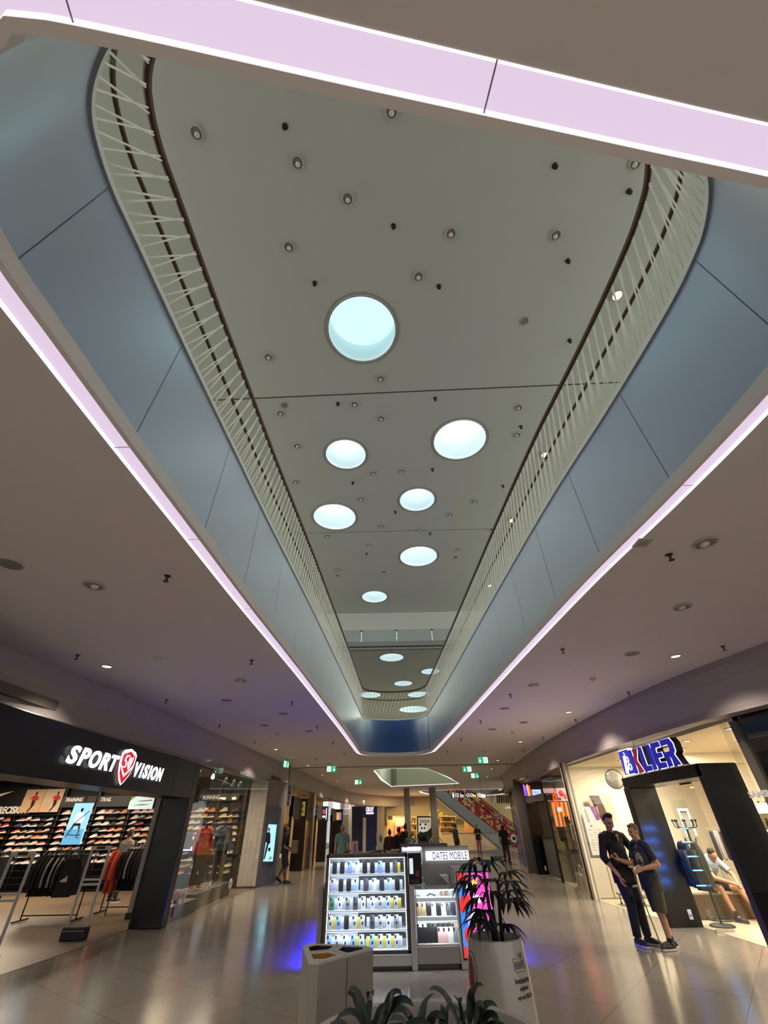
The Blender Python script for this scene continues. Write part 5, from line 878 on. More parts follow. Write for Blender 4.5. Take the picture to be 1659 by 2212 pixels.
# sweet shop between the salon and the far portal
MB().box((6.0, 23.6, 0), (13, 23.8, 3.4)).obj('wall_sweet_back', mat('sweet_wall', '4f4640', .7), kind='structure'); MB().box((11, 16.35, 0), (11.2, 23.8, 3.4)).obj('wall_sweet_right', mat('sweet_wall', '4f4640'), kind='structure'); MB().box((6.1, 16.35, 3.3), (13, 23.8, 3.4)).obj('ceiling_sweet', mat('sweet_ceiling', '8a7055', .8), kind='structure')
glass_run('window_9', [(5.76, 15.96), (6.02, 17.9), (6.24, 20.0)], 0, ZB, M_gdark)
pz = thing('shop_portal', 'tall black portal with multicoloured neon on its top on the right', 'shop entrance', (6.5, 22.9, 0)); MB().bbox((6.18, 22.9, 0), (6.74, 23.15, 2.66), .01).obj('pillar', M_black, pz, smooth=30); MB().bbox((6.2, 20.0, 2.45), (6.74, 23.15, 2.68), .01).obj('header', M_black, pz, smooth=30); MB().box((6.2, 19.95, 0), (6.3, 20.05, 2.66)).obj('post', M_blackm, pz); MB().box((6.25, 22.88, 2.42), (6.62, 22.9, 2.6)).obj('panel', M_greige, pz); MB().box((6.5, 22.89, .14), (6.56, 22.9, .28)).obj('socket', M_letter, pz)
mb = MB(); mb.tube([(6.27, 22.87, 2.45), (6.35, 22.87, 2.58), (6.42, 22.87, 2.5), (6.5, 22.87, 2.58), (6.58, 22.87, 2.45)], .018, 5); mb.obj('zigzag_mark', M_black, pz)
nz = thing('neon_sign', 'multicoloured upright neon bars with white lit lettering above the far right portal', 'neon sign', (6.3, 22.85, 2.7))
for k, c in enumerate(('d040e0', '5040ff', '3a60ff', 'f0c030', 'f07020', 'e03020')): MB().tube([(6.24 + k * .055, 22.85, 2.72), (6.23 + k * .055, 22.85, 3.16 - .03 * (k % 3))], .02, 6).obj('neon_bar', mat('neon_' + c, c, .4, emit=1.6), nz, smooth=True)
MB().box((6.22, 22.88, 2.68), (6.56, 22.92, 3.15)).obj('back_plate', M_blackm, nz); s = MB().box((6.58, 22.84, 2.74), (6.98, 22.88, 2.95)).obj('light_box', mat('pale_blue_lit', 'aac4ff', .4, emit=1.2, ecol='a8c6ff'), nz)
put_text('lettering', 'PERINGO', frame((6.78, 22.835, 2.84), (1, 0, 0), (0, 0, 1)), .1, mat('lettering_blue', '4a6ae0', .4, emit=.6), nz, .004, fit=(.36, .12))
nn = thing('neon_ring_sign', 'orange red oval neon sign with a small white light box under it', 'neon sign', (6.3, 19, 2.2)); M_neon = mat('orange_neon', 'ff5a20', .4, emit=2.6, ecol='ff4a18')
for rx, rz in ((.075, .24), (.05, .16)): MB().tube([(6.29 + rx * math.cos(u), 19, 2.42 + rz * math.sin(u)) for u in [j * math.pi / 12 for j in range(24)]], .012, 6, True).obj('neon_tube', M_neon, nn, smooth=True)
MB().tube([(6.29, 19, 2.3), (6.27, 19, 2.4), (6.31, 19, 2.47), (6.3, 19, 2.7)], .01, 5).obj('neon_tube', M_neon, nn); MB().bbox((6.28, 18.98, 2.05), (6.44, 19.04, 2.19), .02).obj('light_box', M_wlit, nn); MB().cyl((6.32, 19.02, 2.68), (6.32, 19.02, 3.3), .008).obj('hanger', M_dark, nn)
pkk = thing('hanging_banner', 'pink banner with sweets printed on it inside the right shop', 'banner', (6.6, 20, 2.5)); MB().box((6.35, 20.4, 2.42), (7.5, 20.43, 2.86)).obj('sheet', mat('pink_banner', 'e6b6c8', .5, emit=.45), pkk); rr = random.Random(8)
for x, z, r, c in ((6.75, 2.55, .05, '4a5ab0'), (6.85, 2.5, .05, '3a3f90'), (7.05, 2.68, .1, 'c8282c'), (7.2, 2.58, .09, 'd86a4a'), (7.35, 2.7, .06, '5aa0c0'), (6.95, 2.5, .05, '6a3f9a')): MB().ell((x, 20.39, z), (r, .012, r), 10, 6).obj('sweet_print', mat('sweet_' + c, c, .5, emit=.3), pkk)
MB().box((6.35, 20.41, 2.86), (7.5, 20.42, 3.3)).obj('hanging_wire', M_dark, pkk)
lp = thing('striped_screen', 'glowing orange striped panel under the pink banner', 'screen', (6.8, 20, 1.8)); MB().box((6.42, 20.0, 1.6), (7.05, 20.05, 2.38)).obj('panel', mat('orange_panel', 'e8812e', .4, emit=.9, ecol='e6792a'), lp); rr = random.Random(6)
for k in range(7): x = 6.45 + k * .085; MB().add([(x, 19.99, 1.62), (x + .02 + .03 * rr.random(), 19.99, 1.62), (x + .05, 19.99, 2.36), (x + .02, 19.99, 2.36)], [(0, 1, 2, 3)]).obj('stripe', mat('stripe_dark', '6a2a18', .5, emit=.2) if k % 2 else mat('stripe_pale', 'ffc890', .5, emit=.9), lp)
MB().box((6.7, 20.03, 2.38), (6.72, 20.05, 3.3)).obj('hanger', M_dark, lp)
ct = thing('shop_counter', 'dark grey counter behind the glass right of the black portal', 'counter', (7, 21.4, 0)); MB().bbox((6.55, 19.9, 0), (7.1, 22.6, 1.25), .02).obj('body', mat('counter_dark', '4c4a44', .5), ct); MB().box((6.5, 19.85, 1.25), (7.15, 22.65, 1.3)).obj('top', M_blackm, ct)
sr = thing('sweet_rack', 'rack of small packets with white tags inside the right shop window', 'rack', (6.7, 18, 0))
for z in (.25, .75, 1.2, 1.6): MB().box((6.35, 18.3, z - .02), (7.6, 18.7, z)).obj('shelf', M_dark, sr)
for x in (6.36, 7.58): MB().box((x, 18.3, 0), (x + .02, 18.7, 1.9)).obj('upright', M_dark, sr)
PK = [('pink', 'c9827c'), ('red', '9c2a34'), ('white', 'd9cfc4'), ('brown', '6a4632'), ('dark red', '6a1a24')]; rr = random.Random(2)
for r, z in enumerate((.25, .75, 1.2, 1.6)):
    for k in range(8):
        cn, cc = PK[(rr.randrange(5)) if r else 0]; x = 6.46 + k * .14; t = thing('sweet_packet', f'{cn} packet on the {["lowest", "second lowest", "third", "top"][r]} shelf of the sweet rack, {nth(k)} along', 'packet', (x, 18.4, z), 0, 'packets on the sweet rack'); MB().bbox((x - .055, 18.32, z), (x + .055, 18.42, z + .2), .02).obj('packet', mat('packet_' + cn.replace(' ', '_'), cc, .5), t, smooth=40); MB().box((x - .025, 18.29, z + .22), (x + .025, 18.3, z + .27)).obj('price_card', M_letter, t)
wd = thing('window_lettering', 'black strip with vertical white FLASA lettering on the right shop glass', 'lettering', (5.9, 17.1, .3)); G0, G1 = (5.86, 16.6), (6.02, 17.9)
a = onv(1247, 1800, G0, G1); M9 = Vector((G1[0] - G0[0], G1[1] - G0[1], 0)).normalized(); 
def onglass(px, py): return onv(px, py, G0, G1) + Vector((-.01, 0, 0))
q = [onglass(1226, 1782), onglass(1237, 1782), onglass(1262, 1875), onglass(1251, 1878)]; MB().add(q, [(0, 1, 2, 3)]).obj('strip', mat('strip_black', '1b1a18', .6), wd)
put_text('lettering', 'FLASA', frame(onglass(1236.5, 1796) + Vector((-.006, 0, 0)), (0, 0, 1), M9), .2, M_letter, wd, .003, fit=(.42, .12), bold=.004, shear=.2)
mb = MB(); 
for k in range(9): z = 1.05 - k * .075; p = onglass(1247 + k * 1.3, 1832) ; mb.add([(p.x - .008, p.y - .04, z), (p.x - .008, p.y + .03, z), (p.x - .008, p.y + .03, z + .05), (p.x - .008, p.y - .04, z + .05)], [(0, 1, 2, 3)])
mb.obj('small_print', M_grey, wd); c = onglass(1255, 1880); MB().tube([(c.x - .01, c.y + .12 * math.cos(u), c.z + .12 * math.sin(u)) for u in [j * math.pi / 12 for j in range(24)]], .012, 5, True).obj('ring_mark', M_letter, wd)
wp = thing('window_card', 'two pale cards with grey silhouettes low in the right shop window', 'card', (6.0, 17.4, 0))
for k, (px, py) in enumerate(((1243, 1905), (1255, 1915))): c = onglass(px, py) + Vector((.12, 0, 0)); MB().bbox((c.x, c.y - .2, .02), (c.x + .03, c.y + .2, .42), .01).obj('card', M_cream, wp); MB().ell((c.x - .004, c.y, .2), (.006, .1, .15), 12, 8).obj('silhouette', M_grey, wp)
# corner beyond the far right portal
glass_run('window_10', [(6.5, 23.2), (6.84, 27.6)], 0, ZB, M_gdark)
MB().box((6.82, 27.6, 0), (6.95, 27.72, ZB)).m(1).box((6.8, 27.58, 0), (6.83, 27.64, 2.2)).obj('trim_corner', [M_grey, mat('blue_edge_light', '2a22a0', .4, emit=.3)], kind='structure'); glass_run('window_11', [(6.88, 27.7), (7.3, 30.5), (8.2, 32.5)], 0, ZB, M_gdark)
MB().box((9.5, 23.8, 0), (9.7, 34, 3.4)).obj('wall_corner_shop', M_warmwall, kind='structure'); MB().box((6.9, 23.8, 3.35), (9.7, 34, 3.45)).obj('ceiling_corner_shop', M_shopceil, kind='structure')
t = thing('wall_shelving', 'warm lit wall of goods behind the glass left of the far right portal', 'shelving', (8.6, 27, 0)); MB().box((7.9, 26.8, 0), (9.4, 26.9, 2.6)).obj('back', mat('goods_back', 'c79a5e', .6), t)
for k in range(6): MB().box((7.85, 26.6, .4 + k * .38), (9.4, 26.8, .43 + k * .38)).obj('shelf', M_cream, t)
glass_run('window_12', [(KX2, 10.35), (KX2, 11.8)], 0, 2.37, M_glass)
# ------------------------------------------------------------------ phone accessory kiosk
M_kgrey = mat('kiosk_grey', 'aaa5a1', .5); M_kwhite = mat('kiosk_white', 'c9c5c0', .45); M_kframe = mat('cabinet_frame', '5b5047', .5); M_shelfw = mat('lit_white_shelf', 'd9dee2', .4, emit=.18, ecol='e4eefa'); M_led = mat('cool_led', 'eaf4ff', .4, emit=2.2, ecol='e6f2ff')
KY = 9.12
kb = thing('phone_kiosk', 'grey phone accessory kiosk body with white strips standing on the mall floor', 'kiosk', (.3, 9.6, 0))
MB().bbox((-1.0, KY + .06, .0), (1.03, 9.54, .05), .01).bbox((-1.0, 9.54, 0), (1.6, 13.4, .16), .01).obj('plinth', mat('kick_grey', '6f6a66', .6), kb)
MB().bbox((-1.14, KY - .02, .05), (.3, 9.5, .175), .008).obj('apron', M_kwhite, kb); MB().bbox((.3, KY - .03, .0), (.385, 9.5, .93), .008).obj('pillar', M_kwhite, kb); MB().bbox((.385, KY, .06), (1.05, 9.6, .25), .008).obj('apron', M_kgrey, kb)
MB().bbox((-1.22, 9.3, .05), (-1.12, 13.4, .93), .02).obj('side_panel', M_kgrey, kb, smooth=30); MB().bbox((1.62, 9.53, .05), (1.72, 13.4, .93), .02).obj('side_panel', M_kgrey, kb, smooth=30); MB().bbox((-1.15, 9.5, .85), (.3, 9.75, .93), .01).obj('counter_top', M_kwhite, kb)
MB().bbox((.62, 10.6, .3), (1.56, 10.72, 1.4), .012).obj('back_panel', mat('panel_grey', 'aca7a4', .5), kb); MB().bbox((.2, 10.58, 1.4), (1.15, 10.95, 1.44), .01).obj('top_ledge', M_kframe, kb)
s = MB().bbox((.7, 10.56, 1.185), (1.55, 10.6, 1.325), .006).obj('sign', mat('kiosk_sign_lit', 'f4fbff', .4, emit=1.0, ecol='f0f8ff'), kb, label='lit white sign strip'); put_text('lettering', 'DATES MOB!LE', frame((1.175, 10.555, 1.255), (1, 0, 0), (0, 0, 1)), .1, mat('sign_violet_blue', '3a3a86', .5), s, .003, fit=(.68, .115), bold=0)
MB().add([(.93, 10.25, .98), (1.08, 10.25, .98), (1.08, 10.25, .86), (.93, 10.58, .98), (1.08, 10.58, .98), (1.08, 10.58, .86)], [(0, 1, 2), (3, 4, 5), (0, 1, 4, 3), (1, 2, 5, 4), (0, 2, 5, 3)]).obj('bracket_shelf', mat('bracket_white', 'e8ecec', .4), kb)
for x in (-1.23, 1.73): MB().box((x - .012, 9.4, .03), (x + .012, 13.3, .06)).obj('blue_strip', mat('blue_led_strip', '3030ff', .4, emit=3, ecol='2020ff'), kb, label='blue light strip under the kiosk side')
# left display cabinet
dc = thing('display_cabinet', 'lit glass cabinet with five shelves of phone cases on the kiosk', 'display cabinet', (-.4, KY + .15, .175)); X0, X1, Z0, Z1 = -1.09, .29, .18, 1.36
for a, b in (((X0, KY, Z0), (X0 + .045, 9.46, Z1)), ((X1 - .045, KY, Z0), (X1, 9.46, Z1)), ((X0, KY, Z1 - .045), (X1, 9.46, Z1)), ((X0, KY, Z0), (X1, 9.46, Z0 + .035))): MB().bbox(a, b, .006).obj('frame', M_kframe, dc)
MB().box((X0 + .04, 9.42, Z0), (X1 - .04, 9.45, Z1 - .03)).obj('back_panel', mat('cabinet_back', 'c4ccd4', .35), dc); MB().box((-.55, 9.415, .3), (X1 - .05, 9.42, 1.3)).obj('mirror_back', mat('smoked_mirror', '6c6f72', .15, metal=.7), dc)
ZS = [1.105, .883, .66, .438, .218]
for i, z in enumerate(ZS):
    MB().bbox((X0 + .045, KY + .02, z - .016), (X1 - .045, 9.42, z), .003).obj('shelf', M_shelfw, dc)
    MB().box((X0 + .05, KY + .03, z - .021), (X1 - .05, KY + .05, z - .016)).obj('light_bar', M_led, dc)
MB().box((X0 + .05, KY + .03, 1.306), (X1 - .05, KY + .06, 1.314)).obj('light_bar', M_led, dc)
for x in (X0 + .05, X1 - .06): MB().box((x, KY + .025, Z0 + .04), (x + .01, KY + .04, Z1 - .05)).obj('light_bar', M_led, dc)
MB().add([(X0 + .03, KY + .008, Z0 + .03), (X1 - .03, KY + .008, Z0 + .03), (X1 - .03, KY + .008, Z1 - .03), (X0 + .03, KY + .008, Z1 - .03)], [(0, 1, 2, 3)]).obj('glass_front', glass_mat('cabinet_glass', 'fbfdff', .015), dc)
def phone_proto():
    t = thing('phone_case', 'case', 'phone case', (0, 0, -60), 0, 'phone cases on display'); w, h, d, c = .038, .16, .011, .012
    pr = []
    for q, (sx, sz) in enumerate(((1, 1), (-1, 1), (-1, -1), (1, -1))):
        for k in range(5): a = R(90 * q) + R(90) * k / 4; pr.append((sx * (w - c) + c * math.cos(a), h / 2 + sz * (h / 2 - c) + c * math.sin(a)))
    MB().loft([[(x * .97, -.0, .0 + z) for x, z in pr], [(x, .002, z) for x, z in pr], [(x, d, z) for x, z in pr]]).obj('back', M_white, t, smooth=40, local=True)
    MB().bbox((-.033, -.004, .115), (-.006, .001, .152), .006).m(0).obj('camera_bump', M_blackm, t, local=True); mb = MB()
    for z in (.125, .142): mb.cyl((-.02, -.006, z), (-.02, -.003, z), .0065, n=10)
    mb.obj('lens', mat('lens_dark', '26282c', .1), t, local=True); MB().box((-.012, -.002, .05), (.012, -.001, .085)).obj('label_sticker', M_kwhite, t, local=True); return t
PHONE = phone_proto()
PCOL = {'black': '1a1b1f', 'blue': '7fa4dc', 'white': 'e6e9ec', 'lilac': 'b5b6dd', 'light blue': 'a9cbe6', 'silver': 'b3b8c0', 'teal green': '3f7a70', 'clear grey': '8b9096', 'dark grey': '4c5058', 'mint': 'c3ded8', 'navy': '2b3144', 'pink': 'd9b3b4', 'tan': '9a8468', 'red brown': '6f4238', 'beige': 'b7a58c'}
PM = {n: mat('case_' + n.replace(' ', '_'), c, .35) for n, c in PCOL.items()}
firstp = [True]
def put_phone(x, y, z, cn, lab, cam=True, sticker=False, tilt=-.1, sc=1.):
    if firstp[0]: o = PHONE; firstp[0] = False; o.location = (x, y, z); o.rotation_euler = (tilt, 0, 0); o['label'] = lab; 
    else: o = dup(PHONE, (x, y, z), (tilt, 0, 0), lab)
    o.scale = (sc,) * 3
    for c in list(o.children):
        nm = c.name.split('.')[0]
        if nm == 'back': setmat(c, PM[cn])
        elif nm == 'label_sticker' and not sticker: setmat(c, PM[cn])
    return o
PK_ = thing('accessory_box', 'box', 'box', (0, 0, -61), 0, 'accessory boxes beside the phone cases'); MB().bbox((-.026, 0, 0), (.026, .02, .135), .002).obj('carton', M_kwhite, PK_, local=True); MB().box((-.02, -.001, .02), (.02, 0, .03)).m(1).box((-.018, -.001, .06), (.01, 0, .064)).box((-.018, -.001, .072), (.014, 0, .076)).obj('print', [mat('carton_foot', '9ba0ac', .5), mat('carton_text', 'a9aeb8', .5)], PK_, local=True)
MB().box((-.022, -.0012, .118), (.022, 0, .133)).obj('top_band', M_kwhite, PK_, local=True)
M_boxw = mat('box_lavender_white', 'cfd3e2', .5); M_boxy = mat('box_yellow', 'd6bd2e', .5); M_bandp = mat('box_pink_band', 'e3a9a4', .5); firstb = [True]
ROWS = [['black', 'black', 'blue', 'white', 'black', 'black', 'blue', 'black', 'dark grey', 'lilac'], ['lilac', 'black', 'black', 'light blue', 'dark grey', 'white', 'navy', 'light blue', 'black', None], ['teal green', 'white', 'clear grey', 'dark grey', 'white', 'white', 'silver', 'light blue', 'silver', 'clear grey'], ['silver', 'blue', 'black', 'silver', 'silver', 'dark grey', 'silver', 'white', 'clear grey', 'dark grey'], ['blue', 'lilac', 'mint', 'blue', 'light blue', 'blue', 'silver', 'light blue', 'silver', 'silver']]
YEL = [{9}, set(), {0, 8, 9}, {0, 1, 4}, {4, 5, 6, 7, 8}]
for r, z in enumerate(ZS):
    for k, cn in enumerate(ROWS[r]):
        x = -.955 + .129 * k - (.01 * r if k < 5 else 0) + (.03 if r == 1 and k > 3 else 0)
        if x < X1 - .1 and cn: put_phone(x, KY + .09, z + .001, cn, f'{cn} phone case on the {nth(r)} shelf of the tall cabinet, {nth(k)} from left', sticker=r > 1)
        lab = f'{"yellow" if k in YEL[r] else "pale"} accessory box on the {nth(r)} shelf of the tall cabinet, {nth(k)} from left'; bx = (x - .068, KY + .11, z + .001)
        if bx[0] < X0 + .08: bx = (X0 + .078, bx[1], bx[2])
        if firstb[0]: o = PK_; firstb[0] = False; o.location = bx; o['label'] = lab
        else: o = dup(PK_, bx, 0, lab)
        for c in o.children:
            nm = c.name.split('.')[0]
            if nm == 'carton': setmat(c, M_boxy if k in YEL[r] else M_boxw)
            elif nm == 'top_band': setmat(c, M_bandp if k in YEL[r] else M_boxw)
# lower glass showcase
gc = thing('glass_showcase', 'low lit glass showcase of phone cases in the middle of the kiosk', 'display case', (.73, KY + .2, .25)); a0, a1 = .395, 1.06
MB().box((a0, 9.5, .25), (a1, 9.53, .9)).obj('back_panel', M_shelfw, gc); MB().box((a0, KY + .01, .25), (a1, 9.5, .268)).obj('bottom', M_kwhite, gc)
for z in (.75, .525): MB().bbox((a0 + .01, KY + .03, z), (a1 - .01, 9.5, z + .05), .004).obj('shelf', M_shelfw, gc); MB().box((a0 + .02, KY + .05, z - .006), (a1 - .02, KY + .07, z)).obj('light_bar', M_led, gc)
MB().box((a0, KY + .04, .885), (a1, KY + .06, .892)).obj('light_bar', M_led, gc); MB().bbox((a0 - .01, KY - .01, .9), (a1 + .01, 9.55, .912), .003).obj('glass_top', mat('glass_edge', 'bcd2cc', .05), gc); MB().add([(a0, KY + .005, .25), (a1, KY + .005, .25), (a1, KY + .005, .9), (a0, KY + .005, .9)], [(0, 1, 2, 3)]).obj('glass_front', MATS['cabinet_glass'], gc)
for x in (a0, a1 - .012): MB().box((x, KY + .005, .25), (x + .012, KY + .017, .9)).obj('corner_post', M_steel, gc)
for nm, z, back, front in (('middle', .575, ['beige', 'white', 'red brown', 'pink', 'beige', 'pink', 'navy', 'dark grey'], ['tan', 'tan', 'black', 'pink', 'black', 'white', 'dark grey', 'navy']), ('lowest', .27, ['white', 'white', 'black', 'dark grey', 'black', 'black', 'black', 'pink'], ['black', 'black', 'black', 'black', 'pink', 'pink', 'white', 'clear grey'])):
    for q, (row, y, dz) in enumerate(((back, KY + .22, .03), (front, KY + .1, 0))):
        for k, cn in enumerate(row): put_phone(a0 + .05 + k * .081, y, z + dz, cn, f'{cn} phone case in {["back", "front"][q]} row, {nm} shelf of low showcase, {nth(k)} from left', sticker=False, sc=.96 if nm == 'middle' else 1.1)
for k, (x, lab) in enumerate(((.5, 'grey earphones on the top shelf of the low showcase'), (.66, 'small heap of dark straps on the top shelf of the low showcase'), (.88, 'row of patterned phone stands on the top shelf of the low showcase'))):
    t = thing('phone_accessory', lab, 'accessory', (x, KY + .14, .801)); mb = MB(); rr = random.Random(k)
    for j in range(7 if k else 3): c = (x - .06 + j * .02, KY + .14 + rr.uniform(-.02, .02), .815 + (.02 * (3 - abs(j - 3)) / 3 if k == 1 else .02 * (k == 2))); mb.ell(c, (.016, .02, .012 + .015 * (k == 2)), 8, 6)
    mb.obj('straps', [M_grey, M_dark, mat('strap_brown', '5a4238', .5)][k], t, smooth=True)
# second (rear) shelf unit
ru = thing('shelf_unit', 'narrow lit white shelf unit of phones behind the kiosk till', 'shelving', (.42, 10.65, .3)); MB().box((.22, 10.85, .3), (.62, 10.88, 1.4)).obj('back_panel', M_shelfw, ru)
for k in range(5): MB().box((.22, 10.6, .5 + k * .21), (.62, 10.85, .515 + k * .21)).obj('shelf', M_shelfw, ru)
MB().box((.215, 10.59, .3), (.235, 10.88, 1.4)).obj('upright', M_kwhite, ru); MB().box((.22, 10.62, 1.37), (.62, 10.65, 1.385)).obj('light_bar', M_led, ru)
for k in range(5):
    for j in range(3): put_phone(.31 + j * .11, 10.68, .516 + k * .21, ['white', 'black', 'silver'][(j + k) % 3], f'{["white", "black", "silver"][(j + k) % 3]} phone case on the rear narrow unit, {nth(4 - k)} shelf down, {nth(j)} from left', sc=.95)
# till
ps_ = thing('card_terminal', 'black till screen with white lit strip beside the tall cabinet', 'till', (.42, 9.75, .93)); MB().bbox((.315, 9.62, .93), (.55, 9.72, 1.34), .015).obj('housing', M_blackm, ps_, smooth=30); MB().box((.335, 9.615, 1.06), (.4, 9.62, 1.27)).obj('screen', mat('till_screen', 'dfe8f2', .4, emit=.7), ps_); MB().bbox((.32, 9.56, .93), (.5, 9.64, 1.0), .01).obj('printer', M_black, ps_); MB().box((.44, 9.61, 1.02), (.5, 9.62, 1.1)).obj('red_key', mat('till_red', 'a83038', .5), ps_)
MB().bbox((.3, 9.6, .86), (.6, 9.85, .93), .01).obj('base', M_kwhite, ps_)
# colourful advertising screen at the right end
sc_ = thing('advert_screen', 'colourful blue red and pink lit advert screen at the right end of the kiosk', 'screen', (1.36, KY, 0)); MB().bbox((1.05, KY - .02, 0), (1.7, 9.5, 1.17), .012).obj('housing', M_kwhite, sc_, smooth=30); MB().bbox((1.085, KY - .03, .1), (1.64, KY - .01, 1.12), .006).obj('bezel', M_black, sc_)
M_sb = mat('screen_blue', '3b86f0', .3, emit=.95, ecol='2f7ff0'); M_sr = mat('screen_red', 'd8322e', .3, emit=.9, ecol='d62c2a'); M_sp = mat('screen_pink', 'f050b8', .3, emit=1.0, ecol='ee48b4'); M_so = mat('screen_orange', 'f08a2c', .3, emit=.9, ecol='ef842a'); M_sl = mat('screen_lilac', 'b8a8ea', .3, emit=.9, ecol='b4a4ea'); M_sy = mat('screen_yellow', 'f0d84a', .3, emit=.9, ecol='eed648')
MB().box((1.1, KY - .033, .125), (1.625, KY - .03, 1.1)).obj('picture', M_sb, sc_)
u0, uw, v0, vh = 1.1, .525, .125, .975
def spoly(nm, m, pts, k): MB().add([(u0 + uw * a, KY - .034 - .0008 * k, v0 + vh * b) for a, b in pts], [tuple(range(len(pts)))]).obj(nm, m, sc_)
def clip(pts): return [(max(0, min(1, a)), max(0, min(1, b))) for a, b in pts]
spoly('pink_area', M_sp, clip([(.42, 1), (1, 1), (1, .0), (.2, .0), (.26, .2), (.2, .38), (.34, .56), (.3, .75)]), 1); spoly('lilac_area', M_sl, clip([(.55, .0), (.6, .3), (.78, .36), (.86, .1), (.8, 0)]), 2); spoly('lilac_area', M_sl, clip([(.16, .48), (.4, .5), (.48, .4), (.24, .34)]), 2); spoly('red_spot', M_sr, clip(blob(.08, .97, .26, .13)), 3); spoly('red_spot', M_sr, clip(blob(.14, .62, .2, .1, rot=.3)), 3); spoly('red_spot', M_sr, clip(blob(.18, .24, .12, .1)), 3); spoly('red_spot', M_sr, clip(blob(.05, .05, .16, .08)), 3); spoly('orange_area', M_so, blob(.55, .45, .16, .06, rot=.8), 3); spoly('orange_area', M_so, blob(.48, .12, .1, .1), 3); spoly('yellow_area', M_sy, blob(.5, .83, .15, .07, rot=.7), 3); spoly('pink_spot', M_sp, blob(.75, .9, .12, .08), 3)
for txt, cx, cy, w_, h in (('RU', .33, .84, .18, .1), ('SCI', .5, .67, .3, .1), ('R S', .5, .5, .34, .09), ('ST', .42, .2, .2, .09)): put_text('lettering', txt, frame((u0 + uw * cx, KY - .038, v0 + vh * cy), (1, 0, 0), (0, 0, 1)), .1, M_wlit, sc_, .002, fit=(uw * w_, vh * h), bold=.006)
# ------------------------------------------------------------------ foreground: bin, pot with palm, bowl planter
M_binw = mat('bin_white', '9d948b', .55); M_bint = mat('bin_top_white', 'c6c2ba', .5)
ZT = .95
bn_ = thing('recycling_bin', 'white three part recycling bin with angular openings in its top', 'waste bin', (-.45, 4.75, 0)); bp = [onz(px, py, ZT) for px, py in ((654, 2043), (670, 2038), (735, 2040), (790, 2043), (806, 2048), (689, 2079), (667, 2078))]
cb = sum(bp, Vector()) / 7; bpoly = [(p.x, p.y) for p in bp]
OP = [[(666.5, 2045.5), (684, 2041.5), (721, 2043), (710, 2050.5), (670, 2054)], [(730, 2052), (741.5, 2044.3), (782, 2046), (785.5, 2049.7), (752, 2058)], [(672, 2060), (708, 2057.5), (729, 2062.5), (700, 2071.5), (676.5, 2070.7)]]
ops = [[onz(a, b, ZT) for a, b in o] for o in OP]
MB().loft([[(cb.x + (x - cb.x) * .97, cb.y + (y - cb.y) * .97, .0) for x, y in bpoly], [(x, y, ZT - .05) for x, y in bpoly], [(x, y, ZT - .012) for x, y in bpoly]], False).obj('body', M_binw, bn_)
o = holed(bpoly, [[(p.x, p.y) for p in q] for q in ops], ZT - .012, 'top_plate', M_bint, .012); del o['kind']; o.parent = bn_; o.matrix_parent_inverse = parent_world(bn_).inverted()
for q, (m, nm) in zip(ops, ((mat('bin_maroon', '2a0f12', .5), 'maroon'), (mat('bin_blue', '1a2f3c', .4), 'blue'), (mat('bin_yellow', 'a5791c', .4), 'yellow'))):
    c = sum(q, Vector()) / len(q); MB().loft([[p + Vector((0, 0, -.002)) for p in q], [c + (p - c) * .92 + Vector((0, 0, -.16)) for p in q]], False).obj('chute', m, bn_); MB().loft([[c + (p - c) * .93 + Vector((0, 0, -.03)) for p in q], [c + (p - c) * .9 + Vector((0, 0, -.05)) for p in q]], True).obj('flap', m, bn_, label=nm + ' flap inside the opening')
a, b = onz(749.5, 2062.7, ZT), bp[4]; a = bp[5] + (bp[4] - bp[5]) * .5; d = (bp[4] - bp[5]).normalized(); n_ = Vector((d.y, -d.x, 0)); MB().box((-.002, -.002, .02), (.002, .001, ZT - .02)).xf(Matrix.Translation(a + n_ * .001 - Vector((0, 0, ZT)))).obj('door_joint', M_dark, bn_)
for q0, q1 in (((733, 2040.5), (715.5, 2052.5)), ((715.5, 2052.5), (749.5, 2063)), ((668, 2056), (715.5, 2052.5))): p, q = onz(*q0, ZT), onz(*q1, ZT); MB().cyl(p + Vector((0, 0, .0005)), q + Vector((0, 0, .0005)), .0022, n=4).obj('top_joint', M_grey, bn_)
# tall pot
PX, PY, PZ = .735, 4.2, 1.1
PPROF = [(.13, 0), (.165, .015), (.192, .2), (.213, .45), (.219, .7), (.212, .88), (.2, 1.02), (.193, PZ)]
def prad(z):
    for (r0, z0), (r1, z1) in zip(PPROF[:-1], PPROF[1:]):
        if z0 <= z <= z1: return r0 + (r1 - r0) * (z - z0) / (z1 - z0 + 1e-9)
    return PPROF[-1][0]
pot = thing('plant_pot', 'tall glossy white pot with florist lettering and red flower emblem', 'plant pot', (PX, PY, 0)); M_pot = mat('pot_gloss_white', 'b3aaa0', .22, coat=.4)
MB().lathe(PPROF + [(.182, PZ + .006), (.168, PZ - .002), (.165, PZ - .05), (.16, PZ - .08)], (PX, PY, 0), 56, False).obj('body', M_pot, pot, smooth=50); MB().lathe([(.001, PZ - .045), (.166, PZ - .05)], (PX, PY, 0), 40, False).obj('soil', mat('soil', '0e0b09', .9, bump=.6, scale=60), pot)
PH0 = math.atan2(-PY, -PX)
def wrap(me, phi, z0, off=.0025):
    for v in me.vertices: z = z0 + v.co.y; r = prad(z) + off + v.co.z * .3; a = PH0 + phi + v.co.x / prad(z); v.co = (PX + r * math.cos(a), PY + r * math.sin(a), z)
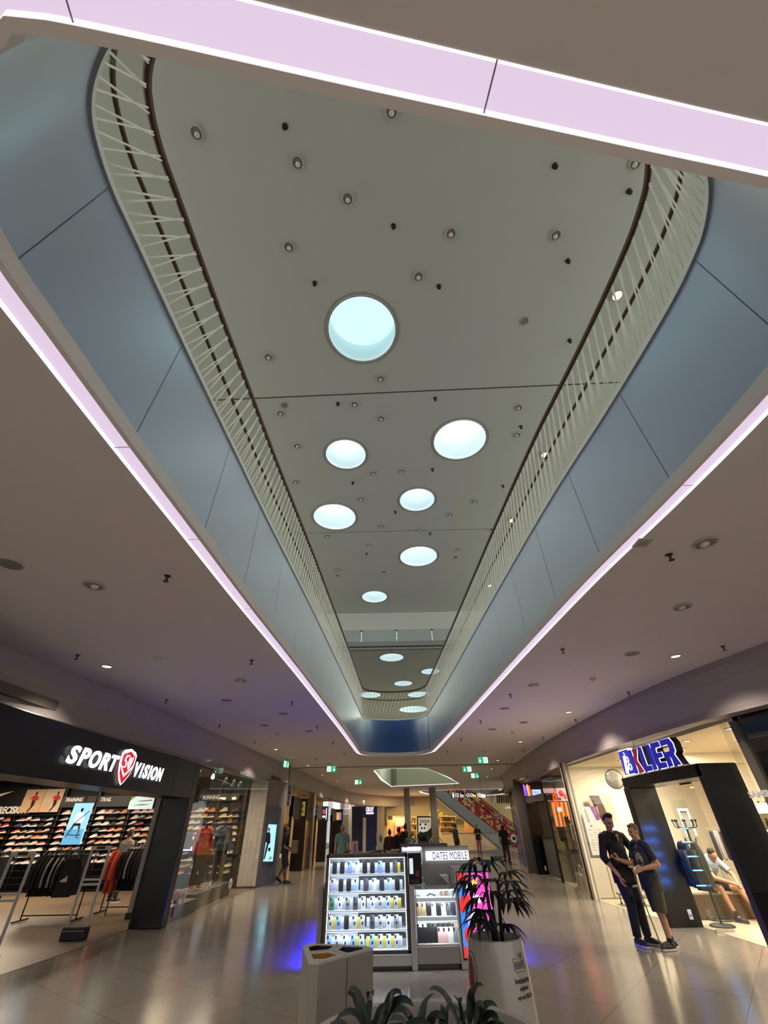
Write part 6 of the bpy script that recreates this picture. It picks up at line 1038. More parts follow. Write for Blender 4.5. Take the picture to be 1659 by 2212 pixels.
def pot_text(nm, txt, phi, z0, w_, h, m, **k):
    me = text_mesh(txt, .1, .002, **k); xs = [v.co.x for v in me.vertices]; ys = [v.co.y for v in me.vertices]; me.transform(Matrix.Translation((-(max(xs) + min(xs)) / 2, -(max(ys) + min(ys)) / 2, 0))); me.transform(Matrix.Diagonal((w_ / (max(xs) - min(xs)), h / (max(ys) - min(ys)), 1, 1))); wrap(me, phi, z0); me.materials.clear(); me.materials.append(m)
    for p in me.polygons: p.material_index = 0
    me.name = nm; return link(nm, me, pot)
M_ink = mat('pot_ink', '151412', .5); M_ink2 = mat('pot_ink_grey', '5e564e', .5)
PT = R(47)
pot_text('lettering', 'kvetinárstvo', PT, .925, .135, .026, M_ink, bold=.0015); pot_text('lettering', 'nájdete', PT, .888, .08, .027, M_ink, bold=.0015); pot_text('lettering', 'oproti BILLA', PT, .852, .14, .026, M_ink, bold=.0015); pot_text('emblem_lettering', 'RHAPIS', PT - .02, .993, .085, .036, M_ink2, bold=.001); pot_text('emblem_small_print', 'kvety dekor darčeky', PT - .02, .962, .09, .006, M_ink2)
def pot_line(nm, pts, r, m, phi):
    q = []
    for u, z in pts: a = PH0 + phi + u / prad(z); rr_ = prad(z) + .001; q.append((PX + rr_ * math.cos(a), PY + rr_ * math.sin(a), z))
    return MB().tube(q, r, 5).obj(nm, m, pot)
pot_line('emblem_frame', [(-.052, 1.022), (-.052, .97), (.052, .97), (.052, 1.022), (.035, 1.022)], .0018, M_ink2, PT - .02); pot_line('emblem_frame', [(-.052, 1.022), (0, 1.022)], .0018, M_ink2, PT - .02)
for k in range(5): pot_line('emblem_leaf', [(.02, 1.015), (.02 + (k - 2) * .008, 1.035), (.02 + (k - 2) * .016, 1.052 - abs(k - 2) * .005)], .0018, M_ink2, PT - .02)
def pot_poly(nm, pts, m, phi, off): 
    me = bpy.data.meshes.new(nm); n = len(pts); me.from_pydata([(0, 0, 0)] + [(u, v, 0) for u, v in pts], [], [(0, 1 + i, 1 + (i + 1) % n) for i in range(n)]); wrap(me, phi, .945, off); me.materials.append(m); return link(nm, me, pot)
PF = R(-62); pot_poly('flower_emblem', [(-.04, .07), (-.02, .085), (0, .065), (.015, .075), (.025, .03), (.022, -.04), (.0, -.09), (-.03, -.06), (-.045, 0)], mat('flower_red', '7c2320', .5), PF, .002); pot_line('emblem_ring', [(.065 * math.cos(u), .945 + .1 * math.sin(u)) for u in [R(-110) + j * R(220) / 20 for j in range(21)]], .003, M_ink2, PF); pot_line('emblem_stem', [(.0, .855), (.035, .92), (.04, .98)], .003, mat('flower_red'  , '7c2320'), PF); pot_line('emblem_stem', [(.0, .855), (.02, .88), (.06, .93)], .002, M_ink2, PF)
# palm
M_palm = mat('palm_leaf', '10160f', .45); M_cane = mat('palm_cane', '1a1512', .8, bump=.5, scale=40)
pm = thing('palm', 'dark rhapis palm with fan leaves growing in the tall white pot', 'plant', (PX, PY, PZ - .05)); rr = random.Random(21)
CAN = [[(1066, 2022), (1060, 1980), (1052, 1930), (1045, 1880), (1043, 1862)], [(1083, 2020), (1080, 1975), (1077, 1930), (1075, 1900)], [(1072, 2022), (1068, 1990), (1064, 1965)]]
for cn, dy in zip(CAN, (.0, .03, -.04)):
    pts = [ony(a, b, PY + dy) for a, b in cn]; pts[0].z = PZ - .06; MB().tube(pts, [.014, .013, .012, .01, .007][:len(pts)], 8).obj('cane', M_cane, pm, smooth=True)
FANS = [((1045, 1872), (1040, 1862)), ((1045, 1872), (1022, 1868)), ((1046, 1885), (1064, 1862)), ((1047, 1890), (1022, 1892)), ((1049, 1905), (1030, 1912)), ((1076, 1902), (1094, 1888)), ((1076, 1905), (1100, 1905)), ((1077, 1915), (1064, 1905)), ((1053, 1930), (1032, 1940)), ((1078, 1930), (1104, 1925)), ((1079, 1945), (1098, 1948)), ((1056, 1950), (1040, 1965)), ((1080, 1985), (1092, 1996)), ((1058, 1965), (1036, 1985)), ((1050, 1915), (1062, 1925)), ((1066, 1975), (1056, 1992)), ((1079, 1925), (1110, 1940)), ((1048, 1895), (1012, 1905))]
def leaf_strip(mb, p0, d, L, w_, droop, up=Vector((0, 0, 1)), seg=6):
    d = d.normalized(); s = d.cross(up); s = s.normalized() if s.length > .05 else Vector((1, 0, 0)); rows = []
    p = Vector(p0)
    for i in range(seg + 1):
        t = i / seg; ww = w_ * (math.sin(math.pi * min(1, .12 + t * .9)) ** .7 if t < 1 else 0) * .5; rows.append((p - s * ww, p + Vector((0, 0, -ww * .35)), p + s * ww)); d2 = (d + Vector((0, 0, -droop * t))).normalized(); p = p + d2 * (L / seg)
    vs = [v for r_ in rows for v in r_]; mb.add(vs, [f for i in range(seg) for f in ((i * 3, i * 3 + 1, i * 3 + 4, i * 3 + 3), (i * 3 + 1, i * 3 + 2, i * 3 + 5, i * 3 + 4))])
for i, (st, en) in enumerate(FANS):
    dy = rr.uniform(-.13, .13); a = ony(*st, PY); b = ony(*en, PY + dy); mb = MB(); mb.tube([a, (a + b) / 2 + Vector((0, 0, .02)), b], .003, 5); out = (b - a).normalized(); n = rr.choice((6, 7, 8)); side = out.cross(Vector((0, 0, 1))); side = side.normalized() if side.length > .1 else Vector((1, 0, 0))
    for k in range(n): th = R(-75 + 150 * k / (n - 1)); dd = out * math.cos(th) + side * math.sin(th) + Vector((0, 0, .25)); leaf_strip(mb, b, dd, rr.uniform(.15, .22), .032, rr.uniform(1.2, 2.4), seg=7)
    mb.obj('fan_leaf', M_palm, pm, smooth=60)
# bowl planter with peace lilies
BX, BY, BR, BZ = .15, 2.82, .55, 1.0
bw = thing('bowl_planter', 'large round white planter rim at the bottom edge of the picture', 'planter', (BX, BY, 0)); MB().lathe([(.3, 0), (.36, .02), (.47, .35), (.535, .75), (BR, BZ - .03), (BR - .002, BZ), (BR - .045, BZ), (BR - .05, BZ - .02), (BR - .06, BZ - .12)], (BX, BY, 0), 72, False).obj('bowl', mat('bowl_white', 'bdb6ad', .35), bw, smooth=50); MB().lathe([(.001, BZ - .1), (BR - .058, BZ - .11)], (BX, BY, 0), 48, False).obj('soil', MATS['soil'], bw)
M_lily = mat('lily_leaf', '141c16', .38, noise=.15, scale=12); M_lily2 = mat('lily_leaf_grey', '3a4440', .5, noise=.2, scale=10)
def arc_leaf(mb, a, m_, b, w_):
    w_ *= .62; m_ = m_ * .75 + (a + b) * .125
    seg = 9; pts = []
    for i in range(seg + 1): t = i / seg; pts.append(a * (1 - t) ** 2 + m_ * 2 * t * (1 - t) + b * t * t)
    rows = []
    for i, p in enumerate(pts):
        t = i / seg; tg = (pts[min(seg, i + 1)] - pts[max(0, i - 1)]).normalized(); s = tg.cross(Vector((.15, -.5, 1))); s.normalize(); ww = w_ * (.08 if t < .18 else math.sin(math.pi * (t - .12) / .9) ** .8 if t < 1 else 0); ww = max(ww, .0); nn = s.cross(tg); rows.append((p - s * ww + nn * ww * .3, p, p + s * ww + nn * ww * .3))
    vs = [v for r_ in rows for v in r_]; mb.add(vs, [f for i in range(seg) for f in ((i * 3, i * 3 + 1, i * 3 + 4, i * 3 + 3), (i * 3 + 1, i * 3 + 2, i * 3 + 5, i * 3 + 4))])
rr = random.Random(5)
LILY = [('at the left of the bowl planter', (803, 2165), 2.92, [((775, 2112), (753, 2142)), ((842, 2118), (869, 2150)), ((850, 2128), (895, 2175)), ((790, 2108), (808, 2152)), ((770, 2140), (750, 2148)), ((830, 2150), (845, 2190)), ((780, 2150), (722, 2206))]), ('in the middle of the bowl planter', (900, 2190), 2.85, [((905, 2168), (938, 2146)), ((880, 2155), (850, 2190)), ((930, 2170), (965, 2205)), ((880, 2180), (840, 2205))]), ('at the right of the bowl planter', (1000, 2175), 2.95, [((965, 2120), (926, 2138)), ((975, 2120), (995, 2170)), ((1012, 2118), (1045, 2130)), ((1030, 2138), (1045, 2180)), ((1040, 2150), (1075, 2175)), ((1060, 2165), (1076, 2212)), ((990, 2150), (960, 2185))])]
for q, (wh, base, y, lv) in enumerate(LILY):
    t = thing('peace_lily', 'dark peace lily with arching leaves growing ' + wh, 'plant', (ony(*base, y).x, y, BZ - .1), 0, 'peace lilies in the bowl planter'); a0 = ony(*base, y); root = Vector((a0.x, y - .05, BZ - .09)); 
    for i, (mp, ep) in enumerate(lv): mb = MB(); yy = y + rr.uniform(-.06, .05); a = Vector((root.x + rr.uniform(-.03, .03), root.y, root.z + .05)); m2 = ony(mp[0], mp[1], yy); e2 = ony(*ep, yy - .06); mb.tube([root, a, a + (m2 - a) * .15], .004, 5); arc_leaf(mb, a, m2 + (m2 - (a + e2) / 2) * .35, e2, .03 + .006 * (i % 3)); mb.obj('leaf', M_lily if i % 3 else M_lily2, t, smooth=60)
    for i in range(22):
        mb = MB(); an = rr.uniform(0, 6.28); L = rr.uniform(.14, .3); a = root + Vector((rr.uniform(-.1, .1), rr.uniform(-.12, .06), rr.uniform(.0, .05))); e2 = a + Vector((math.cos(an) * L, math.sin(an) * L * .7 - .02, rr.uniform(-.02, .1))); m2 = (a + e2) / 2 + Vector((0, 0, rr.uniform(.08, .2))); arc_leaf(mb, a, m2, e2, rr.uniform(.024, .036)); mb.obj('leaf', [M_lily, M_lily, M_lily2][i % 3], t, smooth=60)
# ------------------------------------------------------------------ people and mannequins
def remesh(mb, name, vox, it=2, fac=.5):
    me = mb.mesh(name); o = bpy.data.objects.new(name, me); C.objects.link(o)
    m = o.modifiers.new('r', 'REMESH'); m.mode = 'VOXEL'; m.voxel_size = vox; m.use_smooth_shade = True
    if it: s = o.modifiers.new('s', 'SMOOTH'); s.iterations = it; s.factor = fac
    bpy.context.view_layer.update(); r = bpy.data.meshes.new_from_object(o.evaluated_get(bpy.context.evaluated_depsgraph_get())); bpy.data.objects.remove(o); bpy.data.meshes.remove(me); r.name = name; return r
def cap(mb, p0, p1, r0, r1, flat=(0, 0), n=12):
    p0, p1 = Vector(p0), Vector(p1); mb.tube([p0, p1], [r0, r1], n)
    if not flat[0]: mb.ell(p0, (r0,) * 3, n, 8)
    if not flat[1]: mb.ell(p1, (r1,) * 3, n, 8)
SKINS = {}
def skinmat(c): return mat('skin_' + c, c, .55, noise=.06, scale=25)
def figure(name, label, cat, pos, rz, H, J=None, lean=(0, 0, 0), head=(0, 0, 0), skin='a9745c', hair=('2a1d16', 'short'), top=('shirt', '15151a', 'short', .44), bottom=('trousers', '17171c', 'long'), shoe=('17171a', 'c9c4bc'), sock=None, vox=.014, hands=True, belly=0., shoulder=1., headless=False, group=None, face=True, hemlow=.47, loosen=1., base=0.):
    t = thing(name, label, cat, (pos[0], pos[1], base), rz, group)
    Mw = Matrix.Translation((pos[0], pos[1], base)) @ Matrix.Rotation(rz, 4, 'Z'); Mi = Mw.inverted()
    T = Matrix.Translation((0, 0, .53 * H)) @ Euler(lean).to_matrix().to_4x4() @ Matrix.Translation((0, 0, -.53 * H))
    P = dict(shl=(-.108 * shoulder, -.005, .803), shr=(.108 * shoulder, -.005, .803), ell=(-.145, -.02, .64), elr=(.145, -.02, .64), wrl=(-.15, .03, .49), wrr=(.15, .03, .49), hpl=(-.052, 0, .515), hpr=(.052, 0, .515), knl=(-.058, .012, .285), knr=(.058, .012, .285), anl=(-.06, -.015, .045), anr=(.06, -.015, .045), nk=(0, -.008, .83), hd=(0, .012, .93))
    P = {k: Vector(v) * H for k, v in P.items()}
    for k in ('shl', 'shr', 'ell', 'elr', 'wrl', 'wrr', 'nk', 'hd'): P[k] = T @ P[k]
    tdir = {'l': Vector((-.15, 1, 0)), 'r': Vector((.15, 1, 0))}; hdir = {}
    for k, v in (J or {}).items():
        if k.startswith('toe'): tdir[k[-1]] = (Mi.to_3x3() @ Vector(v)).normalized()
        elif k.startswith('hdir'): hdir[k[-1]] = (Mi.to_3x3() @ Vector(v)).normalized()
        else: P[k] = Mi @ Vector(v)
    HR = T.to_3x3() @ Euler(head).to_matrix(); hc = P['hd']; u = H / 1.78 * 1.06
    def hp(x, y, z): return hc + HR @ (Vector((x, y, z)) * u)
    # ---- body
    mb = MB(); R3 = T.to_3x3()
    def torso(mb, g):
        mb.ell(T @ Vector((0, 0, .525 * H)), ((.088 + g) * H, (.062 + g) * H, .07 * H), 20, 12, R3); mb.ell(T @ Vector((0, belly * .5 * H, .6 * H)), ((.078 + g + belly * .4) * H, (.056 + g + belly) * H, .095 * H), 20, 12, R3); mb.ell(T @ Vector((0, .004 * H, .7 * H)), ((.088 + g) * H, (.058 + g + belly * .4) * H, .1 * H), 20, 12, R3); mb.ell(T @ Vector((0, -.004 * H, .765 * H)), ((.098 * shoulder + g) * H, (.052 + g) * H, .06 * H), 20, 12, R3)
        cap(mb, P['shl'], P['shr'], (.033 + g * .7) * H, (.033 + g * .7) * H); 
        for s in ('shl', 'shr'): mb.ell(P[s] * .5 + (T @ Vector((0, -.008 * H, .84 * H))) * .5, ((.05 + g) * H, (.034 + g) * H, (.028 + g) * H), 12, 8, R3)
        for s in ('hpl', 'hpr'): cap(mb, T @ Vector((P[s].x * .9, 0, .55 * H)), P[s], (.052 + g) * H, (.055 + g) * H)
    torso(mb, 0)
    cap(mb, P['nk'] - (P['hd'] - P['nk']) * .3, hp(0, -.02, -.04), .033 * H, .031 * H)
    for s in 'lr':
        cap(mb, P['sh' + s], P['el' + s], .031 * H, .025 * H); mid = P['el' + s] * .65 + P['wr' + s] * .35; cap(mb, P['el' + s], mid, .024 * H, .0255 * H); cap(mb, mid, P['wr' + s], .0255 * H, .0165 * H)
        cap(mb, P['hp' + s], P['kn' + s], .053 * H, .035 * H); cm = P['kn' + s] * .68 + P['an' + s] * .32; cap(mb, P['kn' + s], cm + Vector((0, -.008 * H, 0)), .033 * H, .034 * H); cap(mb, cm + Vector((0, -.008 * H, 0)), P['an' + s], .034 * H, .021 * H)
        cap(mb, P['an' + s], P['an' + s] + tdir[s] * .085 * H + Vector((0, 0, -.024 * H)), .024 * H, .018 * H)
    if hands:
        for s in 'lr':
            w = P['wr' + s]; d = hdir.get(s) or (w - P['el' + s]).normalized(); sd = -1 if s == 'l' else 1
            nrm = d.cross(Vector((0, 0, 1))) if abs(d.z) < .8 else Vector((sd, 0, 0)); nrm.normalize(); ac = nrm.cross(d).normalized()
            if abs(d.z) >= .8: ac = Vector((0, 1, 0)); ac = (ac - d * ac.dot(d)).normalized(); nrm = d.cross(ac)
            inn = -Vector((sd, 0, 0)) if abs(d.z) >= .8 else Vector((0, 0, -1)); inn = (inn - d * inn.dot(d)); inn = inn.normalized() if inn.length > .01 else nrm
            for k in range(4):
                o_ = (k - 1.5) * .021 * u; a = w + d * .012 * u + ac * o_ * .7; b = w + d * .088 * u + ac * o_; L = (.062, .074, .07, .052)[k] * u; c1 = b + (d + inn * .25).normalized() * L * .5; c2 = c1 + (d + inn * .7).normalized() * L * .5; cap(mb, a, b, .0135 * u, .0115 * u, n=8); cap(mb, b, c1, .0098 * u, .009 * u, n=8); cap(mb, c1, c2, .009 * u, .0074 * u, n=8)
            th0 = w + d * .03 * u + ac * .026 * u; th1 = th0 + (d * .6 + ac * .75 + inn * .3).normalized() * .045 * u; cap(mb, th0, th1, .0135 * u, .011 * u, n=8); cap(mb, th1, th1 + (d + ac * .2 + inn * .2).normalized() * .032 * u, .0105 * u, .0085 * u, n=8)
    if not headless:
        mb.ell(hp(0, -.008, .028), (.077 * u, .096 * u, .092 * u), 20, 14, HR); mb.ell(hp(0, .022, -.038), (.058 * u, .068 * u, .075 * u), 18, 12, HR); mb.ell(hp(0, .062, -.088), (.03 * u, .026 * u, .024 * u), 12, 8, HR); cap(mb, hp(0, .09, .01), hp(0, .112, -.028), .011 * u, .016 * u, n=8); mb.ell(hp(0, .082, .026), (.05 * u, .016 * u, .012 * u), 12, 8, HR)
        for s in (-1, 1): mb.ell(hp(.077 * s, -.005, -.012), (.011 * u, .021 * u, .034 * u), 10, 8, HR); mb.ell(hp(.04 * s, .072, -.03), (.022 * u, .02 * u, .022 * u), 10, 8, HR)
        mb.ell(hp(0, .086, -.057), (.026 * u, .012 * u, .011 * u), 10, 8, HR)
    me = remesh(mb, 'body', min(vox, .011) if vox < .012 else vox, 2); me.transform(Mw); me.materials.append(skinmat(skin)); link('body', me, t)
    def cloth(nm, mbx, m, v=vox, it=3, label=None):
        me = remesh(mbx, nm, v, it); me.transform(Mw); me.materials.append(m); return link(nm, me, t, label=label)
    if not headless and face:
        e = MB(); br = MB()
        for s in (-1, 1): e.ell(hp(.031 * s, .085, .004), (.013 * u, .008 * u, .007 * u), 10, 8, HR); br.tube([hp(.014 * s, .099, .022), hp(.032 * s, .098, .029), hp(.052 * s, .086, .023)], .004 * u, 6)
        e.xf(Mw); o = e.obj('eye', mat('eye_dark', '1a1411', .3), t, smooth=True); br.xf(Mw); br.obj('eyebrow', mat('hair_' + hair[0], hair[0], .8), t, smooth=True)
        mo = MB(); mo.tube([hp(-.024, .088, -.052), hp(0, .097, -.058), hp(.024, .088, -.052)], [.003 * u, .0055 * u, .003 * u], 6); mo.xf(Mw); mo.obj('mouth', mat('mouth_red', '6b3330', .5), t, smooth=True)
    if not headless and hair:
        hb = MB(); st = hair[1]
        if st == 'quiff': hb.ell(hp(0, -.03, .042), (.086 * u, .096 * u, .092 * u), 18, 12, HR); hb.ell(hp(0, .03, .115), (.066 * u, .068 * u, .042 * u), 14, 10, HR); hb.ell(hp(0, -.075, -.01), (.066 * u, .035 * u, .06 * u), 12, 8, HR)
        elif st == 'short': hb.ell(hp(0, -.026, .04), (.085 * u, .098 * u, .09 * u), 18, 12, HR); hb.ell(hp(0, .04, .095), (.055 * u, .045 * u, .026 * u), 12, 8, HR); hb.ell(hp(0, -.075, -.02), (.066 * u, .033 * u, .058 * u), 12, 8, HR)
        elif st == 'long': hb.ell(hp(0, -.024, .04), (.086 * u, .1 * u, .092 * u), 18, 12, HR); cap(hb, hp(0, -.07, 0), hp(0, -.09, -.24), .075 * u, .05 * u); 
        elif st == 'bun': hb.ell(hp(0, -.02, .04), (.083 * u, .098 * u, .088 * u), 18, 12, HR); hb.ell(hp(0, -.03, .14), (.04 * u, .04 * u, .035 * u), 12, 8, HR)
        else: hb.ell(hp(0, -.05, -.01), (.08 * u, .062 * u, .05 * u), 14, 10, HR)
        cloth('hair', hb, mat('hair_' + hair[0], hair[0], .8, bump=.4, scale=60), max(.008, vox * .8), 1)
    if bottom:
        b = MB(); kind = bottom[2]; g = .011 * loosen
        b.ell(Vector((0, 0, .53 * H)), ((.09 + g) * H, (.064 + g) * H, .065 * H), 18, 12)
        for s in 'lr':
            hp_, kn, an = P['hp' + s], P['kn' + s], P['an' + s]; cap(b, Vector((hp_.x * .9, hp_.y, .545 * H)), hp_, (.054 + g) * H, (.056 + g) * H)
            if kind == 'long': cap(b, hp_, kn, (.055 + g) * H, (.038 + g) * H); cap(b, kn, an + (kn - an) * .08, (.036 + g) * H, (.025 + g * 1.2) * H, (0, 1))
            else: cap(b, hp_, kn + (kn - hp_) * (.04 if kind == 'knee' else -.1), (.057 + g) * H, (.044 + g * 1.6) * H, (0, 1))
        cloth(bottom[0], b, mat('cloth_' + bottom[1], bottom[1], .85, noise=.12, scale=18), label=None)
    if top:
        b = MB(); g = .012 * loosen; torso(b, g); zl = hemlow * H; b.ell(T @ Vector((0, belly * .4 * H, .63 * H)), ((.087 + g) * H, (.06 + g + belly * .7) * H, .13 * H), 20, 12, R3)
        for s in 'lr': cap(b, T @ Vector((P['hp' + s].x * .6, 0, .57 * H)), T @ Vector((P['hp' + s].x * .6, 0, zl)), (.074 + g) * H, (.07 + g + .004) * H, (0, 1))
        for s in 'lr':
            sh, el, wr = P['sh' + s], P['el' + s], P['wr' + s]; k = top[3]
            if top[2] == 'short': cap(b, sh, sh + (el - sh) * .72, .039 * H, .041 * H, (0, 1))
            elif top[2] == 'three': cap(b, sh, el, .04 * H, .037 * H); cap(b, el, el + (wr - el) * .32, .037 * H, .034 * H, (0, 1))
            else: cap(b, sh, el, .043 * H, .036 * H); cap(b, el, el + (wr - el) * .93, .036 * H, .026 * H, (0, 1))
        cloth(top[0], b, mat('cloth_' + top[1], top[1], .85, noise=.12, scale=18))
    for s in 'lr':
        an, d = P['an' + s], tdir[s]; up_ = Vector((0, 0, 1)); z0 = an.z - .045 * H; f0 = Vector((an.x, an.y, z0))
        if sock: b = MB(); cap(b, an + Vector((0, 0, -.01 * H)), an + (P['kn' + s] - an) * (sock[1]), .026 * H, .027 * H, (0, 1)); cloth('sock', b, mat('cloth_' + sock[0], sock[0], .9), max(.008, vox * .7), 1)
        if shoe:
            b = MB(); cap(b, f0 - d * .018 * H + up_ * .03 * H, f0 + d * .05 * H + up_ * .026 * H, .0285 * H, .03 * H); cap(b, f0 + d * .05 * H + up_ * .026 * H, f0 + d * .105 * H + up_ * .02 * H, .03 * H, .022 * H); cap(b, an + up_ * -.005 * H, an + up_ * .012 * H, .03 * H, .03 * H, (0, 1)); sh_ = cloth('shoe', b, mat('shoe_up_' + shoe[0], shoe[0], .6), max(.008, vox * .7), 2)
            b = MB(); cap(b, f0 - d * .02 * H + up_ * .009 * H, f0 + d * .1 * H + up_ * .009 * H, .031 * H, .029 * H); 
            for v in b.v: v.z = f0.z + max(0, min(.019 * H, v.z - f0.z))
            me = remesh(b, 'sole', max(.006, vox * .5), 0); me.transform(Mw); me.materials.append(mat('sole_' + shoe[1], shoe[1], .6)); link('sole', me, sh_)
    return t, P, Mw, hp
def wv(*a): return Vector(a)
# tall man in black
t1, P1, M1, hp1 = figure('person', 'person, tall, in black shirt and dark trousers, smiling down at a phone', 'person', (4.43, 10.42), R(180 + 12), 1.86, dict(wrr=(4.27, 10.26, .93), elr=(4.12, 10.38, 1.2), hdirr=(.22, -.12, -1), ell=(4.78, 10.36, 1.2), wrl=(4.7, 10.2, 1.0), hdirl=(-.4, -.3, -.9), anl=(4.56, 10.44, .084), knl=(4.52, 10.36, .53), anr=(4.33, 10.34, .084), knr=(4.36, 10.3, .53), toel=(.55, -.8, 0), toer=(.25, -1, 0)), lean=(.06, 0, .0), head=(-.34, -.12, -.2), skin='b27d69', hair=('1b1412', 'quiff'), top=('shirt', '0b0b0d', 'three', .44), bottom=('trousers', '11131c', 'long'), shoe=('16171f', 'b9b2b4'), vox=.0075, hemlow=.44, belly=.008, shoulder=1.08)
mb = MB(); mb.add([M1 @ Vector(p) for p in ((-.035, .118, 1.54), (.035, .118, 1.54), (.004, .142, 1.38))], [(0, 1, 2)]) 
# open collar
c0 = M1 @ Vector((0, .06, 1.5)); mb = MB()
for s in (-1, 1): mb.loft([[M1 @ Vector((s * .075, .03, 1.585)), M1 @ Vector((s * .03, .1, 1.56)), M1 @ Vector((s * .015, .128, 1.46)), M1 @ Vector((s * .06, .118, 1.48))], [M1 @ Vector((s * .08, .035, 1.58)), M1 @ Vector((s * .034, .112, 1.555)), M1 @ Vector((s * .018, .138, 1.455)), M1 @ Vector((s * .064, .13, 1.475))]])
mb.obj('collar', mat('cloth_0b0b0d', '0b0b0d'), t1, smooth=60)
MB().add([M1 @ Vector(p) for p in ((-.03, .125, 1.545), (.03, .125, 1.545), (.0, .137, 1.42))], [(0, 1, 2)]).obj('neckline', skinmat('b27d69'), t1)
mb = MB()
for z in (1.36, 1.25, 1.14): mb.ell(M1 @ Vector((.0, .135 + .006, z)), (.006, .004, .006), 8, 6)
mb.obj('shirt_button', M_grey, t1)
# man in grey tee with crutch
t2, P2, M2, hp2 = figure('person', 'person in dark grey t-shirt and olive shorts, holding a phone and a crutch', 'person', (4.74, 10.08), R(90 + 14), 1.7, dict(ell=(4.86, 9.86, 1.1), wrl=(4.56, 9.88, 1.05), hdirl=(-1, -.05, -.12), elr=(4.58, 10.24, 1.09), wrr=(4.31, 10.17, 1.17), hdirr=(-.8, -.1, .55), anl=(4.72, 10.0, .077), knl=(4.7, 9.99, .48), anr=(4.83, 10.16, .077), knr=(4.76, 10.16, .48), toel=(-1, -.25, 0), toer=(-1, .0, 0)), lean=(-.04, 0, 0), head=(-.14, 0, .12), skin='b08062', hair=('5a4a38', 'short'), top=('t_shirt', '24262c', 'short', .44), bottom=('shorts', '3b3a2a', 'knee'), shoe=('121316', 'b8b0a4'), sock=('17171a', .2), vox=.0075, belly=.022, hemlow=.44, loosen=1.15)
# print on the t-shirt front
c = M2 @ Vector((-.05, .158, 1.17)); mb = MB(); rr = random.Random(3)
def onbelly(x, z):
    e = 0
    for (cx, cy, cz, rx, ry, rz_) in ((0, .011 * 1.7, .6 * 1.7, .1 * 1.7, .092 * 1.7, .095 * 1.7), (0, .007, .7 * 1.7, .102 * 1.7, .082 * 1.7, .1 * 1.7)):
        q = 1 - (x / rx) ** 2 - ((z - cz) / rz_) ** 2
        if q > 0: e = max(e, cy + ry * math.sqrt(q))
    return M2 @ Vector((x, e + .014, z))
for k in range(70):
    a = rr.uniform(0, 6.28); r = rr.choice((.085, .08, .06, .035)) * rr.uniform(.8, 1.05); x, z = -.055 + r * .75 * math.cos(a), 1.165 + r * 1.25 * math.sin(a); a2 = a + rr.uniform(.3, .8); mb.tube([onbelly(x, z), onbelly(-.055 + r * .75 * math.cos(a2), 1.165 + r * 1.25 * math.sin(a2))], .006, 5)
mb.obj('chest_print', mat('pale_print', '9fa890', .7), t2, label='pale greenish print on the t-shirt')
MB().tube([M2 @ (P2['wrl'] + (P2['ell'] - P2['wrl']).normalized() * .03 + q) for q in [Vector((.0, .03 * math.cos(a), .03 * math.sin(a))) for a in [k * math.pi / 8 for k in range(16)]]], .008, 6, True).obj('watch_strap', M_blackm, t2)
ph = thing('mobile_phone', 'dark mobile phone held up in the hand of the man with shorts', 'phone', M2 @ (P2['wrr'] + Vector((0, .1, .06)))); w = M2 @ P2['wrr']; Mp = Matrix.Translation(w + Vector((-.1, -.035, .095))) @ Matrix.Rotation(R(-34), 4, 'Y') @ Matrix.Rotation(R(90), 4, 'Z'); MB().bbox((-.036, -.004, -.075), (.036, .004, .075), .004).xf(Mp).obj('body', M_black, ph); MB().bbox((-.033, -.0052, -.07), (.033, -.0042, .07), .0004).xf(Mp).obj('screen', mat('phone_screen', '2c3038', .2), ph)
cr = thing('crutch', 'grey elbow crutch with pale handle leaning under the hand of the man in shorts', 'crutch', (4.5, 9.96, 0)); tip, mid, topp = Vector((4.53, 9.95, .0)), Vector((4.4, 9.88, .82)), Vector((4.4, 9.87, 1.05))
MB().tube([tip + Vector((0, 0, .03)), mid, mid * .4 + topp * .6 + Vector((.012, 0, 0)), topp + Vector((-.03, 0, .03))], [.0095, .011, .012, .014], 10).obj('shaft', mat('crutch_grey', '8d867e', .4, metal=.3), cr, smooth=True); MB().cyl(tip, tip + Vector((-.006, -.004, .045)), .017, .013, 12).obj('rubber_tip', M_rubber, cr, smooth=40); MB().tube([mid + Vector((.02, 0, 0)), mid + Vector((-.05, 0, .005)), mid + Vector((-.1, 0, -.004))], [.013, .016, .017], 10).obj('handle', mat('crutch_handle', 'a39c8f', .5), cr, smooth=True)
MB().tube([topp + Vector((-.03, .02, .03)) + Vector((.045 * math.cos(a), .045 * math.sin(a), 0)) for a in [R(200) + k * R(280) / 12 for k in range(13)]], .012, 8).obj('arm_cuff', mat('crutch_handle', 'a39c8f'), cr, smooth=True)
# seated man in the salon
figure('person', 'person in pale grey t-shirt and dark shorts sitting bent forward on the salon bench', 'person', (7.25, 12.8), R(180 + 30), 1.74, dict(hpl=(7.36, 12.82, .56), hpr=(7.14, 12.78, .56), knl=(7.74, 12.42, .53), knr=(7.34, 12.36, .53), anl=(7.86, 12.2, .08), anr=(7.36, 12.2, .08), toel=(.5, -.8, 0), toer=(.3, -1, 0), shl=(7.58, 12.6, .97), shr=(7.18, 12.58, .97), ell=(7.72, 12.42, .7), elr=(7.24, 12.36, .68), wrl=(7.64, 12.24, .62), wrr=(7.46, 12.2, .62), nk=(7.38, 12.56, 1.0), hd=(7.42, 12.46, 1.1)), head=(-.9, 0, 0), skin='b98a6c', hair=('2e2620', 'short'), top=('t_shirt', '8e98a8', 'short', .4), bottom=('shorts', '1d1d20', 'mid'), shoe=('202127', '3a3a3e'), sock=('2a2a2e', .15), vox=.011, face=False, lean=(-.75, 0, -.1), hemlow=.5) if 0 else None
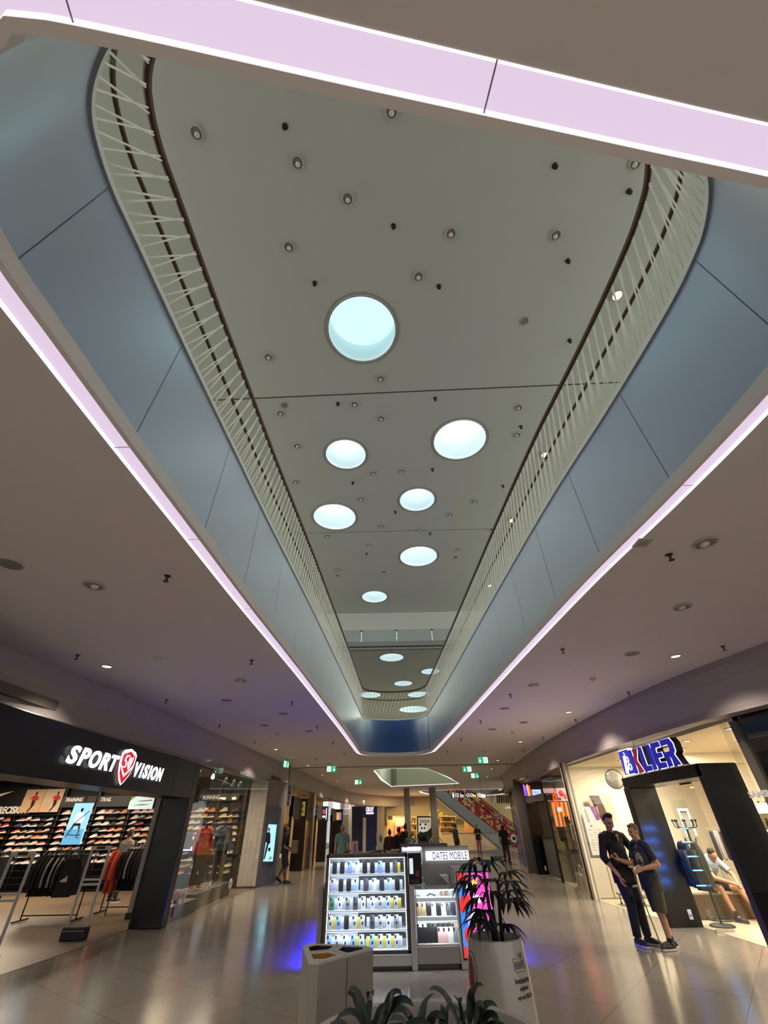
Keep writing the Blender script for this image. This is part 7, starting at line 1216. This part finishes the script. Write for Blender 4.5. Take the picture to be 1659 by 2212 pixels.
def seated():
    t = thing('person', 'person in pale grey t-shirt and dark shorts sitting bent forward on the salon bench', 'person', (7.25, 12.75, 0)); v = .009; sk = skinmat('b98a6c')
    hl, hr, kl, kr, al, ar = wv(7.38, 12.82, .53), wv(7.14, 12.8, .53), wv(7.76, 12.46, .52), wv(7.32, 12.36, .53), wv(7.92, 12.26, .08), wv(7.36, 12.24, .08); sl_, sr_ = wv(7.62, 12.62, .98), wv(7.22, 12.6, .98); el, er = wv(7.74, 12.4, .72), wv(7.26, 12.34, .7); wl, wr = wv(7.64, 12.2, .6), wv(7.52, 12.18, .62); nk, hd = wv(7.43, 12.58, 1.03), wv(7.46, 12.44, 1.1)
    mb = MB(); cap(mb, wv(7.26, 12.8, .56), wv(7.42, 12.62, .95), .14, .15); cap(mb, sl_, sr_, .065, .065); cap(mb, nk, hd, .055, .055)
    HRm = Euler((R(-50), 0, R(200))).to_matrix(); mb.ell(hd, (.077, .098, .095), 18, 12, HRm); f_ = HRm @ Vector((0, 1, 0)); d_ = HRm @ Vector((0, 0, -1)); mb.ell(hd + f_ * .03 + d_ * .06, (.058, .065, .07), 16, 10, HRm); mb.ell(hd + f_ * .1 + d_ * .02, (.014, .022, .02), 8, 6, HRm)
    for s, (h, k, a, tdx) in (('l', (hl, kl, al, wv(.5, -.8, 0))), ('r', (hr, kr, ar, wv(.35, -1, 0)))):
        cap(mb, h, k, .085, .058); m_ = k * .65 + a * .35 + Vector((-.0, .02, 0)); cap(mb, k, m_, .055, .058); cap(mb, m_, a, .058, .036); tdx = tdx.normalized(); cap(mb, a, a + tdx * .14 + Vector((0, 0, -.04)), .04, .03)
    for s, e, w in ((sl_, el, wl), (sr_, er, wr)):
        cap(mb, s, e, .052, .043); cap(mb, e, w, .042, .028); d = (w - e).normalized(); side = d.cross(Vector((0, 0, 1))).normalized()
        for k in range(4): o = side * (k - 1.5) * .02; b = w + d * .08 + o; cap(mb, w + d * .01 + o * .7, b, .013, .012, n=8); cap(mb, b, b + (d * .6 + Vector((0, 0, -.8))).normalized() * .06, .0098, .008, n=8)
        cap(mb, w + d * .02 + Vector((0, 0, .02)), w + d * .07 + Vector((0, 0, .045)), .013, .01, n=8)
    def fin(nm, b, m, it=2, vv=v): me = remesh(b, nm, vv, it); me.materials.append(m); return link(nm, me, t)
    fin('body', mb, sk); b = MB(); cap(b, wv(7.26, 12.81, .6), wv(7.42, 12.62, .93), .165, .175); cap(b, wv(7.26, 12.82, .58), wv(7.28, 12.8, .62), .17, .17); cap(b, sl_, sr_, .083, .083); cap(b, sl_, sl_ + (el - sl_) * .7, .073, .072, (0, 1)); cap(b, sr_, sr_ + (er - sr_) * .7, .073, .072, (0, 1)); fin('t_shirt', b, mat('cloth_8e98a8', '8e98a8', .85, noise=.12, scale=18), 3)
    b = MB(); cap(b, hl, hl + (kl - hl) * .72, .105, .088, (0, 1)); cap(b, hr, hr + (kr - hr) * .72, .105, .088, (0, 1)); cap(b, hl, hr, .11, .11); fin('shorts', b, mat('cloth_1d1d20', '1d1d20', .85), 2); b = MB(); b.ell(hd - f_ * .03 - d_ * .025, (.082, .092, .085), 16, 10, HRm); fin('hair', b, mat('hair_2e2620', '2e2620', .8), 1)
    for a, tdx in ((al, wv(.5, -.8, 0)), (ar, wv(.35, -1, 0))):
        tdx = tdx.normalized(); b = MB(); cap(b, a + wv(0, 0, -.02), a + wv(0, 0, .1), .047, .046, (0, 1)); fin('sock', b, mat('cloth_2a2a2e', '2a2a2e', .9), 1); b = MB(); f0 = Vector((a.x, a.y, .0)); cap(b, f0 - tdx * .03 + wv(0, 0, .05), f0 + tdx * .09 + wv(0, 0, .045), .05, .052); cap(b, f0 + tdx * .09 + wv(0, 0, .045), f0 + tdx * .19 + wv(0, 0, .035), .052, .036); s_ = fin('shoe', b, mat('shoe_up_202127', '202127', .6), 1); b = MB(); cap(b, f0 - tdx * .03 + wv(0, 0, .015), f0 + tdx * .18 + wv(0, 0, .015), .054, .05)
        for q in b.v: q.z = max(0.001, min(.03, q.z))
        me = remesh(b, 'sole', .008, 0); me.materials.append(mat('sole_3a3a3e', '3a3a3e', .6)); link('sole', me, s_)
seated()
# walking man carrying a carton
tw, Pw, Mw_, hpw = figure('person', 'person in black t-shirt and shorts carrying a brown carton along the left walkway', 'person', (-4.3, 21.6), R(-90 + 8), 1.74, dict(ell=(-4.28, 21.82, 1.14), wrl=(-4.08, 21.78, 1.02), elr=(-4.28, 21.38, 1.1), wrr=(-4.06, 21.42, 1.0), anr=(-4.16, 21.5, .08), knr=(-4.16, 21.5, .5), anl=(-4.5, 21.68, .16), knl=(-4.26, 21.68, .5), toer=(1, 0, 0), toel=(.85, 0, -.5)), skin='7a5646', hair=('1a1412', 'bald'), top=('t_shirt', '0e0e10', 'short', .44), bottom=('shorts', '1d1d1f', 'knee'), shoe=('121214', '2a2a2c'), vox=.011, face=True)
cb_ = thing('cardboard_box', 'brown cardboard box carried by the walking man', 'box', (-3.93, 21.6, .92)); MB().bbox((-4.03, 21.42, .9), (-3.8, 21.78, 1.3), .008).obj('carton', mat('cardboard', '6e5340', .8, noise=.08, scale=10), cb_); MB().box((-4.035, 21.585, .9), (-4.03, 21.615, 1.3)).obj('tape', mat('tape_brown', '8a6c50', .4), cb_)
MB().bbox((-4.42, 21.2, .78), (-4.34, 21.24, .9), .004).obj('badge', M_letter, tw)
# man seen from behind, people at the counter, women, escalator rider
figure('person', 'person in teal polo shirt seen from behind near the rainbow lettered portal', 'person', (-1.92, 21), R(8), 1.78, None, skin='a87a62', hair=('6a5c50', 'bald'), top=('polo_shirt', '5f7d80', 'short', .44), bottom=('trousers', '26211c', 'long'), vox=.013, face=False, belly=.012, shoulder=1.1)
figure('person', 'person in dark red hooded top with hair bun, leftmost at the far counter', 'person', (-.02, 23), R(-10), 1.58, None, skin='8a5f4c', hair=('15100e', 'bun'), top=('hoodie', '3a1416', 'long', .44), bottom=('trousers', '16161a', 'long'), vox=.015, face=False)
figure('person', 'person in black jacket with pale lettering on the back at the far counter', 'person', (.4, 23.1), R(5), 1.64, None, skin='8a5f4c', hair=('15100e', 'bun'), top=('jacket', '101114', 'long', .44), bottom=('trousers', '16161a', 'long'), vox=.015, face=False)
figure('person', 'person in dark maroon top behind the black jacket at the far counter', 'person', (.72, 24.2), R(10), 1.76, None, skin='8a5f4c', hair=('120d0b', 'bun'), top=('top', '2c1818', 'long', .44), bottom=('trousers', '16161a', 'long'), vox=.015, face=False)
figure('person', 'person with pale blonde hair and beige cardigan beside the left white column', 'person', (.86, 23.2), R(30), 1.52, None, skin='c09a80', hair=('a89478', 'short'), top=('cardigan', '8d8272', 'long', .44), bottom=('trousers', '3a3630', 'long'), vox=.015, face=False)
figure('person', 'person in black top and white shirt walking by the right white column', 'person', (4.17, 33), R(-70), 1.75, None, skin='8a5f4c', hair=('15100e', 'short'), top=('jacket', '1a1a1d', 'long', .44), bottom=('trousers', '131316', 'long'), vox=.016, face=False)
tp, Pp, Mp_, _h = figure('person', 'person with long dark hair in black top and pink trousers with white bag', 'person', (6.44, 38.3), R(190), 1.68, dict(elr=(6.18, 38.2, 1.1), wrr=(6.38, 38.02, 1.16)), skin='b98a70', hair=('15100e', 'long'), top=('top', '141416', 'short', .44), bottom=('trousers', 'b0607a', 'long'), vox=.016, face=False)
bg_ = thing('carrier_bag', 'white carrier bag hanging beside the pink trousers', 'bag', (6.78, 38.2, .3)); MB().bbox((6.7, 38.1, .32), (7.05, 38.26, .72), .03).obj('bag', M_letter, bg_, smooth=40); MB().tube([(6.75, 38.18, .7), (6.78, 38.18, .84), (6.9, 38.18, .84), (6.95, 38.18, .7)], .01, 5).obj('handle', M_letter, bg_)
figure('person', 'person with long hair in black top and brown trousers walking away on the right', 'person', (6.33, 29.1), R(-25), 1.68, dict(anl=(6.25, 29.3, .08), anr=(6.42, 28.95, .08)), skin='a87a62', hair=('15100e', 'long'), top=('top', '131315', 'short', .44), bottom=('trousers', '3f3022', 'long'), vox=.014, face=False)
hb_ = thing('shoulder_bag', 'brown shoulder bag of the woman in brown trousers', 'bag', (6.56, 29.05, .8)); MB().bbox((6.5, 28.95, .78), (6.62, 29.25, 1.02), .03).obj('bag', mat('bag_brown', '4a3a30', .6), hb_, smooth=40); MB().tube([(6.56, 29.0, 1.02), (6.52, 29.05, 1.4), (6.56, 29.2, 1.02)], .008, 5).obj('strap', M_blackm, hb_)
figure('person', 'small pale dressed person riding the rear escalator down', 'person', (9.95, 45.55), R(-90), 1.6, None, skin='b98a70', hair=('b8a890', 'short'), top=('shirt', 'b3a6ad', 'short', .44), bottom=('trousers', '6a6272', 'long'), vox=.02, face=False, base=1.0) if 0 else figure('person', 'small pale dressed person standing on the front escalator', 'person', (9.88, 45.6), R(-90), 1.62, None, skin='b98a70', hair=('b8a890', 'short'), top=('shirt', 'b3a6ad', 'short', .44), bottom=('trousers', '6a6272', 'long'), vox=.02, face=False, base=.85)
figure('person', 'person in beige t-shirt standing at the shoe shelves beside the grey column', 'person', (-8.52, 17), R(-20), 1.76, None, skin='9a6e58', hair=('2a1c14', 'short'), top=('t_shirt', '8d8273', 'short', .44), bottom=('trousers', '2a2a2e', 'long'), vox=.013, face=False)
# mannequins
figure('mannequin', 'mannequin in bright red jacket, black trousers and red trainers in the shop window', 'mannequin', (-5.78, 16.2), R(180 + 35), 1.68, None, skin='1a1a1c', hair=None, top=('jacket', 'a02a26', 'long', .44), bottom=('trousers', '101013', 'long'), shoe=('b02a30', 'd8cfc6'), sock=('c9c4bc', .25), vox=.012, headless=True, base=.332, loosen=1.5)
figure('mannequin', 'headless mannequin in dark navy jacket and black trousers in the shop window', 'mannequin', (-5.68, 17.75), R(180 + 20), 1.72, None, skin='1a1a1c', hair=None, top=('jacket', '1b2733', 'long', .44), bottom=('trousers', '0f0f12', 'long'), shoe=('2c3033', '6a6c6c'), vox=.012, headless=True, base=.332, loosen=1.6)
# ------------------------------------------------------------------ light
w = bpy.data.worlds.new('world'); bpy.context.scene.world = w; w.use_nodes = True; nt = w.node_tree
bg = nt.nodes['Background']; bg.inputs[0].default_value = (*lin('d8d8d4'), 1); bg.inputs[1].default_value = 1.25
for c, r, z in SC:
    pass
# unseen area lamps added on the upper level to brighten its ceiling
for x in (-9, 9):
    light('upper_fill_lamp', 'AREA', (x, 8, 7.4), 430, 'eef4f2', 3, (0, R(-90 if x < 0 else 90), 0), sy=26)
for x in (-9, 9): light('upper_fill_lamp', 'AREA', (x, 33, 7.0), 380, 'eef4ea', 2, (0, R(-90 if x < 0 else 90), 0), sy=22)  # added unseen pair, lifts the upper level beyond the beam
for px, py in [(231, 1439), (596, 1618), (665, 1653), (727, 1687), (769, 1708), (1459, 1417), (1228, 1538), (1124, 1602), (1075, 1642), (1052, 1677)]:
    p = onz(px, py, ZC); light('downlight_and_fill_spot', 'SPOT', (p.x, p.y, ZC - .05), 290, 'fff2e2', .08, spot=125, blend=.8)
for x, y in ((-3.5, -2), (3.5, -2), (-4, 3), (4.5, 3)):  # added unseen spots out of view, make the floor light more even
    light('downlight_and_fill_spot', 'SPOT', (x, y, ZC - .06), 310, 'fff2e6', .1, spot=130, blend=.8)
sc = bpy.context.scene; sc.view_settings.view_transform = 'Standard'; sc.view_settings.look = 'None'; sc.view_settings.gamma = 1; sc.view_settings.use_curve_mapping = False; sc.view_settings.exposure = .3
sc.cycles.use_denoising = True; sc.cycles.max_bounces = 6; sc.cycles.diffuse_bounces = 3; sc.cycles.glossy_bounces = 3; sc.cycles.transparent_max_bounces = 12; sc.cycles.sample_clamp_indirect = 4; sc.cycles.caustics_reflective = False; sc.cycles.caustics_refractive = False
for x, y, p in ((-9, 9, 45), (-9, 14, 60), (-12, 17.3, 190), (-14.5, 17.3, 150)):
    light('shop_lamp', 'AREA', (x, y, 3.34), p, 'ffe6c8', 1.6)
light('shop_lamp', 'AREA', (-7, 17.5, 3.3), 110, 'ffe2bd', 1.2)
light('window_lamp', 'AREA', (-5.6, 16.5, 3.15), 60, 'ffe9cc', .3, sy=5)
for x, y, p in ((8, 10.4, 250), (7.4, 12.4, 130), (7.2, 14.6, 170)): light('salon_lamp', 'AREA', (x, y, 3.15), p, 'fff0d8', 1.0)
light('sweet_lamp', 'AREA', (8, 19.5, 3.25), 120, 'ffdfb5', 1.5); light('corner_lamp', 'AREA', (8.4, 26, 3.3), 90, 'ffd9a0', 1.2)
for y, p in ((25, 120), (31, 140), (36, 120), (40, 90)): light('shop_lamp', 'AREA', (-6.6, y, 3.35), p, 'ffd8a4', 1.5)
light('far_lamp', 'AREA', (2.5, 48, 4.0), 420, 'ffdca0', 4); light('far_lamp', 'AREA', (1.0, 49.2, 3.2), 90, 'ffd498', .8); light('far_lamp', 'AREA', (6.2, 48.2, 3.4), 110, 'ffd498', .8); light('far_lamp', 'AREA', (-2.6, 46.8, 3.6), 60, 'fff0d8', .6); light('far_lamp', 'AREA', (7, 40, 8), 400, 'eef4f0', 5); light('far_lamp', 'AREA', (1.5, 30, 7.2), 260, 'e6ecd6', 3)
for x, s in ((-1.27, -1), (1.77, 1)): light('blue_floor_lamp', 'AREA', (x + s * .02, 11.4, .13), 300, '1a1aff', .06, (0, R(22 if s < 0 else -22), 0), sy=3.9).data.spread = R(140)
light('cabinet_lamp', 'AREA', (-.4, 9.16, 1.3), 2.6, 'eaf2ff', 1.2, (R(35), 0, 0), sy=.04)
for z in ZS[:4]: light('cabinet_lamp', 'AREA', (-.4, 9.17, z - .03), 1.9, 'eaf2ff', 1.2, (R(35), 0, 0), sy=.04)
for z in (.88, .74, .515): light('showcase_lamp', 'AREA', (.73, 9.17, z), 2.2, 'eef6f2', .55, (R(35), 0, 0), sy=.03)
light('unit_lamp', 'AREA', (.42, 10.6, 1.36), 3, 'eef4ff', .35, (R(40), 0, 0), sy=.03)
